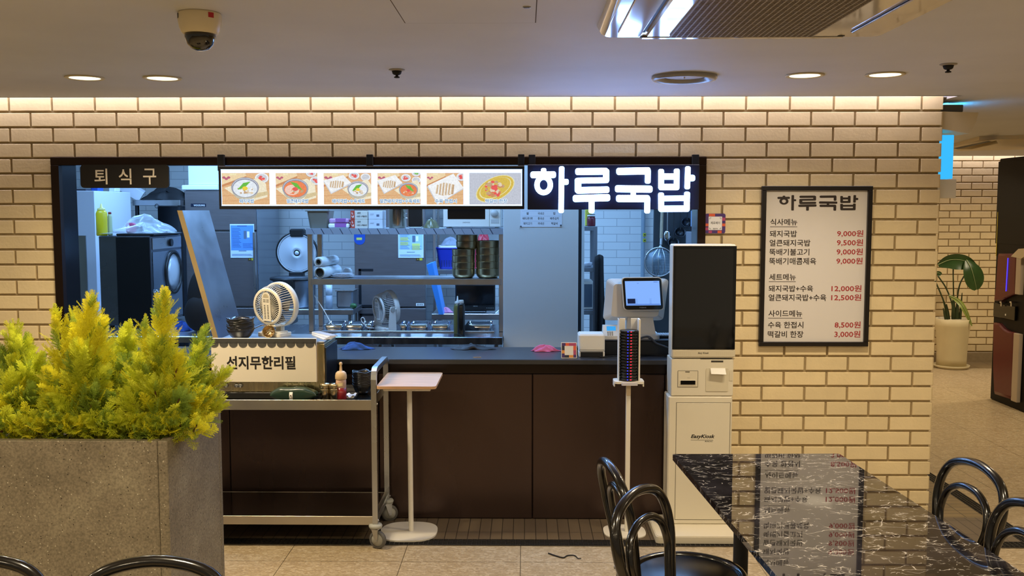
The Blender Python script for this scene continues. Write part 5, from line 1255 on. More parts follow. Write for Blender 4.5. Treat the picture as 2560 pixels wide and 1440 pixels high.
# tall black cabinet with the water purifier on its flank
KY = 3.45
KX = W(2476, 985, KY).x
def WX(px, py, x):
    r = _ray(px, py); return CAM+r*((x-CAM.x)/r.x)
kt = W(2494, 397, KY).z
cabx = thing('tall_cabinet', 'tall glossy black cabinet at the right edge of the photo', 'cabinet', (KX+.35, 3.2, 0))
CBK = mat('cabinet_black', '#0c0a09', .5, spec=.15)
mb = MB(); mb.box((KX, 2.6, .004), (KX+.7, KY, kt), .004); mb.build('carcass', CBK, cabx)
mb = MB(); a, b_ = WX(2497, 410, KX), WX(2575, 628, KX); mb.box((KX-.003, b_.y, 1.42), (KX, a.y, kt-.025), .001); mb.build('upper_door', CBK, cabx)
RED_ = mat('purifier_red', '#561216', .3, coat=.1, spec=.3)
xs_ = KX-.035
def pur(label, outline, light=None):
    P = [WX(px, py, xs_) for px, py in outline]
    t = thing('water_purifier', label, 'water purifier', (KX-.03, 3.2, min(p.z for p in P)), 'red water purifier units')
    mb = MB(); mb.prism([p+Vector((.010, 0, 0)) for p in P], (.0235, 0, 0)); c = sum(P, Vector())/len(P); Q = [p.lerp(c, .07) for p in P]; n = len(P)
    mb.add([p+Vector((.010, 0, 0)) for p in P]+Q, [(j, (j+1) % n, n+(j+1) % n, n+j) for j in range(n)], True); mb.add(Q, [list(range(n))]); mb.build('front_shell', RED_, t)
    if light: mb = MB(); mb.tube([WX(*light[0], xs_-.003), WX(*light[1], xs_-.003)], .004, 6); mb.build('blue_light', emis('purifier_blue', '#4a3cff', 1.8), t)
    return t
t1 = pur('upper dark red unit with a blue light line on the black cabinet', [(2494, 634), (2540, 634), (2538, 735), (2526, 738), (2514, 744), (2500, 752), (2484, 752), (2488, 720)], ((2520, 645), (2515, 728)))
t2 = pur('lower dark red unit below the water taps', [(2482, 806), (2496, 808), (2508, 822), (2520, 829), (2533, 831), (2530, 1000), (2484, 985), (2481, 920)])
for t, q in ((t1, (2541, 634, 2549, 736)), (t2, (2534, 832, 2541, 1004))):
    a, b_ = WX(q[0], q[1], xs_), WX(q[2], q[3], xs_); mb = MB(); mb.box((xs_, b_.y, WX(q[0], q[3], xs_).z), (KX-.001, a.y, a.z), .003); mb.build('side_trim', mat('purifier_trim', '#b0a290', .3), t)
tp = thing('water_taps', 'black tap recess between the two dark red units', 'tap unit', (KX-.02, 3.2, WX(2500, 803, xs_).z))
a, b_ = WX(2484, 756, KX-.02), WX(2536, 802, KX-.02); mb = MB(); mb.box((KX-.02, b_.y, b_.z), (KX-.001, a.y, a.z), .003); mb.build('recess', BLACKG, tp)
for px in (2504, 2529):
    p = WX(px, 757, KX-.04); mb = MB(); mb.cyl(p, p-Vector((0, 0, .03)), .009, 10); mb.box(p+Vector((-.012, -.016, -.002)), p+Vector((.036, .016, .012)), .003); mb.build('tap', CHROME, tp)
p = WX(2514, 787, KX-.021); mb = MB(); mb.box(p+Vector((-.002, -.008, -.008)), p+Vector((.004, .008, .008)), .001); mb.build('button', PAPER, tp)
P = [WX(px, py, KX-.04) for px, py in ((2527, 641), (2546, 622), (2575, 620), (2575, 632), (2552, 647))]
mb = MB(); mb.prism(P, (.039, 0, 0)); o = mb.build('cream_paper', mat('cover_cream', '#c2b394', .6), None, P[0]); tag(o, 'folded cream paper sheet stuck at the top of the upper red unit', 'paper')
xw = KX
# yellow gauge strip by the cabinet
a, b_ = W(2483, 530, KY-.02), W(2481, 640, KY-.02)
mb = MB(); mb.box((xw-.006, KY-.012, b_.z), (xw-.0005, KY-.004, a.z), .001); o = mb.build('yellow_strip', mat('strip_yellow', '#c9b53a', .5), None, b_); tag(o, 'thin yellow strip fixed along the edge of the tall black cabinet', 'strip')
# ================================================================== THINGS ON THE COUNTER
def kbox(mb, px0, py0, px1, py1, y, d, ch=.002, mi=None):
    a, b_ = W(px0, py0, y), W(px1, py1, y); return mb.box((a.x, y, b_.z), (b_.x, y+d, a.z), ch, mi=mi)
def crumple(c, sx, sy, sz, seed, nu=16, nv=12, rough=.35, flat=True):
    """soft heap of cloth or film: returns a closed lump resting on c.z"""
    R = random.Random(seed); mb = MB(); ph = [R.uniform(0, 6) for _ in range(8)]; c = Vector(c)
    def fn(u, v):
        a = 2*PI*u; t = v
        r = math.sin(PI*(.06+.88*t)) if False else (1-(1-t)**2)**.5
        k = 1+rough*(.5*math.sin(3*a+ph[0])+.35*math.sin(5*a+ph[1]+3*t)+.3*math.sin(8*a+ph[2]-4*t))*(.4+.6*r)
        h = (1-r**2.2)*(1+.6*rough*math.sin(2*a+ph[3])+.5*rough*math.sin(4*a+ph[4]+5*t)+.3*rough*math.sin(11*a+9*t))
        return c+Vector((sx*r*k*math.cos(a), sy*r*k*math.sin(a), max(sz*h, .0)+.0015))
    mb.grid(fn, nu*2, nv)
    n = nv+1; ring = [mb.v[i*n+nv] for i in range(nu*2)]; mb.poly([(p[0], p[1], c.z+.0004) for p in ring][::-1])
    return mb
def cloth(name, px, py, z, sx, sy, sz, M_, lab, cat, seed, rough=.35):
    c = G(px, py, z); o = crumple(c, sx, sy, sz, seed, rough=rough).build(name, M_, None, c); return tag(o, lab, cat)
zc = ZC+.0005
cloth('blue_cloth', 888, 873, zc, .095, .035, .032, mat('blue_cloth', '#2a4f8e', .9, noise=.2, nscale=20), 'crumpled dark blue cleaning cloth on the counter', 'cloth', 3)
cloth('black_gloves', 1180, 872, zc, .11, .05, .022, mat('black_rubber', '#17171c', .6), 'bunched black rubber gloves on the counter', 'gloves', 9, .5)
cloth('pink_cloth', 1362, 878, zc, .075, .03, .03, mat('pink_cloth', '#d46a92', .9, noise=.15, nscale=18), 'pink microfibre cloth on the counter beside the small card', 'cloth', 21)
c = G(1193, 894, zc); mb = MB(); mb.tube([c+Vector((.022*math.cos(t_), .012*math.sin(t_), .0016)) for t_ in [2*PI*i/20 for i in range(20)]], .0014, 6, closed=True)
tag(mb.build('rubber_band', mat('rubber_tan', '#a78d63', .6), None, c), 'tan rubber band lying on the counter edge', 'rubber band')
# small standing card (its code panel left blank)
c = G(1421, 893, zc); c.y = .02
cs = thing('card_stand', 'small square pay card with coloured blocks standing on the counter', 'card', c)
a, b_ = W(1403, 856, .03), W(1442, 892, .02)
mt = Matrix.Translation((0, .018, zc)) @ Matrix.Rotation(math.radians(-14), 4, 'X')
h_ = .088; x0_, x1_ = a.x, b_.x
mb = MB(); mb.box((x0_, -.0015, .0), (x1_, .0015, h_), .001, mtx=mt); cd = mb.build('card', PAPER, cs)
cols = [('#4a2f6e', 0), ('#e0603a', 1), ('#b3456e', 2), ('#2d2d3d', 3), ('#e79a4a', 4)]
CM_ = [mat('card_colour_%d' % i, c_, .5) for i, (c_, _) in enumerate(cols)]
k = 0
for u0, u1, v0, v1 in ((.04, .28, .78, .96), (.28, .5, .78, .96), (.5, .96, .78, .96), (.04, .22, .5, .78), (.04, .22, .3, .5), (.04, .22, .04, .3), (.78, .96, .5, .78), (.78, .96, .22, .5), (.22, .5, .04, .2), (.5, .78, .04, .2), (.78, .96, .04, .22)):
    mb = MB(); mb.box((x0_+u0*(x1_-x0_), -.002, v0*h_), (x0_+u1*(x1_-x0_), -.001, v1*h_), mtx=mt); mb.build('colour_block', CM_[k % 5], cd); k += 1
mb = MB(); mb.box((x0_+.01, -.0, 0), (x1_-.01, .001, .05), mtx=Matrix.Translation((0, .062, zc)) @ Matrix.Rotation(math.radians(28), 4, 'X')); mb.build('strut', PAPER, cs)
# receipt printer
rp0 = thing('counter_printer', 'boxy white receipt printer standing on the counter', 'printer', (W(1480, 893, .06).x, .12, zc))
mb = MB(); a, b_ = W(1447, 836, .06), W(1512, 892, .06)
mb.box((a.x, .06, zc+.026), (b_.x, .20, a.z), .008); mb.box((a.x+.004, .075, zc), (b_.x-.004, .20, zc+.027), .003); mb.box((a.x, .06, zc), (a.x+.010, .19, zc+.03), .003); mb.box((b_.x-.010, .06, zc), (b_.x, .19, zc+.03), .003); mb.build('case', WHITEP, rp0)
mb = MB(); mb.box((a.x+.004, .0585, zc+.040), (b_.x-.004, .061, zc+.0415)); mb.build('lid_seam', mat('gap_dark', '#5d5647', .8), rp0)
mb = MB(); mb.box((a.x+.010, .064, zc+.001), (b_.x-.010, .076, zc+.024)); mb.build('cable_recess', BLACKM, rp0)
# till: riser, merchant monitor seen from behind, customer display
rz_ = W(1600, 850, .13).z
rs = thing('till_riser', 'low black riser box on the counter carrying the till', 'riser', (W(1595, 890, .13).x, .27, zc))
a, b_ = W(1513, 850, .13), W(1700, 893, .13)
mb = MB(); mb.box((a.x, .13, zc), (b_.x, .43, rz_-.006), .003); mb.build('box', BLACKP, rs)
mb = MB(); mb.box((a.x-.002, .125, rz_-.006), (b_.x, .435, rz_), .001); mb.build('top_plate', STEEL_D, rs)
till = thing('till_terminal', 'white sales till seen from behind with a small lit customer screen', 'till', (W(1590, 845, .3).x, .3, rz_+.0005))
def P3(px, py, y): return W(px, py, y)
mb = MB()
o4 = [P3(1517, 697, .24), P3(1672, 697, .24), P3(1658, 801, .24), P3(1508, 801, .24)]
cen = sum(o4, Vector())/4
ins = [p.lerp(cen, .22)+Vector((0, -.045, 0)) for p in o4]; bk = [p+Vector((0, .025, 0)) for p in o4]
def rnd(q, k=4, r=.09):
    out = []
    for i in range(4):
        p = q[i]
        for j in range(k+1):
            t_ = j/k; out.append(p+(q[i-1]-p)*r*(1-t_)**2+(q[(i+1) % 4]-p)*r*t_**2)
    return out
l0, l1, l2 = rnd(bk), rnd(o4), rnd(ins); n = len(l0)
mb.add(l0+l1+l2, [(k*n+j, k*n+(j+1) % n, (k+1)*n+(j+1) % n, (k+1)*n+j) for k in (0, 1) for j in range(n)]); mb.add(l0, [list(range(n))[::-1]]); mb.add(l2, [list(range(n))])
mb.build('rear_shell', mat('till_cream', '#d8d2c8', .4), till)
mb = MB(); f4 = [p+Vector((0, .027, 0)) for p in o4]; mb.prism(rnd(f4), (0, .01, 0)); mb.build('monitor_face', BLACKG, till)
mb = MB(); q4 = [P3(1572, 772, .215), P3(1628, 772, .215), P3(1640, 838, .2), P3(1565, 838, .2)]; q4[2].z = q4[3].z = rz_+.02
mb.prism(q4, (0, .07, 0)); a, b_ = P3(1545, 840, .16), P3(1650, 848, .16); mb.prism(rrect_xy(a.x, b_.x, .15, .40, .03, rz_+.0005), (0, 0, .022)); mb.build('stand', mat('till_cream', '#d8d2c8', .4), till)
yd = .155; mt = None
d4 = [P3(1554, 694, yd), P3(1654, 693, yd), P3(1660, 775, yd-.012), P3(1560, 776, yd-.012)]
mb = MB(); mb.prism(rnd(d4, 4, .1), (0, .028, 0)); hs = mb.build('display_housing', mat('till_cream', '#d8d2c8', .4), till)
c4 = sum(d4, Vector())/4
mb = MB(); b4 = [p.lerp(c4, .035)+Vector((0, -.0012, 0)) for p in d4]; mb.prism(rnd(b4, 4, .1), (0, .003, 0)); mb.build('display_bezel', BLACKG, hs)
sc4 = [P3(1562, 703, yd-.003), P3(1648, 702, yd-.003), P3(1652, 763, yd-.013), P3(1566, 764, yd-.013)]
mb = MB(); mb.prism(sc4, (0, .0008, 0)); scr = mb.build('display_screen', emis('screen_blue', '#86b4ff', 1.0), hs)
def scq(u, v, o=.0006):
    top = sc4[0].lerp(sc4[1], u); bot = sc4[3].lerp(sc4[2], u); return top.lerp(bot, v)+Vector((0, -o, 0))
def sq(mb, u0, u1, v0, v1, mi=0): mb.poly([scq(u0, v0), scq(u1, v0), scq(u1, v1), scq(u0, v1)], mi)
mb = MB(); sq(mb, .04, .27, .72, .92, 0); sq(mb, .02, .98, .94, .985, 1)
for v in (.74, .80, .86, .91): sq(mb, .29, .33, v, v+.015, 1); sq(mb, .68, .74, v, v+.015, 1)
sq(mb, .83, .95, .03, .06, 1); sq(mb, .35, .4, .08, .1, 1)
mb.build('screen_blocks', [emis('screen_dark', '#1c2340', 1.0), emis('screen_mid', '#5f86d8', 1.0)], scr)
mb = MB()
l0, l1 = P3(1599, 767, yd-.014), P3(1616, 770.5, yd-.014); mb.text('POSBANK', l0.x, l1.x, l1.z, l0.z, yd-.0145, off=.01); mb.build('display_lettering', mat('grey_print', '#9a9a9a', .5), hs)
mb = MB(); l0, l1 = P3(1588, 778, .212), P3(1608, 782, .212); mb.text('POSBANK', l0.x, l1.x, l1.z, l0.z, .2135, off=.015); mb.build('stand_lettering', INK, till)
# card terminal
c = G(1526, 843, rz_+.0005); c.y = .155
t_ = thing('card_terminal', 'small white card terminal with a lit blue display on the riser', 'card terminal', c)
a, b_ = W(1507, 816, .16), W(1546, 846, .15)
mb = MB(); P = [Vector((a.x, .145, rz_+.001)), Vector((a.x, .145, rz_+.02)), Vector((a.x+.004, .20, a.z)), Vector((a.x+.004, .24, a.z)), Vector((a.x, .24, rz_+.001))]
mb.prism(P, (b_.x-a.x, 0, 0)); mb.build('case', WHITEP, t_)
s0, s1 = W(1517, 821, .17), W(1540, 833, .165)
def tq(x, k): return Vector((x, .145+.055*k-.0008, rz_+.02+(a.z-rz_-.02)*k+.0008))
mb = MB(); mb.poly([tq(s0.x, .5), tq(s1.x, .5), tq(s1.x, .92), tq(s0.x, .92)]); mb.build('display', emis('terminal_cyan', '#3fa6f0', 1.0), t_)
mb = MB()
for i in range(3):
    for j in range(4):
        x = s0.x+.006+i*.012; p = tq(x, .08+.1*j); mb.box(p-Vector((.004, .0005, .002)), p+Vector((.004, .0005, .002)))
mb.build('keypad', GREYP, t_)
# black mouse-like puck and keyboard by the till
kb = W(1652, 846, .2); 
mb = MB(); x0_, x1_ = W(1634, 845, .22).x, W(1690, 845, .22).x; mb.box((x0_, .20, rz_+.001), (x1_, .33, rz_+.014), .003); kbd = mb.build('keyboard', BLACKP, None, (x0_, .2, rz_)); tag(kbd, 'dark keyboard on the riser right of the till stand', 'keyboard')
mb = MB()
for i in range(8):
    for j in range(4): mb.box((x0_+.006+i*.014, .21+j*.028, rz_+.0142), (x0_+.018+i*.014, .233+j*.028, rz_+.017), .001)
mb.build('keys', mat('key_grey', '#b9bcc2', .5), kbd)
# till cables
mb = MB(); pts = [W(1598, 846, .12), W(1622, 842, .11), W(1640, 858, .10), W(1660, 866, .09), W(1690, 878, .09)]; mb.tube(smooth_path(pts, 6), .006, 8)
for p_ in (W(1624, 845, .108),): mb.sphere(p_, .008, 8, 6)
tag(mb.build('till_cable', mat('cable_grey', '#3a3c42', .5), None, pts[0]), 'thick dark cable looping down from the till stand', 'cable')
mb = MB(); pts = [G(1500, 893, zc+.003), G(1540, 890, zc+.003), G(1590, 892, zc+.003), G(1630, 888, zc+.003), G(1672, 889, zc+.003)]
for p_ in pts: p_.y = max(p_.y, .0)
mb.tube(smooth_path(pts, 6), .003, 6); tag(mb.build('counter_cable', BLACKP, None, pts[0]), 'thin black cable trailing along the counter edge under the till', 'cable')

# ================================================================== STEEL DIVIDER LEANING ON THE COUNTER
ny_, fy_ = .05, .50
tn = W(449, 526, ny_); bnx = W(541, 852, ny_); sl_ = (bnx.x-tn.x)/(bnx.z-tn.z)
bz_ = ZC+.001; bxn = tn.x+sl_*(bz_-tn.z)
dv = thing('steel_divider', 'tall leaning stainless divider panel with a front edge tinted warm-lit yellow, on the counter', 'divider', (bxn, .25, bz_))
th = .028
mb = MB(); P = [Vector((tn.x-th*.5, ny_+.002, tn.z)), Vector((tn.x+th*.5, ny_+.002, tn.z)), Vector((bxn+th*.5, ny_+.002, bz_)), Vector((bxn-th*.5, ny_+.002, bz_))]
mb.prism(P, (0, fy_-ny_, 0)); mb.build('panel', mat('divider_steel', '#adb1b8', .30, 1.0, .12, 3, stretch=(1, 1.5, 2)), dv)
mb = MB(); P = [p+Vector((0, -.002, 0)) for p in P]; mb.prism(P, (0, .0035, 0)); mb.build('front_edge', mat('divider_edge_warm_lit', '#ab9468', .5, .3, .08, 5), dv)  # edge coloured yellowish for the warm room light falling on it

# ================================================================== BIG AND SMALL FAN (same make)
FAN_DARK = mat('fan_dark', '#3c3a36', .6)
def make_fan(label, base, theta, M_, tilt, sc_=1.0, h=.165, arms=True):
    t = thing('desk_fan', label, 'fan', base)
    ax = Matrix.Translation(Vector(base)) @ Matrix.Rotation(-theta, 4, 'Z') @ Matrix.Scale(sc_, 4)
    hd = ax @ Matrix.Translation((0, 0, h)) @ Matrix.Rotation(tilt, 4, 'X')
    L2 = Matrix.Rotation(-PI/2, 3, 'X').to_4x4()  # lathe z -> local y
    mb = MB(); mb.lathe([(.118, .030), (.126, .030), (.130, .036), (.130, .062), (.126, .068), (.118, .068), (.118, .030)], (0, 0, 0), 48, L2.to_3x3()); mb.xf(hd).build('front_ring', M_, t)
    mb = MB(); n = 52
    for i in range(n):
        a = 2*PI*i/n; c_, s_ = math.cos(a), math.sin(a)
        mb.tube([(.098*c_, -.052, .098*s_), (.112*c_, -.030, .112*s_), (.121*c_, .032, .121*s_)], .0019, 4, caps=False)
    mb.xf(hd); cage = mb.build('cage', M_, t)
    mb = MB(); mb.lathe([(.090, -.058), (.104, -.058), (.107, -.052), (.104, -.046), (.090, -.046), (.090, -.058)], (0, 0, 0), 48, L2.to_3x3())
    for i in range(44):
        a = 2*PI*i/44; c_, s_ = math.cos(a), math.sin(a); mb.tube([(.030*c_, -.055, .030*s_), (.094*c_, -.053, .094*s_)], .0016, 4, caps=False)
    mb.xf(hd).build('rear_grille', M_, t)
    mb = MB(); P = []
    for k in range(17): P.append(Vector((.030*math.cos(PI*k/16), -.057, .052+.030*math.sin(PI*k/16))))
    P += [Vector((-.030, -.057, -.082)), Vector((.030, -.057, -.082))]
    mb.prism(P, (0, -.006, 0)); mb.xf(hd); mp_ = mb.build('motor_panel', M_, t)
    mb = MB()
    for sx in (-.012, .012):
        for k in range(9): mb.box((sx-.005, -.0642, -.066+k*.009), (sx+.005, -.0628, -.0625+k*.009))
        mb.box((sx-.009, -.0642, .028), (sx+.009, -.0628, .031)); mb.box((sx-.009, -.0642, .038), (sx+.009, -.0628, .041))
    mb.xf(hd).build('vent_slots', FAN_DARK, mp_)
    mb = MB(); mb.prism([Vector((.020*math.cos(PI*k/12), -.0632, .054+.020*math.sin(PI*k/12))) for k in range(13)], (0, -.001, 0)); mb.xf(hd).build('grip', mat('fan_grip', '#b5a98c', .5), mp_)
    mb = MB(); mb.lathe([(0, -.038), (.075, -.038), (.084, -.025), (.06, .0), (.03, .02), (0, .02)], (0, 0, 0), 24, L2.to_3x3()); mb.xf(hd).build('motor', FAN_DARK, t)
    for k in range(5):
        a = 2*PI*k/5; mb = MB()
        def fn(u, v): 
            r = .04+.068*u; b_ = a+.75*(v-.5)*(1-.2*u); return Vector((r*math.cos(b_), .012+.02*(v-.5), r*math.sin(b_)))
        mb.grid(fn, 5, 5); mb.xf(hd).build('fan_blade', mat('fan_blade', '#6d6a64', .4), t)
    mb = MB(); mb.prism(rrect_xy(-.085, .085, -.06, .06, .025, 0), (0, 0, .018)); mb.prism(rrect_xy(-.07, .07, -.045, .045, .02, .018), (0, 0, .008))
    mb.xf(ax).build('base', M_, t)
    if not arms:
        mb = MB(); mb.prism([Vector((-.02, .03, .02)), Vector((.02, .03, .02)), Vector((.02, .03, h-.11)), Vector((-.02, .03, h-.11))], (0, .03, 0)); mb.xf(ax).build('neck', M_, t)
        mb = MB(); mb.box((-.05, -.05, h-.118), (.05, .06, h-.106), .004); mb.xf(ax).build('yoke', M_, t)
    for s_ in ((-1, 1) if arms else ()):
        mb = MB(); P = [Vector((s_*.136, -.032, .01)), Vector((s_*.136, .032, .01)), Vector((s_*.142, .022, h)), Vector((s_*.142, .012, h+.022)), Vector((s_*.142, -.012, h+.022)), Vector((s_*.142, -.022, h))]
        mb.prism(P, (-s_*.009, 0, 0)); mb.box((s_*.06, -.032, .004), (s_*.1365, .032, .022), .004); mb.xf(ax); arm = mb.build('arm', M_, t)
        mb = MB(); mb.cyl((s_*.138, 0, h), (s_*.1455, 0, h), .017, 20); mb.xf(ax).build('pivot_cap', mat('fan_pivot', '#a5a39d', .5), arm)
        mb = MB(); mb.cyl((s_*.120, .045, h), (s_*.136, .0, h), .007, 8); mb.xf(ax).build('pivot_pin', M_, t)
    return t
fb = G(697, 838, deck+.0005)
make_fan('large desk fan tinted cream for warm light, seen from behind on the soup warmer', fb+Vector((-.022, 0, 0)), .50, CREAM, .05, .94, .172, False)  # cream stands for warm hall light; same plastic as the small fan

# ================================================================== RACK AND WORK TABLE
FZ = .88
fy = G(1100, 843, FZ).y; py = G(773, 829, FZ).y
rx0, rx1 = W(770, 700, py).x, W(1258, 700, py).x
wt = thing('steel_work_table', 'long stainless work table behind the counter, under the steel rack', 'work table', ((rx0+rx1)/2, 1.4, .012))
tx0 = W(640, 850, fy).x; tx1 = W(1256.5, 850, fy).x
mb = MB(); mb.box((tx0, fy, FZ-.05), (tx1, py+.42, FZ), .003); mb.build('table_top', mat('table_steel', '#8f959d', .24, 1.0, .1, 3, stretch=(8, 1, 1)), wt)
for x in (tx0+.04, (tx0+tx1)/2, tx1-.04):
    for y in (fy+.05, py+.36): mb = MB(); mb.cyl((x, y, .012), (x, y, FZ-.05), .019, 12); mb.build('leg', STEEL, wt)
mb = MB(); mb.box((tx0+.02, fy+.05, .30), (tx1-.02, py+.36, .325), .002); mb.build('under_shelf', STEEL_H, wt)
mb = MB(); a, b_ = W(803, 824, py-.06), W(1236, 827.5, py-.06); mb.box((a.x, py-.05, FZ), (b_.x, py-.035, FZ+.012), .002); mb.build('front_rail', STEEL_H, wt)
zl = W(773, 712, py).z; ztop_ = W(773, 586, py).z
rk = thing('steel_rack', 'two-shelf stainless rack standing on the work table', 'rack', ((rx0+rx1)/2, py+.16, FZ))
for x in (rx0+.017, rx1-.012):
    for y in (py, py+.31): mb = MB(); mb.box((x-.018, y, FZ+.0005), (x+.018, y+.036, ztop_+.005), .003); mb.build('post', STEEL, rk)
mid_z = zl+.042
mb = MB(); mb.box((rx0+.02, py-.006, zl), (rx1-.012, py+.002, mid_z), .002); mb.box((rx0+.02, py-.006, mid_z-.004), (rx1-.012, py+.35, mid_z), .001); mb.box((rx0+.02, py+.343, zl), (rx1-.012, py+.35, mid_z)); mb.build('middle_shelf', STEEL_H, rk)
up_z = ztop_+.042
mb = MB(); mb.box((rx0-.005, py-.010, ztop_), (rx1, py-.002, up_z), .001); ushf = mb
mb.box((rx0, py-.006, up_z-.006), (rx1, py+.36, up_z-.001)); nl = 10
for i in range(nl*2):
    x = rx0+.03+(rx1-rx0-.06)*i/(nl*2); wd = .006 if i % 2 else .0025
    mb.prism([Vector((x, py-.0105, up_z-.002)), Vector((x+wd, py-.0105, up_z-.002)), Vector((x+wd+.022, py-.0105, ztop_+.002)), Vector((x+.022, py-.0105, ztop_+.002))], (0, .001, 0), 1)
mb.build('upper_shelf', [mat('shelf_label_strip', '#9aa2ae', .4, .3), mat('strip_line_dark', '#252c3c', .6)], rk)
uz_ = up_z-.0005; mz_ = mid_z+.0005
# rest a box-like thing on a shelf: px extents, px top, shelf z, y
def shelf_box(name, px0, px1, pyt, z, y, d, M_, lab, cat, ch=.003, group=None, zb=None):
    a, b_ = W(px0, pyt, y), W(px1, pyt, y); t = thing(name, lab, cat, ((a.x+b_.x)/2, y+d/2, z), group)
    mb = MB(); mb.box((a.x, y, z), (b_.x, y+d, a.z), ch); mb.build('body', M_, t); return t, a.x, b_.x, a.z
# grey plastic pan
y = py+.03; a, b_ = W(766, 527, y), W(823, 570, y); c = Vector(((a.x+b_.x)/2, y+.1, uz_))
gp = thing('grey_pan', 'deep grey pan on the left end of the upper rack shelf', 'pan', c)
GP_ = mat('pan_grey', '#7b7669', .45, .2)
hw = (b_.x-a.x)/2; top_ = a.z
T_ = rrect_xy(c.x-hw, c.x+hw, y, y+.2, .02, top_); Bq = rrect_xy(c.x-hw*.8, c.x+hw*.8, y+.02, y+.18, .02, uz_); n = len(T_); Ti = [p.lerp(c, .05)+Vector((0, 0, -.0)) for p in T_]
for p in Ti: p.z = top_
Bi = [Vector((p.x+(c.x-p.x)*.06, p.y+(c.y-p.y)*.06, uz_+.006)) for p in Bq]
mb = MB(); mb.add(Bq+T_+Ti+Bi, [(k*n+j, k*n+(j+1) % n, (k+1)*n+(j+1) % n, (k+1)*n+j) for k in range(3) for j in range(n)]); mb.add(Bq, [list(range(n))[::-1]]); mb.add(Bi, [list(range(n))]); mb.build('pan_body', GP_, gp)
mb = MB(); mb.box((c.x-hw-.008, y-.006, top_-.004), (c.x+hw+.008, y+.004, top_+.003), .001); mb.build('rim', GP_, gp)
# tissue packs
PKF = mat('tissue_film_pink', '#c79ac6', .25); 
for k, (p0, p1, pt, nm) in enumerate(((820, 873, 560.5, 'lower'), (822, 872, 548, 'upper'))):
    y = py+.02; a, b_ = W(p0, pt, y), W(p1, 571, y); z0 = uz_+.034*k+(.0005 if k else 0)
    t = thing('tissue_pack', '%s pink and white tissue pack on the upper rack shelf' % nm, 'tissue pack', ((a.x+b_.x)/2, y+.05, z0))
    mb = MB(); mb.box((a.x, y, z0), (b_.x, y+.1, z0+.033), .009); mb.build('pack', PKF if k else PAPER, t)
    mb = MB(); mb.box((a.x+.045, y-.001, z0+.007), (b_.x-.02, y+.101, z0+.0335), .002); mb.build('printed_band', mat('band_violet', '#9a5fa0', .3), t)
# red and white cartons in two stacks
RED2 = mat('carton_red', '#b5402c', .6); CART = mat('carton_white', '#cfc6b6', .7)
hb = W(900, 549, py+.01).z-uz_
for k in range(2):
    y = py+.01; a, b_ = W(877, 560, y), W(919.5, 560, y); hh = hb; z0 = uz_+k*(hh+.0008)
    t = thing('noodle_carton', '%s cream carton with a red end on the upper rack shelf' % ('lower', 'upper')[k], 'carton', ((a.x+b_.x)/2, y+.09, z0))
    mb = MB(); mb.box((a.x, y, z0), (b_.x, y+.18, z0+hh), .002); bd = mb.build('carton', CART, t)
    mb = MB(); mb.box((a.x-.0006, y-.0008, z0+.001), (a.x+(b_.x-a.x)*.24, y+.181, z0+hh+.0004)); rd_ = mb.build('red_end', RED2, t)
    mb = MB(); mb.text('냉면', a.x+.045, a.x+.068, z0+hh*.62, z0+hh*.85, y-.0004, off=.02); mb.text('시원한 나주물냉면', a.x+.04, b_.x-.006, z0+hh*.25, z0+hh*.45, y-.0004, off=.02); mb.build('carton_print', INK, bd)
    mb = MB(); mb.text('L', a.x+.008, a.x+.018, z0+hh*.6, z0+hh*.85, y-.001, off=.02); mb.text('냉', a.x+.006, a.x+.022, z0+hh*.2, z0+hh*.45, y-.001, off=.02); mb.build('red_print', PAPER, rd_)
for k in range(2):
    y = py+.012; a, b_ = W(921, 560, y), W(961, 560, y); hh = (hb*1.02, hb)[k]; z0 = uz_+k*(hb*1.02+.0008)
    t = thing('white_carton', '%s plain white carton next to the cream cartons on the rack' % ('lower', 'upper')[k], 'carton', ((a.x+b_.x)/2, y+.08, z0))
    mb = MB(); mb.box((a.x, y, z0), (b_.x-.012, y+.16, z0+hh), .002); bd = mb.build('carton', mat('carton_pale', '#c9ccd2', .7), t)
    mb = MB(); mb.box((a.x+.056, y-.0006, z0+hh*.3), (a.x+.075, y, z0+hh*.55)); mb.box((a.x+.012, y-.0006, z0+hh*.6), (a.x+.04, y, z0+hh*.62)); mb.box((a.x+.012, y-.0006, z0+hh*.5), (a.x+.035, y, z0+hh*.52)); mb.build('carton_print', mat('print_blue_grey', '#5d6478', .6), bd)
# steel pot, wire tray, olive packet, microwave
c = W(994, 571, py+.10); c.z = uz_; r_ = (W(1016, 560, py+.1).x-W(972, 560, py+.1).x)/2; tt = W(994, 521, py+.1).z
t = thing('steel_pot', 'tall stainless stock pot on the upper rack shelf', 'pot', c)
mb = MB(); mb.lathe([(0, 0), (r_*.93, 0), (r_, .012), (r_, tt-uz_), (r_*1.04, tt-uz_+.003), (r_*1.04, tt-uz_+.007), (r_*.96, tt-uz_+.006), (r_*.96, .02), (0, .015)], c, 30); mb.build('pot_body', mat('pot_steel', '#a59a86', .22, 1.0), t)
mb = MB(); mb.tube(smooth_path([c+Vector((r_, -.03, .10)), c+Vector((r_+.02, -.035, .10)), c+Vector((r_+.02, -.035, .07)), c+Vector((r_, -.03, .07))], 4), .004, 6); mb.build('handle', STEEL, t)
y = py+.05; a, b_ = W(1020, 520, y), W(1057, 566, y)
t = thing('upright_tray', 'steel tray standing upright on the upper rack shelf', 'tray', ((a.x+b_.x)/2, y, uz_))
mb = MB(); mb.prism(rrect(a.x, b_.x, uz_+.0, a.z, .012, y), (0, .004, 0)); mb.build('tray_plate', STEEL_D, t)
mb = MB(); mb.tube(rrect(a.x, b_.x, uz_+.005, a.z, .012, y-.003), .0045, 6, closed=True); mb.build('tray_rim', STEEL, t)
c = W(1078, 568, py+.04); c.z = uz_
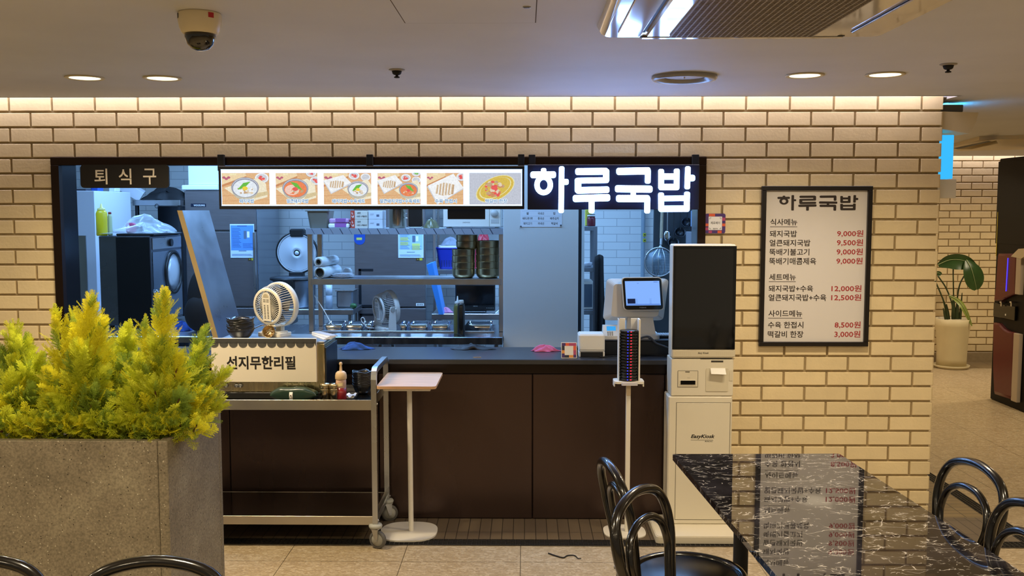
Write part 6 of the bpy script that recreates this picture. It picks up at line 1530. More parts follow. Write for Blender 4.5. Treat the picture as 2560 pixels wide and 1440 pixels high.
t = tag(crumple(c, .055, .045, .062, 31, rough=.18).build('olive_packet', mat('olive_film', '#6f6c4c', .25, noise=.25, nscale=16, bump=.3, bscale=16), None, c), 'olive foil packet of dried seaweed leaning by the microwave', 'packet')
y = py+.02; a, b_ = W(1108, 520, y), W(1252, 564.5, y); mzt = uz_+.232
mw = thing('microwave', 'white microwave oven with one dial on the upper rack shelf', 'microwave', ((a.x+b_.x)/2, y+.15, uz_))
x0_, x1_ = a.x, b_.x
mb = MB(); mb.box((x0_, y+.012, uz_+.008), (x1_, y+.31, mzt), .004)
for q0_ in (x0_+.03, x1_-.03):
    for q1_ in (y+.04, y+.28): mb.cyl((q0_, q1_, uz_+.0002), (q0_, q1_, uz_+.01), .012, 10)
mb.build('case', WHITEP, mw)
xd = x0_+(x1_-x0_)*.805
mb = MB(); mb.box((x0_, y, uz_+.010), (xd-.001, y+.012, mzt-.002), .003); dr_ = mb.build('door', WHITEP, mw)
mb = MB(); wx0, wx1 = W(1119, 540, y).x, W(1213, 540, y).x; wz0 = W(1119, 548, y).z; mb.box((wx0, y-.0012, wz0), (wx1, y+.001, mzt-.03), .001); mb.build('window', BLACKG, dr_)
mb = MB(); mb.box((xd+.001, y, uz_+.010), (x1_, y+.012, mzt-.002), .003); pn = mb.build('control_panel', WHITEP, mw)
kn = W(1236, 533, y); mb = MB(); mb.lathe([(.026, 0), (.026, .006), (.022, .014), (0, .016)], kn, 26, Matrix.Rotation(PI/2, 3, 'X')); mb.build('dial', mat('dial_grey', '#c4c2bd', .4), pn)
mb = MB(); q0_, q1_ = W(1227, 548, y), W(1247, 558, y); mb.box((q0_.x, y-.002, q1_.z), (q1_.x, y+.001, q0_.z), .001); mb.build('door_button', mat('dial_grey', '#c4c2bd', .4), pn)
mb = MB(); q0_, q1_ = W(1157, 554.5, y), W(1175, 557.5, y); mb.text('DAEWOO', q0_.x, q1_.x, q1_.z, q0_.z, y-.0006, off=.012); mb.build('lettering', GREYP, dr_)

# things on the middle shelf
ROLLW = mat('roll_film', '#d9e0e4', .2, coat=.3, noise=.06, nscale=12); CORE = mat('roll_core', '#7b705c', .7)
def roll(px, pyc, rpx, pxe, lab, core, z):
    y0_ = py+.0; a = W(px, pyc, y0_); sc_ = 6.65/2380; r = rpx*sc_; c = Vector((a.x, y0_, z+r)); e = c+Vector(((W(pxe, pyc, y0_).x-a.x)*.72, .30, 0))
    t = thing('film_roll', lab, 'plastic wrap roll', Vector((c.x, c.y, z))); d = (e-c).normalized()
    mb = MB(); ri = r*core; u = d.orthogonal().normalized(); v = d.cross(u); n = 28
    rings = []
    for (p, rr) in ((c, ri), (c, r), (e, r), (e, ri), ): rings.append([p+(u*math.cos(2*PI*j/n)+v*math.sin(2*PI*j/n))*rr for j in range(n)])
    vs = sum(rings, []); mb.add(vs, [(k*n+j, k*n+(j+1) % n, ((k+1) % 4)*n+(j+1) % n, ((k+1) % 4)*n+j) for k in range(4) for j in range(n)], True); mb.build('film', ROLLW, t)
    mb = MB(); mb.cyl(c+d*.012, e-d*.01, ri*.995, 24); mb.build('core_hollow', mat('core_dark', '#2b2823', .9), t)
    mb = MB(); mb.tube([c+(u*math.cos(2*PI*j/n)+v*math.sin(2*PI*j/n))*ri for j in range(n)], .003, 6, closed=True); mb.build('core_rim', CORE, t)
    return r
r1_ = roll(799, 684, 14.5, 828, 'lower clear plastic roll with a wide hollow core on the rack', .78, mz_)
roll(796, 654, 12.5, 822, 'upper plastic wrap roll with a small dark core on the rack', .52, mz_+2*r1_-.002)
c = W(795, 628, py+.1); c.z = mz_+2*r1_+.075
PL_ = mat('plate_white', '#d5d6dc', .3)
c = W(856, 694, py+.12); c.z = mz_
for i, (rr, nm) in enumerate(((.083, 'bottom'), (.078, 'middle'), (.066, 'topmost'))):
    p = c+Vector((.004*i, 0, .0095*i)); mb = MB(); mb.lathe([(0, 0), (rr*.6, 0), (rr, .009), (rr, .011), (rr*.6, .003), (0, .003)], p, 30)
    tag(mb.build('white_plate', PL_, None, p), 'white plate, %s of the three stacked on the middle rack shelf' % nm, 'plate', 'plates on the middle rack shelf')
c2 = c+Vector((.006, .0, .0315)); c2 = c+Vector((.01, .14, 0)); mb = MB(); mb.lathe([(0, 0), (.03, 0), (.034, .01), (.034, .045), (.024, .05), (.024, .058), (0, .06)], c2, 24)
tag(mb.build('small_jar', mat('jar_frost', '#c4ccd2', .3), None, c2), 'small frosted jar standing behind the stacked white plates', 'jar')
BR_ = mat('bowl_steel', '#b8a37c', .3, 1.0, .05, 9)
def sbowl(mb, p, r, h): mb.lathe([(0, 0), (r*.74, 0), (r*.90, h*.18), (r*.985, h*.42), (r, h*.98), (r*1.012, h), (r*.975, h), (r*.955, h*.45), (r*.72, h*.05), (0, h*.05)], p, 34)
def steel_stack(px, pyb, rpx, n, steppx, where, y, zb, first=0, total=None, names=None):
    c = W(px, pyb, y); c.z = zb; sc_ = (y+CAMD)/2380; r = rpx*sc_; st_ = steppx*sc_; total = total or n
    for i in range(n):
        p = c+Vector((.001*math.sin(i*3), 0, i*st_)); mb = MB(); sbowl(mb, p, r, st_*1.42 if n > 1 else st_); j = total-1-(i+first)
        tag(mb.build('steel_bowl', BR_, None, p), 'brassy steel bowl, %s in the %s stack on the rack' % ({0: 'topmost', total-1: 'bottom'}.get(j, ORD[j]+' from the top'), where), 'bowl', 'steel bowls on the middle rack shelf')
    return c, st_
yb = py+.10
cL, sL = steel_stack(1159, 695, 29, 4, 16.3, 'left', yb, mz_, 0, 6)
steel_stack(1168, 695, 27.5, 2, 15.5, 'left', yb+.01, mz_+4*sL+.012, 4, 6)
steel_stack(1220, 695, 30.5, 5, 17.2, 'right', yb, mz_, 0, 5)
cb_ = G(1237, 606, uz_-.3)
# things on the work table
def gpan(x0_, x1_, y0_, y1_, z, lab):
    t = thing('steel_food_pan', lab, 'food pan', ((x0_+x1_)/2, (y0_+y1_)/2, z), 'food pans along the work table')
    h = .045; mb = MB(); O = rrect_xy(x0_, x1_, y0_, y1_, .02, z+h); I = rrect_xy(x0_+.010, x1_-.010, y0_+.010, y1_-.010, .018, z+h+.001); I2 = rrect_xy(x0_+.016, x1_-.016, y0_+.016, y1_-.016, .018, z+.002); O2 = rrect_xy(x0_+.013, x1_-.013, y0_+.013, y1_-.013, .018, z); n = len(O)
    mb.add(O2+O+I+I2, [(k*n+j, k*n+(j+1) % n, (k+1)*n+(j+1) % n, (k+1)*n+j) for k in range(3) for j in range(n)], True); mb.add(I2, [list(range(n))]); mb.add(O2, [list(range(n))[::-1]]); mb.build('pan_body', CHROME, t)
yp0 = py+.045
for k, (a_, b_) in enumerate(((808, 857), (860, 908), (911, 930), (996, 1018), (1021, 1070), (1076, 1124), (1166, 1232))):
    gpan(W(a_, 820, yp0).x, W(b_, 820, yp0).x, yp0, yp0+.21, FZ+.0005, 'shiny steel food pan, %s from the left in the row on the work table' % ('first', 'second', 'third', 'fourth', 'fifth', 'sixth', 'seventh')[k])
fb2 = G(962, 826, FZ); fb2.y = py-.02; fb2 = Vector((W(962, 820, py+.1).x, py+.115, FZ+.0005))
f2 = make_fan('small white desk fan turned sideways on the work table', fb2, 1.0, mat('fan_white', '#dcdad4', .4), .12, .93, .165)
BTL = mat('bottle_olive', '#6d6a3a', .3); BTD = mat('bottle_dark', '#1f1c18', .25, coat=.3); CAPW = mat('cap_grey', '#c7c5bf', .5)
def sq_bottle(name, px, y, z, ptop, rpx, M_, M2, lab, spout=True):
    sc_ = (y+CAMD)/2380; c = W(px, 800, y); c.z = z; H = W(px, ptop, y).z-z; r = rpx*sc_
    t = thing(name, lab, 'bottle', c); mb = MB(); hb_ = H*(.80 if spout else .92); mb.lathe([(0, 0), (r*.92, 0), (r, .006), (r, hb_*.86), (r*.85, hb_*.95), (r*.6, hb_)], c, 22); mb.build('bottle_body', M_, t)
    mb = MB(); mb.lathe([(r*.7, hb_*.985), (r*.72, hb_*1.0), (r*.7, hb_*1.06)]+([(r*.28, hb_*1.09), (r*.12, H), (0, H)] if spout else [(r*.6, H), (0, H)]), c, 18); mb.build('cap', M2, t); return t
sq_bottle('squeeze_bottle', 1144, py-.10, FZ+.0005, 740, 10.0, BTL, CAPW, 'olive squeeze bottle with a pointed spout on the work table')
sq_bottle('squeeze_bottle', 1153, py-.17, FZ+.0005, 750, 9.5, BTD, CAPW, 'dark squeeze bottle standing just in front of the olive one', False)
cloth('black_rag', 1168, 830, FZ+.0005, .085, .03, .045, mat('rag_black', '#141519', .9), 'black rag bunched on the work table edge', 'cloth', 13)
mb = MB(); yc = py-.02
mb.tube(smooth_path([W(777, 716, py+.15), W(784, 735, py+.1), W(800, 760, py+.06), W(815, 785, py+.03), W(828, 808, py+.0), W(838, 816, py+.02)], 6), .0035, 6)
tag(mb.build('power_cable', PAPER, None, W(838, 816, py)), 'white power cord hanging from the rack to the work table', 'cord')
mb = MB(); L_ = [W(912, 812, py+.02), W(904, 803, py+.02), W(903, 796, py+.02), W(908, 794, py+.02), W(912, 800, py+.02), W(911, 810, py+.02), W(918, 818, py+.03), W(934, 820, py+.05)]
mb.tube(smooth_path(L_, 6), .003, 6); tag(mb.build('fan_cable', PAPER, None, L_[0]), 'looped white cord of the small fan standing up from the pans', 'cord')

# ================================================================== BACK OF THE KITCHEN
def fridge(px0, px1, y, pt, name, lab, seams):
    a, b_ = W(px0, pt, y), W(px1, pt, y); t = thing(name, lab, 'fridge', ((a.x+b_.x)/2, y+.36, .012))
    mb = MB(); mb.box((a.x, y+.02, .10), (b_.x, y+.76, a.z), .004)
    mb.build('cabinet', mat('fridge_side', '#9aa0aa', .16, .85), t)
    for x in (a.x+.05, b_.x-.05):
        for yy in (y+.08, y+.7): mb = MB(); mb.cyl((x, yy, .0122), (x, yy, .10), .02, 10); mb.build('foot', BLACKP, t)
    zs_ = [a.z]+[W(px0, s_, y).z for s_ in seams]+[.10]; doors = []
    for i in range(len(zs_)-1):
        mb = MB(); mb.box((a.x+.002, y-.02, zs_[i+1]+.008), (b_.x-.002, y+.018, zs_[i]-.004), .005); doors.append(mb.build('door' if i or len(seams) == 1 else 'top_panel', FRIDGE, t))
    return t, doors, a.x, b_.x
fl, fd, fx0, fx1 = fridge(462, 640, 3.0, 476, 'steel_fridge', 'tall steel fridge with a brand plate at the left of the kitchen', (578, 768))
mb = MB(); kbox(mb, 477, 509, 515, 517, 2.978, .003, .0005); npl = mb.build('name_plate', mat('plate_navy', '#20283c', .3, .3), fd[0])
mb = MB(); l0, l1 = W(484, 511, 2.977), W(512, 515.5, 2.977); mb.text('WOOSUNG', l0.x, l1.x, l1.z, l0.z, 2.9772, off=.01); mb.build('lettering', PAPER, npl)
for i in (1, 2):
    mb = MB(); zb_, zt2 = ((W(1, 766, 3.).z, W(1, 580, 3.).z), (.14, W(1, 770, 3.).z))[i-1]; mb.box((fx1-.03, 2.965, zb_), (fx1-.004, 2.98, zt2), .004); mb.build('edge_handle', STEEL, fd[i])
def poster(px0, py0, px1, py1, y, parent_lab, name, blue, yel=False):
    a, b_ = W(px0, py0, y), W(px1, py1, y); t = thing(name, parent_lab, 'notice', ((a.x+b_.x)/2, y, b_.z)); w_, h_ = b_.x-a.x, a.z-b_.z
    mb = MB(); mb.box((a.x, y, b_.z), (b_.x, y+.0012, a.z)); sh = mb.build('sheet', mat('notice_pale', '#cfdcec', .4), t)
    def blk(u0, u1, v0, v1, M_, n_): 
        mb = MB(); mb.box((a.x+u0*w_, y-(.0003 if n_ == 'colour_field' else .0007), b_.z+v0*h_), (a.x+u1*w_, y, b_.z+v1*h_)); return mb.build(n_, M_, sh)
    NB, ND, NY, NG = mat('notice_blue', '#5f93d6', .4), mat('notice_ink', '#3c5a94', .5), mat('notice_yellow', '#d4dc7a', .5), mat('notice_grey', '#5d6d84', .5)
    blk(.03, .97, .22 if not yel else .3, .96, NB if not yel else mat('notice_light', '#a9c8ec', .4), 'colour_field')
    def lines(u0, u1, v0, v1, n, M_):
        mb = MB()
        for i in range(n):
            v = v0+(v1-v0)*i/n; mb.box((a.x+u0*w_, y-.0010, b_.z+v*h_), (a.x+(u1-.04*(i % 3))*w_, y-.0003, b_.z+(v+.28*(v1-v0)/n)*h_))
        mb.build('text_lines', M_, sh)
    if yel:
        blk(.08, .40, .45, .58, NY, 'yellow_note'); blk(.08, .40, .62, .74, NY, 'yellow_note'); blk(.55, .86, .28, .52, NY, 'yellow_note')
    lines(.08, .45, .32, .9, 14, ND); lines(.52, .92, .3, .45, 4, ND); lines(.06, .9, .06, .14, 2, ND)
    blk(.56, .68, .56, .80, NG, 'picture_block'); blk(.70, .80, .60, .78, PAPER, 'picture_block'); blk(.34, .66, .195, .215, NG, 'footer_bar'); blk(.3, .7, .93, .955, ND, 'heading')
    return t
poster(574.5, 560, 637, 644.5, 2.976, 'blue notice sheet stuck on the left steel fridge', 'notice_sheet', True)
poster(995, 575, 1059, 644.5, 3.076, 'pale notice sheet with yellow notes on the right steel fridge', 'notice_sheet', False, True)
for px, y, lab in ((620, 2.977, 'left'), (1040, 3.077, 'right')):
    a, b_ = W(px, 645.5, y), W(px+16, 651, y); mb = MB(); mb.box((a.x, y, b_.z), (b_.x, y+.001, a.z), mi=0); mb.box((a.x, y-.0004, b_.z), (a.x+(b_.x-a.x)*.55, y, a.z), mi=1); mb.cyl(((a.x*.72+b_.x*.28), y-.0008, (a.z+b_.z)/2), ((a.x*.72+b_.x*.28), y-.0002, (a.z+b_.z)/2), .004, 10, mi=0)
    tag(mb.build('warning_sticker', [mat('sticker_yellow', '#c9b82c', .5), mat('sticker_brown', '#5a4116', .5)], None, a), 'tiny yellow and black sticker under the notice on the %s steel fridge' % lab, 'sticker')
fr, fd2, gx0_, gx1_ = fridge(884, 1063, 3.1, 430, 'steel_fridge', 'tall steel fridge with recessed black handles at the middle of the kitchen', (769,))
HB = mat('handle_black', '#14171d', .4)
mb = MB()
for q in ((896, 672, 933, 678), (896, 672, 904, 770), (896, 762, 936, 768)): kbox(mb, *q, 3.0775, .006, .001)
mb.build('recessed_handle', HB, fd2[0])
mb = MB()
for q in ((899, 784, 933, 789), (899, 784, 906, 850)): kbox(mb, *q, 3.0775, .006, .001)
mb.build('recessed_handle', HB, fd2[1])
a, b_ = W(884.5, 560, 3.078), W(913, 612, 3.078); P = []
rr = (b_.x-a.x)/2; cx_ = (a.x+b_.x)/2
P = [Vector((b_.x, 3.078, a.z)), Vector((a.x, 3.078, a.z))]+[Vector((cx_-rr*math.cos(t_), 3.078, b_.z+rr-rr*math.sin(t_))) for t_ in [PI*i/16 for i in range(17)]]
bt_ = thing('blue_energy_label', 'blue rounded label hanging from the top left of the middle fridge', 'label', (cx_, 3.078, b_.z))
mb = MB(); mb.prism(P, (0, .0015, 0)); mb.build('label_body', mat('label_blue', '#1c4aa0', .4), bt_)
mb = MB(); kbox(mb, 891, 594, 905, 600, 3.0772, .001, 0); mb.build('label_window', mat('label_yellow', '#c7c25e', .5), bt_)
mb = MB(); kbox(mb, 1040, 758, 1060, 765, 3.0772, .001, 0); tg = mb.build('name_tag', PAPER, None, W(1050, 765, 3.077)); tag(tg, 'small white three-character tag at the bottom of the middle fridge door', 'label')
mb = MB(); l0, l1 = W(1042, 759.5, 3.076), W(1058, 763.5, 3.076); mb.text('음냉장', l0.x, l1.x, l1.z, l0.z, 3.0768, off=.02); mb.build('lettering', INK, tg)
# styrofoam lid on the left fridge
a, b_ = W(452, 464, 2.96), W(545, 476, 2.96); fz_ = W(462, 476, 3.0).z
mb = MB(); mb.box((a.x+.0, 2.97, fz_+.0005), (b_.x, 3.5, fz_+.045), .008); mb.box((a.x+.05, 3.0, fz_+.045), (b_.x, 3.45, fz_+.25), .006)
tag(mb.build('foam_box', mat('styrofoam', '#dfe6e8', .8), None, ((a.x+b_.x)/2, 3.2, fz_)), 'white styrofoam box lying on the left steel fridge', 'box')

# rear steel bench with the rice cooker
RZ = .90
rb_ = thing('rear_bench', 'stainless bench along the back wall under the rice cooker', 'bench', (-1.75, 2.95, .012))
bx0_, bx1_ = W(648, 780, 2.62).x, W(883, 780, 2.62).x
mb = MB(); mb.box((bx0_, 2.62, RZ-.045), (bx1_, 3.06, RZ), .003); mb.build('bench_top', STEEL_H, rb_)
for x in (bx0_+.04, bx1_-.04):
    for y in (2.7, 3.0): mb = MB(); mb.cyl((x, y, .0125), (x, y, RZ-.045), .018, 10); mb.build('leg', STEEL, rb_)
mb = MB(); mb.box((bx0_+.02, 2.66, .35), (bx1_-.02, 3.04, .37)); mb.build('under_shelf', STEEL_D, rb_)
c = W(737, 775, 2.84); c.z = RZ+.0005; s3 = 8.14/2380
rc = thing('rice_cooker', 'big steel rice cooker with its round lid standing open', 'rice cooker', c)
R_ = .195; hz = W(737, 697, 2.84-R_).z-RZ
mb = MB(); mb.lathe([(0, 0), (R_*.85, 0), (R_*.9, .015), (R_*.92, hz-.01), (R_*.92, hz)], c, 40); mb.build('body', mat('cooker_steel', '#8d959f', .3, .9), rc)
mb = MB(); mb.lathe([(R_*.9, hz-.022), (R_*1.02, hz-.022), (R_*1.04, hz-.012), (R_*1.02, hz), (R_*.85, hz+.002), (R_*.84, hz-.05), (0, hz-.06)], c, 40); mb.build('rim', BLACKP, rc)
mb = MB(); p = W(718, 712, 2.84-R_-.02); mb.prism(rrect(p.x-.055, p.x+.055, p.z-.045, p.z+.035, .02, p.y-.01), (0, .06, 0)); mb.build('latch', BLACKP, rc)
lc = W(743, 632, 2.99); rl = 53*s3*1.01
tl = Matrix.Translation(lc) @ Matrix.Rotation(math.radians(6), 4, 'X') @ Matrix.Rotation(PI/2, 4, 'X')
mb = MB(); mb.lathe([(0, -.03), (rl*.8, -.03), (rl, -.01), (rl, .012), (rl*.95, .018), (rl*.93, .012)], (0, 0, 0), 48); mb.xf(tl); ld_ = mb.build('lid_shell', BLACKP, rc)
mb = MB(); mb.lathe([(rl*.925, .006), (rl*.93, .014), (rl*.905, .017), (rl*.88, .012), (rl*.86, .012), (rl*.3, .016), (rl*.27, .020), (rl*.18, .018), (rl*.14, .010), (rl*.10, .012), (rl*.09, .022), (rl*.05, .026), (0, .026)], (0, 0, 0), 48); mb.xf(tl); mb.build('inner_lid', mat('lid_alu', '#cfd4da', .32, .25), ld_)
p0_, p1_ = W(727, 592, 3.0), W(762, 572, 3.0); mb = MB(); mb.box((p0_.x, 2.95, p0_.z), (p1_.x, 3.05, p1_.z), .012); mb.build('lid_handle', BLACKP, ld_)
mb = MB(); p = W(742, 688, 3.0); mb.box((p.x-.06, 2.96, c.z+hz-.03), (p.x+.06, 3.05, lc.z-rl+.02), .008); mb.build('hinge', BLACKP, rc)
# pan, canister and green pepper on the rear bench
c = W(823, 768, 2.72); c.z = RZ+.0005; r_ = .028
t = thing('grey_canister', 'pale tall cylinder canister on the rear bench', 'canister', c); Hc = W(823, 712, 2.72).z-RZ
mb = MB(); mb.lathe([(0, 0), (r_, 0), (r_, Hc*.55)], c, 22); mb.build('lower', mat('canister_grey', '#8b929c', .5), t); mb = MB(); mb.lathe([(r_, Hc*.55), (r_, Hc), (0, Hc)], c, 22); mb.build('upper', mat('canister_pale', '#c2ccd6', .4), t)
a, b_ = W(838, 727, 2.74), W(888, 772, 2.74)
t = thing('square_pan', 'square steel pan standing on the rear bench beside the middle fridge', 'pan', ((a.x+b_.x)/2, 2.85, RZ)); mb = MB(); mb.box((a.x+.008, 2.745, RZ+.0005), (b_.x-.02, 2.98, a.z), .012); mb.build('pan_body', STEEL_W, t); mb = MB(); mb.box((a.x, 2.735, a.z-.004), (b_.x-.01, 2.99, a.z+.003), .001); mb.build('rim', STEEL, t)
c = G(882, 773, RZ); c.y = 2.68; mb = MB(); mb.sphere(c+Vector((0, 0, .024)), .024, 14, 9, (1.2, 1, .95), jit=.08, rnd=random.Random(4)); tag(mb.build('green_pepper', mat('pepper_green', '#2f5a2c', .4), None, c), 'small green pepper on the rear bench by the fridge', 'vegetable')
mb = MB(); p = W(648+10, 780, 2.6); l0, l1 = W(740, 776, 2.615), W(755, 784, 2.615)
# rear right: bench with monitor, rack with basket
R2 = W(1170, 785, 2.5).z
rr_ = thing('monitor_bench', 'steel bench holding the black screen at the back of the kitchen', 'bench', (-.5, 2.8, .012))
mx0, mx1 = W(1079, 790, 2.5).x, W(1300, 790, 2.5).x
mb = MB(); mb.box((mx0, 2.5, R2-.045), (mx1, 3.1, R2), .003); mb.build('bench_top', STEEL_H, rr_)
for x in (mx0+.03, mx1-.03):
    for y in (2.55, 3.05): mb = MB(); mb.cyl((x, y, .0125), (x, y, R2-.045), .018, 10); mb.build('leg', STEEL, rr_)
a, b_ = W(1138, 711, 2.62), W(1238, 781, 2.62)
tv = thing('black_screen', 'black flat monitor switched off under the rack', 'monitor', ((a.x+b_.x)/2, 2.66, R2+.0005))
mb = MB(); mb.box((a.x, 2.62, R2+.012), (b_.x, 2.66, a.z), .005); mb.build('case', BLACKP, tv)
mb = MB(); mb.box((a.x+.012, 2.618, R2+.06), (b_.x-.012, 2.621, a.z-.012)); mb.build('screen', BLACKG, tv)
mb = MB(); cx_ = (a.x+b_.x)/2; mb.box((cx_-.09, 2.58, R2+.001), (cx_+.09, 2.72, R2+.013), .004); mb.build('foot', BLACKP, tv)
mb = MB()
for k in range(5): q_ = W(1217+4*k, 770, 2.617); mb.box((q_.x-.003, 2.6165, q_.z-.002), (q_.x+.003, 2.618, q_.z+.002))
mb.build('button_row', GREYP, tv)
mb = MB(); l0, l1 = W(1183, 764, 2.617), W(1194, 767, 2.617); mb.text('SAMSUNG', l0.x, l1.x, l1.z, l0.z, 2.6172, off=.01); mb.build('lettering', GREYP, tv)
y = 2.52; a, b_ = W(1238, 770, y), W(1256, 782, y); mb = MB(); mb.prism([Vector((a.x, y, R2+.0005)), Vector((b_.x+.05, y, R2+.0005)), Vector((b_.x+.05, y, R2+.05)), Vector((b_.x, y, R2+.05))], (0, .1, 0)); tag(mb.build('white_paper_pile', PAPER, None, a), 'white folded paper beside the black screen', 'paper')
# cutting board leaning
y = 2.45; pts = [W(1066, 662, y), W(1081, 657, y), W(1108, 781, y), W(1097, 784, y)]
for p in pts[2:]: p.z = R2+.001
mb = MB(); mb.prism(pts, (0, .0, 0)) if False else mb.prism(pts, (0, .28, 0)); cbb = mb.build('cutting_board', mat('board_blue', '#3f8fe0', .45), None, pts[3]); 
for v in cbb.data.vertices: pass
tag(cbb, 'bright blue cutting board leaning against the middle fridge', 'cutting board')
cloth('pink_cloth', 1114, 781, R2+.0005, .055, .03, .035, mat('pink_cloth_back', '#c77f9f', .9, noise=.25, nscale=25), 'small pink dotted cloth in front of the black screen', 'cloth', 17)
br = thing('back_rack', 'steel rack with a mid shelf behind the bowls at the back', 'rack', (-.55, 3.3, .012))
kx0_, kx1_ = W(1086, 650, 3.15).x, W(1300, 650, 3.15).x; kz_ = W(1150, 674, 3.15).z
for x in (kx0_, kx1_):
    for y in (3.15, 3.55): mb = MB(); mb.box((x-.012, y, .0125), (x+.012, y+.024, 1.95), .002); mb.build('post', STEEL, br)
for z in (kz_, 1.93, .4): mb = MB(); mb.box((kx0_, 3.15, z-.04), (kx1_, 3.57, z), .003); mb.build('shelf', STEEL_H, br)
c = W(1122, 673, 3.2); c.z = kz_+.0005; c.y = 3.36
bk_ = thing('blue_basket', 'blue plastic basket with a white lid on the back rack', 'basket', c)
hb_ = W(1122, 621, 3.2).z-kz_; w1 = .115; w0 = .085
BB = mat('basket_blue', '#1c2fa0', .45)
mb = MB(); T_ = rrect_xy(c.x-w1, c.x+w1, c.y-.14, c.y+.14, .03, c.z+hb_); Bq = rrect_xy(c.x-w0, c.x+w0, c.y-.11, c.y+.11, .03, c.z); n = len(T_)
mb.add(Bq+T_, [(j, (j+1) % n, n+(j+1) % n, n+j) for j in range(n)], True); mb.add(Bq, [list(range(n))[::-1]]); mb.tube(T_, .006, 6, closed=True); mb.build('basket_body', BB, bk_)
mb = MB()
for i in range(7):
    for j in range(5):
        x = c.x-.065+i*.0217; z = c.z+.02+j*.012; k = (z-c.z)/hb_; mb.box((x-.006, c.y-.11-.03*k-.0012, z), (x+.006, c.y-.11-.03*k+.001, z+.007))
mb.build('basket_slots', mat('slot_navy', '#0c1450', .7), bk_)
mb = MB(); mb.prism(rrect_xy(c.x-w1*.85, c.x+w1*.95, c.y-.13, c.y+.13, .03, c.z+hb_+.001), (0, 0, .02)); mb.build('lid', PAPER, bk_)
cc_ = Vector((c.x+.10, c.y+.02, c.z+hb_+.0225)); tag(crumple(Vector((c.x, c.y, c.z+hb_+.022)), .085, .1, .055, 44).build('grey_cloth', mat('grey_cloth', '#8f93a0', .9), None, c), 'grey cloth heaped on the white basket lid', 'cloth')
cr = W(1207, 600, 3.3); cr.z = kz_+.0005; tag(crumple(cr, .09, .07, .27, 45, rough=.3).build('red_bag', mat('red_bag', '#b02236', .4), None, cr), 'red plastic bag peeking over the right stack of steel bowls', 'bag')
cg = W(1112, 600, 3.3); 

# left rear: hood shelf, partition, upright dish machine, clutter
y = 2.88; a, b_ = W(331, 500, y), W(450, 514, y)
hs_ = thing('wall_shelf', 'narrow steel shelf at the back left above the dark wall panel', 'shelf', ((a.x+b_.x)/2, 3.0, b_.z))
mb = MB(); mb.box((a.x, y, b_.z), (b_.x, y+.4, a.z), .002); mb.build('shelf_board', STEEL_H, hs_)
for px in (338, 445): 
    p = W(px, 500, y); mb = MB(); mb.box((p.x-.012, y+.02, .0125), (p.x+.012, y+.05, b_.z)); mb.build('support_post', STEEL_D, hs_)
pw = thing('dark_wall_panel', 'dark steel wall panel under the back left shelf', 'wall panel', ((a.x+b_.x)/2, 3.32, .0125))
mb = MB(); mb.box((a.x+.05, 3.30, .0125), (b_.x-.02, 3.34, b_.z-.002), .002); mb.build('panel', STEEL_D, pw)
c = W(400, 499, 2.35); c.z = a.z+.0005
tag(crumple(W(416, 500, 3.08)*1.0+Vector((0, 0, a.z+.0005-W(416, 500, 3.08).z)), .20, .10, .085, 61, rough=.4).build('black_bag', BLACKM, None, c), 'crumpled black bag on the back left shelf', 'bag')
ca = W(358, 490, 3.0); mt = Matrix.Translation((ca.x-.12, 3.05, a.z+.088)) @ Matrix.Rotation(.6, 4, 'Y') @ Matrix.Rotation(.3, 4, 'Z')
mb = MB(); mb.box((-.10, -.06, -.045), (.10, .06, .045), .002, mtx=mt); tag(mb.build('white_carton', mat('carton_pale', '#c9ccd2', .7), None, ca), 'tilted white carton on the back left shelf beside the black bag', 'carton')
kx_ = W(392, 512, y-.003); mb = MB(); mb.tube([kx_+Vector((.016*math.cos(t_), 0, .016*math.sin(t_)-.01)) for t_ in [2*PI*i/16 for i in range(16)]], .003, 5, closed=True)
tag(mb.build('hook_ring', STEEL_D, None, kx_), 'small dark hook ring under the back left shelf edge', 'hook')
py1 = 2.15; a = W(180, 477, py1); b_ = W(235, 477, py1); 
pa = thing('partition', 'low white partition wall at the left end of the kitchen', 'partition', ((a.x+b_.x)/2-.3, 1.65, .0125))
pzz = a.z
mb = MB(); mb.box((a.x-1.0, py1, .0125), (b_.x, py1+.68, pzz), .003); mb.build('partition_body', mat('partition_white', '#ccd0da', .5), pa)
mb = MB(); kbox(mb, 195, 589, 223, 840, py1-.012, .010, .001); mb.build('steel_plate', STEEL_H, pa)
for k, (px, w_, h_, col_, lab) in enumerate(((215, .10, .05, '#b8a6b2', 'pinkish folded pack on the white partition'), (265, .16, .018, '#2a2d36', 'flat dark tray on top of the white partition'), (300, .06, .06, '#1f4fa8', 'small blue box on top of the white partition'), (318, .05, .05, '#d6dadf', 'small white box next to the blue box on the partition'))):
    p = W(px, 477, py1+.08+.12*k); p.x = min(p.x, b_.x-w_/2-.005)-.0; p.z = pzz+.0005; p.x = b_.x-.30+.09*k
    mb = MB(); mb.box((p.x-w_/2, p.y-.05, p.z), (p.x+w_/2, p.y+.05, p.z+h_), .004); tag(mb.build('pack' if k < 1 else 'box' if k > 1 else 'tray', mat('clutter_%d' % k, col_, .5), None, p), lab, 'box' if k > 1 else 'tray' if k else 'pack')
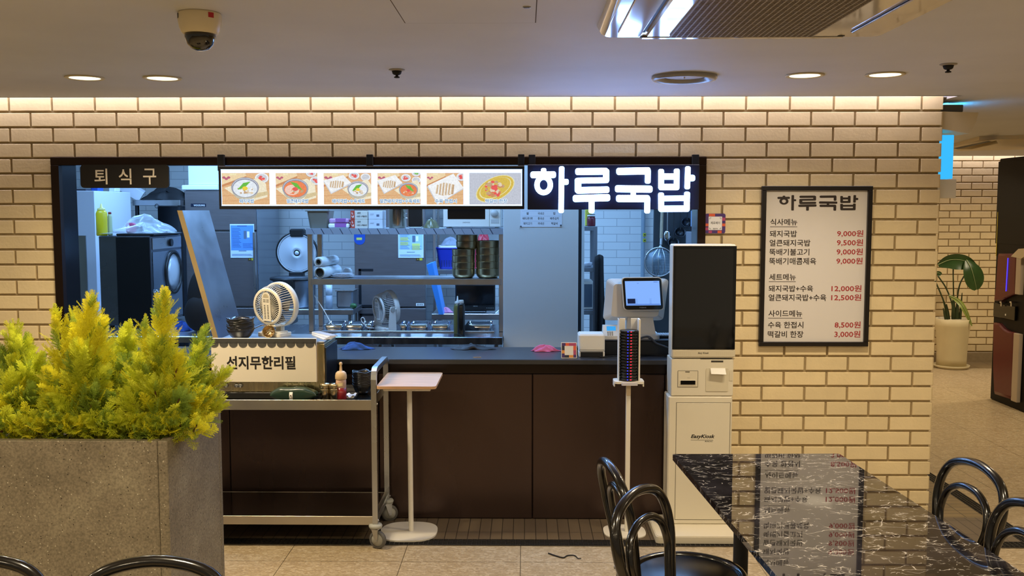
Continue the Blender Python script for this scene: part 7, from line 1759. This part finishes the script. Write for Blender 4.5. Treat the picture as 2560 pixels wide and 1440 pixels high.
# upright dish machine on the left bench
dy = 1.50; a, b_ = W(246, 590, dy), W(375, 590, dy); bz0 = BZ+.0005
dm_ = thing('dish_machine', 'dark steel upright machine with a modelled round lid reflection on the left bench', 'machine', ((a.x+b_.x)/2, dy+.28, bz0))
ddep = .60
mb = MB(); mb.box((a.x, dy, bz0+.02), (b_.x, dy+ddep, a.z), .006); mb.build('case', mat('machine_steel', '#62666e', .28, .85, .1, 3), dm_)
mb = MB(); x1q = W(290, 600, dy).x; mb.box((x1q, dy-.006, bz0+.03), (b_.x-.004, dy, a.z-.01), .002); mb.build('front_panel', mat('machine_front', '#23252b', .2, .7), dm_)
for x in (a.x+.05, b_.x-.05):
    for yy in (dy+.06, dy+ddep-.06): mb = MB(); mb.cyl((x, yy, bz0), (x, yy, bz0+.022), .018, 10); mb.build('foot', BLACKP, dm_)
xs = b_.x; mb = MB(); mb.box((xs, dy+.03, a.z-.10), (xs+.006, dy+ddep-.01, a.z-.015), .002); cp = mb.build('control_strip', STEEL, dm_)
mb = MB(); mb.cyl((xs+.006, dy+.36, a.z-.058), (xs+.022, dy+.36, a.z-.058), .028, 18); mb.build('knob', BLACKP, cp)
mb = MB(); mb.box((xs, dy+.03, bz0+.04), (xs+.005, dy+ddep-.01, a.z-.115), .002); sdr = mb.build('side_door', mat('side_steel', '#8e98a6', .25, .8), dm_)
wc_ = Vector((xs+.005, dy+.40, a.z-.28)); Ry = Matrix.Rotation(PI/2, 3, 'Y')  # a lid's reflection in the side door, modelled as ring and disc
mb = MB(); mb.lathe([(.165, .0), (.165, .014), (.14, .016), (.14, .0)], wc_, 40, Ry, cap=False); mb.build('lid_reflection_ring', BLACKP, sdr)
mb = MB(); mb.lathe([(.141, .006), (.06, .010), (.04, .014), (0, .014)], wc_, 36, Ry); mb.build('lid_reflection_disc', mat('lid_alu', '#cfd4da', .32, .25), sdr)
hp_ = [Vector((xs+.005, dy+.02, bz0+.12)), Vector((xs+.035, dy+.02, bz0+.12)), Vector((xs+.035, dy+.02, bz0+.26)), Vector((xs+.005, dy+.02, bz0+.26))]
mb = MB(); mb.tube(smooth_path(hp_, 4), .007, 8); mb.build('handle', CHROME, dm_)
# on top of the machine
mt_z = a.z+.0005
a2, b2 = W(297, 584, dy), W(452, 584, dy)
mb = MB(); mb.box((W(290, 584, dy+.02).x, dy+.02, mt_z), (b_.x+.02, dy+.57, mt_z+.016), .004); tag(mb.build('black_tray', BLACKP, None, ((a.x+b_.x)/2, dy+.3, mt_z)), 'flat black tray on the upright machine', 'tray')
tzz = mt_z+.0165
cbg = Vector((b_.x-.13, dy+.22, tzz)); o = crumple(cbg, .17, .20, .07, 71, 24, 16, .8).build('plastic_bag', CLEAR, None, cbg); tag(o, 'crumpled clear plastic bag on the black tray', 'plastic bag')
sq_bottle('yellow_bottle', 263, dy+.06, mt_z, 509, 13.5, mat('mustard', '#d8c21e', .35), mat('mustard_cap', '#d9d27c', .45), 'tall yellow squeeze bottle on the upright machine')
sq_bottle('vinegar_bottle', 283.5, dy+.10, mt_z, 530, 5.5, mat('pale_bottle', '#b9c49a', .3), mat('cap_red', '#7c2026', .4), 'small pale bottle with a red cap beside the yellow one', False)
p = W(300, 588, dy+.02); p.z = tzz; p.x = x1q+.05; p.y = dy+.12
mb = MB(); mb.box(p+Vector((-.02, -.03, 0)), p+Vector((.04, .03, .075)), .012); tag(mb.build('pink_packet', mat('pink_packet', '#b0486e', .4), None, p), 'small pink packet between the bottles and the plastic bag', 'packet')
# black rucksack and blue cloth on the bench
c = G(505, 838, BZ); c.y = 1.36; c.x = W(505, 800, 1.36).x; c.z = BZ+.0005
H_ = W(490, 672, 1.36).z-BZ
rs_ = thing('black_rucksack', 'black rucksack standing on the left bench behind the steel divider', 'rucksack', c)
mb = MB(); R = random.Random(6)
def rk_fn(u, v):
    a = 2*PI*u; t = v; r = (math.sin(PI*(.02+.96*t)))**.38; k = 1+.05*math.sin(3*a+4*t)+.04*math.sin(7*a)
    return c+Vector((.105*r*k*math.cos(a)+.02*t, .085*r*k*math.sin(a), H_*t))
mb.grid(rk_fn, 28, 18); mb.build('bag_body', BLACKM, rs_)
mb = MB()
def pk_fn(u, v):
    a = 2*PI*u; r = math.sin(PI*(.02+.96*v))**.4; return c+Vector((-.005+.095*r*math.cos(a), -.055+.06*r*math.sin(a), .01+.24*v))
mb.grid(pk_fn, 24, 12); mb.build('front_pocket', BLACKM, rs_)
mb = MB(); mb.tube(smooth_path([c+Vector((-.03, 0, H_-.01)), c+Vector((.0, 0, H_+.04)), c+Vector((.04, 0, H_-.01))], 5), .008, 6); mb.build('grab_handle', BLACKM, rs_)
cloth('blue_rag', 455, 826, BZ+.0005, .075, .05, .05, mat('blue_rag', '#2450a8', .9, noise=.2, nscale=20), 'bright blue rag on the left bench beside the rucksack', 'cloth', 19)
# wall behind: white cabinet over the left
a, b_ = W(425, 413, 3.3), W(462, 520, 3.3)

# ================================================================== PILLAR NOTE AND RIGHT SIDE OF THE KITCHEN
yn = 1.158; a, b_ = W(1301, 522, yn), W(1405, 567.5, yn)
nt_ = thing('handwritten_note', 'handwritten origin list taped on the white pillar', 'notice', ((a.x+b_.x)/2, yn, b_.z))
mb = MB(); mb.box((a.x, yn-.0004, b_.z), (b_.x, yn+.0012, a.z)); sh = mb.build('sheet', mat('note_paper', '#d7dde6', .8), nt_)
for r_i, row in enumerate((('쌀', '국내산', '밥'), ('배추고춧가루', '중국산', '배추김치'), ('돼지고기', '국내산', '떡갈비'))):
    for c_i, wd in enumerate(row):
        cx_ = 1319+33.5*c_i; wpx = {1: 6, 3: 16, 4: 21, 6: 25}[len(wd)]; cy_ = 533.5+12.6*r_i
        p, q = W(cx_-wpx/2, cy_-3.2, yn), W(cx_+wpx/2, cy_+3.2, yn); mb = MB(); mb.text(wd, p.x, q.x, q.z, p.z, yn-.0008, off=.008); mb.build('handwriting', INK, sh)
mb = MB()
for py_ in (527, 540, 552.5): p, q = W(1305, py_, yn), W(1402, py_+.5, yn); mb.box((p.x, yn-.0006, q.z), (q.x, yn-.0003, p.z))
mb.build('ruled_lines', mat('rule_grey', '#9fb0c6', .7), sh)
for px, py_ in ((1302, 566), (1402, 563)):
    p = W(px, py_, yn-.004); mb = MB(); mb.sphere(p, .006, 8, 6); mb.build('pin', mat('pin_grey', '#50565e', .4), nt_)
# rack behind the pillar
y = 2.2; a, b_ = W(1452, 570, y), W(1491, 570, y)
rr2 = thing('grey_side_rack', 'narrow grey steel rack between the pillar and the tiled wall', 'rack', ((a.x+b_.x)/2, y+.2, .0125))
GRK = mat('rack_grey', '#7c828a', .45, .6)
for x in (a.x-.14, b_.x-.022):
    for yy in (y, y+.36): mb = MB(); mb.box((x, yy, .0125), (x+.03, yy+.03, W(1480, 566, y).z), .002); mb.build('post', GRK, rr2)
shz = []
for pt in (566, 669, 776):
    z = W(1480, pt, y).z; shz.append(z); mb = MB(); mb.box((a.x-.14, y+.001, z-.034), (b_.x, y+.389, z), .002); mb.build('shelf', GRK, rr2)
c = W(1478, 560, y+.07); c.z = shz[0]+.0005; t = thing('red_jar', 'dark red jar with a pale cap on the grey side rack', 'jar', c)
mb = MB(); mb.lathe([(0, 0), (.030, 0), (.033, .006), (.033, .06), (.028, .072)], c, 20); mb.build('jar_body', mat('jar_red', '#5c1a26', .3), t); mb = MB(); mb.lathe([(.028, .072), (.030, .074), (.030, .092), (0, .094)], c, 18); mb.build('jar_cap', BLACKP, t)
mb = MB(); mb.lathe([(.0303, .078), (.0303, .086)], c, 18, cap=False); mb.build('jar_band', PAPER, t)
c = W(1469, 560, y+.2); c.z = shz[0]+.0005; mb = MB(); mb.box(c+Vector((-.02, -.03, 0)), c+Vector((.03, .03, .13)), .003); tag(mb.build('yellow_box', mat('box_yellow', '#b9b43c', .5), None, c), 'yellow box behind the red jar on the grey side rack', 'box')
c = W(1466, 668, y+.1); c.z = shz[1]+.0005; mb = MB(); mb.lathe([(0, 0), (.035, 0), (.042, .02), (.045, .035), (.042, .035), (.035, .01), (0, .008)], c, 20); tag(mb.build('small_bowl', PL_, None, c), 'small white bowl on the middle of the grey side rack', 'bowl')
c = W(1468, 776, y+.16); c.z = shz[2]+.0005; t = thing('white_oven', 'white countertop oven on the lowest visible shelf of the grey side rack', 'oven', c)
mb = MB(); mb.box((c.x-.16, y+.06, c.z), (c.x+.045, y+.345, c.z+.22), .006); mb.build('case', WHITEP, t); mb = MB(); mb.box((c.x-.15, y+.055, c.z+.02), (c.x+.032, y+.061, c.z+.20), .002); mb.build('door_glass', mat('oven_glass', '#5d6a78', .1), t)
# hanging apron
ya = 2.185; pa_ = [W(x, yy, ya) for x, yy in ((1489, 645), (1496, 636), (1509, 642), (1512, 700), (1514, 780), (1516, 868), (1486, 868), (1487, 780), (1488, 700))]
mb = MB()
def ap(u, v):
    zt_, zb_ = pa_[1].z, pa_[5].z; z = zt_+(zb_-zt_)*v; x0_ = W(1488, 700, ya).x; x1_ = W(1508+8*v, 700, ya).x
    return Vector((x0_+(x1_-x0_)*u-.0*v, ya-.012*math.sin(u*11+v*2)*(.4+v), z-.02*(u-.5)**2*4*(1-v)))
mb.grid(ap, 20, 16); aob = mb.build('apron', BLACKM, None, pa_[1]); sm_ = aob.modifiers.new('thickness', 'SOLIDIFY'); sm_.thickness = .006
tag(aob, 'black apron hanging from the corner of the grey side rack', 'apron')
# wall pipe with valves
yp = 3.84; p0_, p1_ = W(1611, 300, yp), W(1611, 900, yp)
pi_ = thing('gas_pipe', 'pale grey vertical gas pipe on the tiled wall', 'pipe', (p0_.x, yp, .0125))
mb = MB(); mb.cyl((p0_.x, yp, .0125), (p0_.x, yp, 2.59), .020, 14); mb.build('pipe', mat('pipe_grey', '#8fa0ac', .4), pi_)
for py_ in (587, 601): 
    p = W(1611, py_, yp-.022); mb = MB(); mb.box(p+Vector((-.014, -.004, -.016)), p+Vector((.016, .004, .016)), .002); sk = mb.build('yellow_tag', mat('valve_yellow', '#b7b93a', .5), pi_)
    mb = MB(); mb.cyl(p+Vector((.003, -.0055, 0)), p+Vector((.003, -.0035, 0)), .007, 10); mb.build('dot', BLACKM, sk)
# dark steel board with hanging tools
yb_ = 2.62; a, b_ = W(1636, 400, yb_), W(1800, 700, yb_)
tb_ = thing('tool_board', 'dark steel board behind the hanging ladles at the right of the kitchen', 'wall panel', ((a.x+b_.x)/2, yb_, .0125))
mb = MB(); mb.box((a.x, yb_, .0125), (b_.x, yb_+.03, 2.3), .003); mb.build('board', mat('board_steel', '#5a626c', .3, .85, .1, 3), tb_)
mb = MB(); q = W(1700, 470, yb_-.05); mb.cyl((a.x+.02, yb_-.05, q.z), (b_.x-.02, yb_-.05, q.z), .007, 10)
for x in (a.x+.04, b_.x-.04): mb.cyl((x, yb_-.05, q.z), (x, yb_, q.z), .005, 8)
mb.build('hook_rail', STEEL, tb_); railz = q.z
def hang(name, lab, px, pyb, kind, y):
    c = W(px, pyb, y); t = thing(name, lab, 'kitchen tool', Vector((c.x, y, c.z)))
    top = Vector((c.x, y, railz+.006)); mb = MB(); mb.tube(smooth_path([top+Vector((0, .012, -.012)), top+Vector((0, .010, .004)), top+Vector((0, -.004, .004)), c+Vector((0, -.004, .3)), c+Vector((0, 0, .02))], 5), .0055, 7); mb.build('handle', STEEL_D if kind != 'spoon' else STEEL, t)
    mb = MB()
    if kind == 'ladle': mb.lathe([(0, -.042), (.024, -.037), (.039, -.022), (.045, 0), (.042, 0), (.036, -.021), (.022, -.034), (0, -.039)], c, 26, Matrix.Rotation(math.radians(62), 3, 'X'))
    else: mb.sphere(c, .03, 14, 9, (1, .35, 1.45))
    mb.build('head', STEEL_D if kind != 'spoon' else CHROME, t)
hang('hanging_ladle', 'dark steel ladle hanging lowest, next to the serving spoon', 1684, 606, 'ladle', yb_-.11)
hang('hanging_ladle', 'dark steel ladle hanging in the middle of the three ladles', 1701, 580, 'ladle', yb_-.11)
hang('hanging_spoon', 'shiny serving spoon hanging beside the round wire strainer', 1668, 590, 'spoon', yb_-.08)
hang('hanging_ladle', 'dark steel ladle hanging highest, beside the striped roll', 1718, 556, 'ladle', yb_-.11)
# big wire strainer with a wooden pole
ys = 2.40; c = W(1648, 655, ys); rS = 36*(ys+CAMD)/2380
st_ = thing('wire_strainer', 'big round wire strainer with a wooden pole handle hanging at the right', 'strainer', (c.x, ys, c.z))
ptop = W(1657, 480, ys+.15); pj = W(1652, 612, ys+.02)
mb = MB(); mb.cyl(ptop, W(1653, 596, ys+.03), .0125, 12); mb.build('wood_pole', mat('pole_wood', '#8d8069', .7, noise=.15, nscale=30), st_)
mb = MB(); mb.cyl(W(1653, 596, ys+.03), pj, .011, 12); mb.build('ferrule', STEEL, st_)
mb = MB(); mb.tube([c+Vector((rS*math.cos(t_), .0, rS*math.sin(t_))) for t_ in [2*PI*i/40 for i in range(40)]], .006, 8, closed=True)
for k in (-.45, -.1, .3): mb.tube(smooth_path([pj, c+Vector((rS*k, -.035, rS*.45)), c+Vector((rS*k*1.1, -.045, -.02)), c+Vector((rS*k, -.02, -rS*.8))], 5), .0035, 6)
mb.build('ring', STEEL, st_)
MESHM = mat('strainer_mesh', '#8fa3b0', .4, .5, alpha=.45)
mb = MB(); mb.lathe([(rS*.985, 0), (rS*.9, .035), (rS*.65, .075), (rS*.35, .098), (0, .105)], c, 36, Matrix.Rotation(PI/2, 3, 'X').inverted()); mb.build('mesh_bowl', MESHM, st_)
mb = MB()
for k in range(-5, 6):
    x = rS*k/5.6; h_ = math.sqrt(max(rS*rS-x*x, 0)); P = [c+Vector((x, .1*(1-(x*x+z*z)/(rS*rS)), z)) for z in [h_*(2*i/8-1) for i in range(9)]]; mb.tube(P, .0012, 4, caps=False)
    P = [c+Vector((z, .1*(1-(x*x+z*z)/(rS*rS)), x)) for z in [h_*(2*i/8-1) for i in range(9)]]; mb.tube(P, .0012, 4, caps=False)
mb.build('mesh_wires', STEEL, st_)
c = W(1733, 600, 2.5); mb = MB(); r_ = 7*(2.5+CAMD)/2380; zt_ = W(1733, 527, 2.5).z; zb_ = W(1733, 566, 2.5).z; t = thing('wrapped_roll', 'small roll in a striped wrapper hanging by the right edge of the hatch', 'roll', (c.x, 2.5, zb_))
mb.cyl((c.x, 2.5, zb_), (c.x, 2.5, zt_), r_, 18); mb.build('wrapper', mat('wrapper_blue', '#8ba5c8', .4), t); mb = MB(); mb.cyl((c.x, 2.5, zb_-.03), (c.x, 2.5, zb_), r_*1.01, 18); mb.build('band', mat('band_maroon', '#32141e', .5), t)
mb = MB(); mb.tube([Vector((c.x, 2.5, zt_)), Vector((c.x, 2.5, railz)), Vector((c.x, 2.56, railz+.012))], .003, 6); mb.build('hook', STEEL, t)
mb = MB(); kbox(mb, 1716, 579, 1727, 700, 2.45, .03, .003); bq_ = W(1721, 700, 2.45); o = mb.build('grey_post', mat('post_grey', '#8a8c94', .4), None, bq_); tag(o, 'short pale grey post in front of the hanging ladles', 'post')
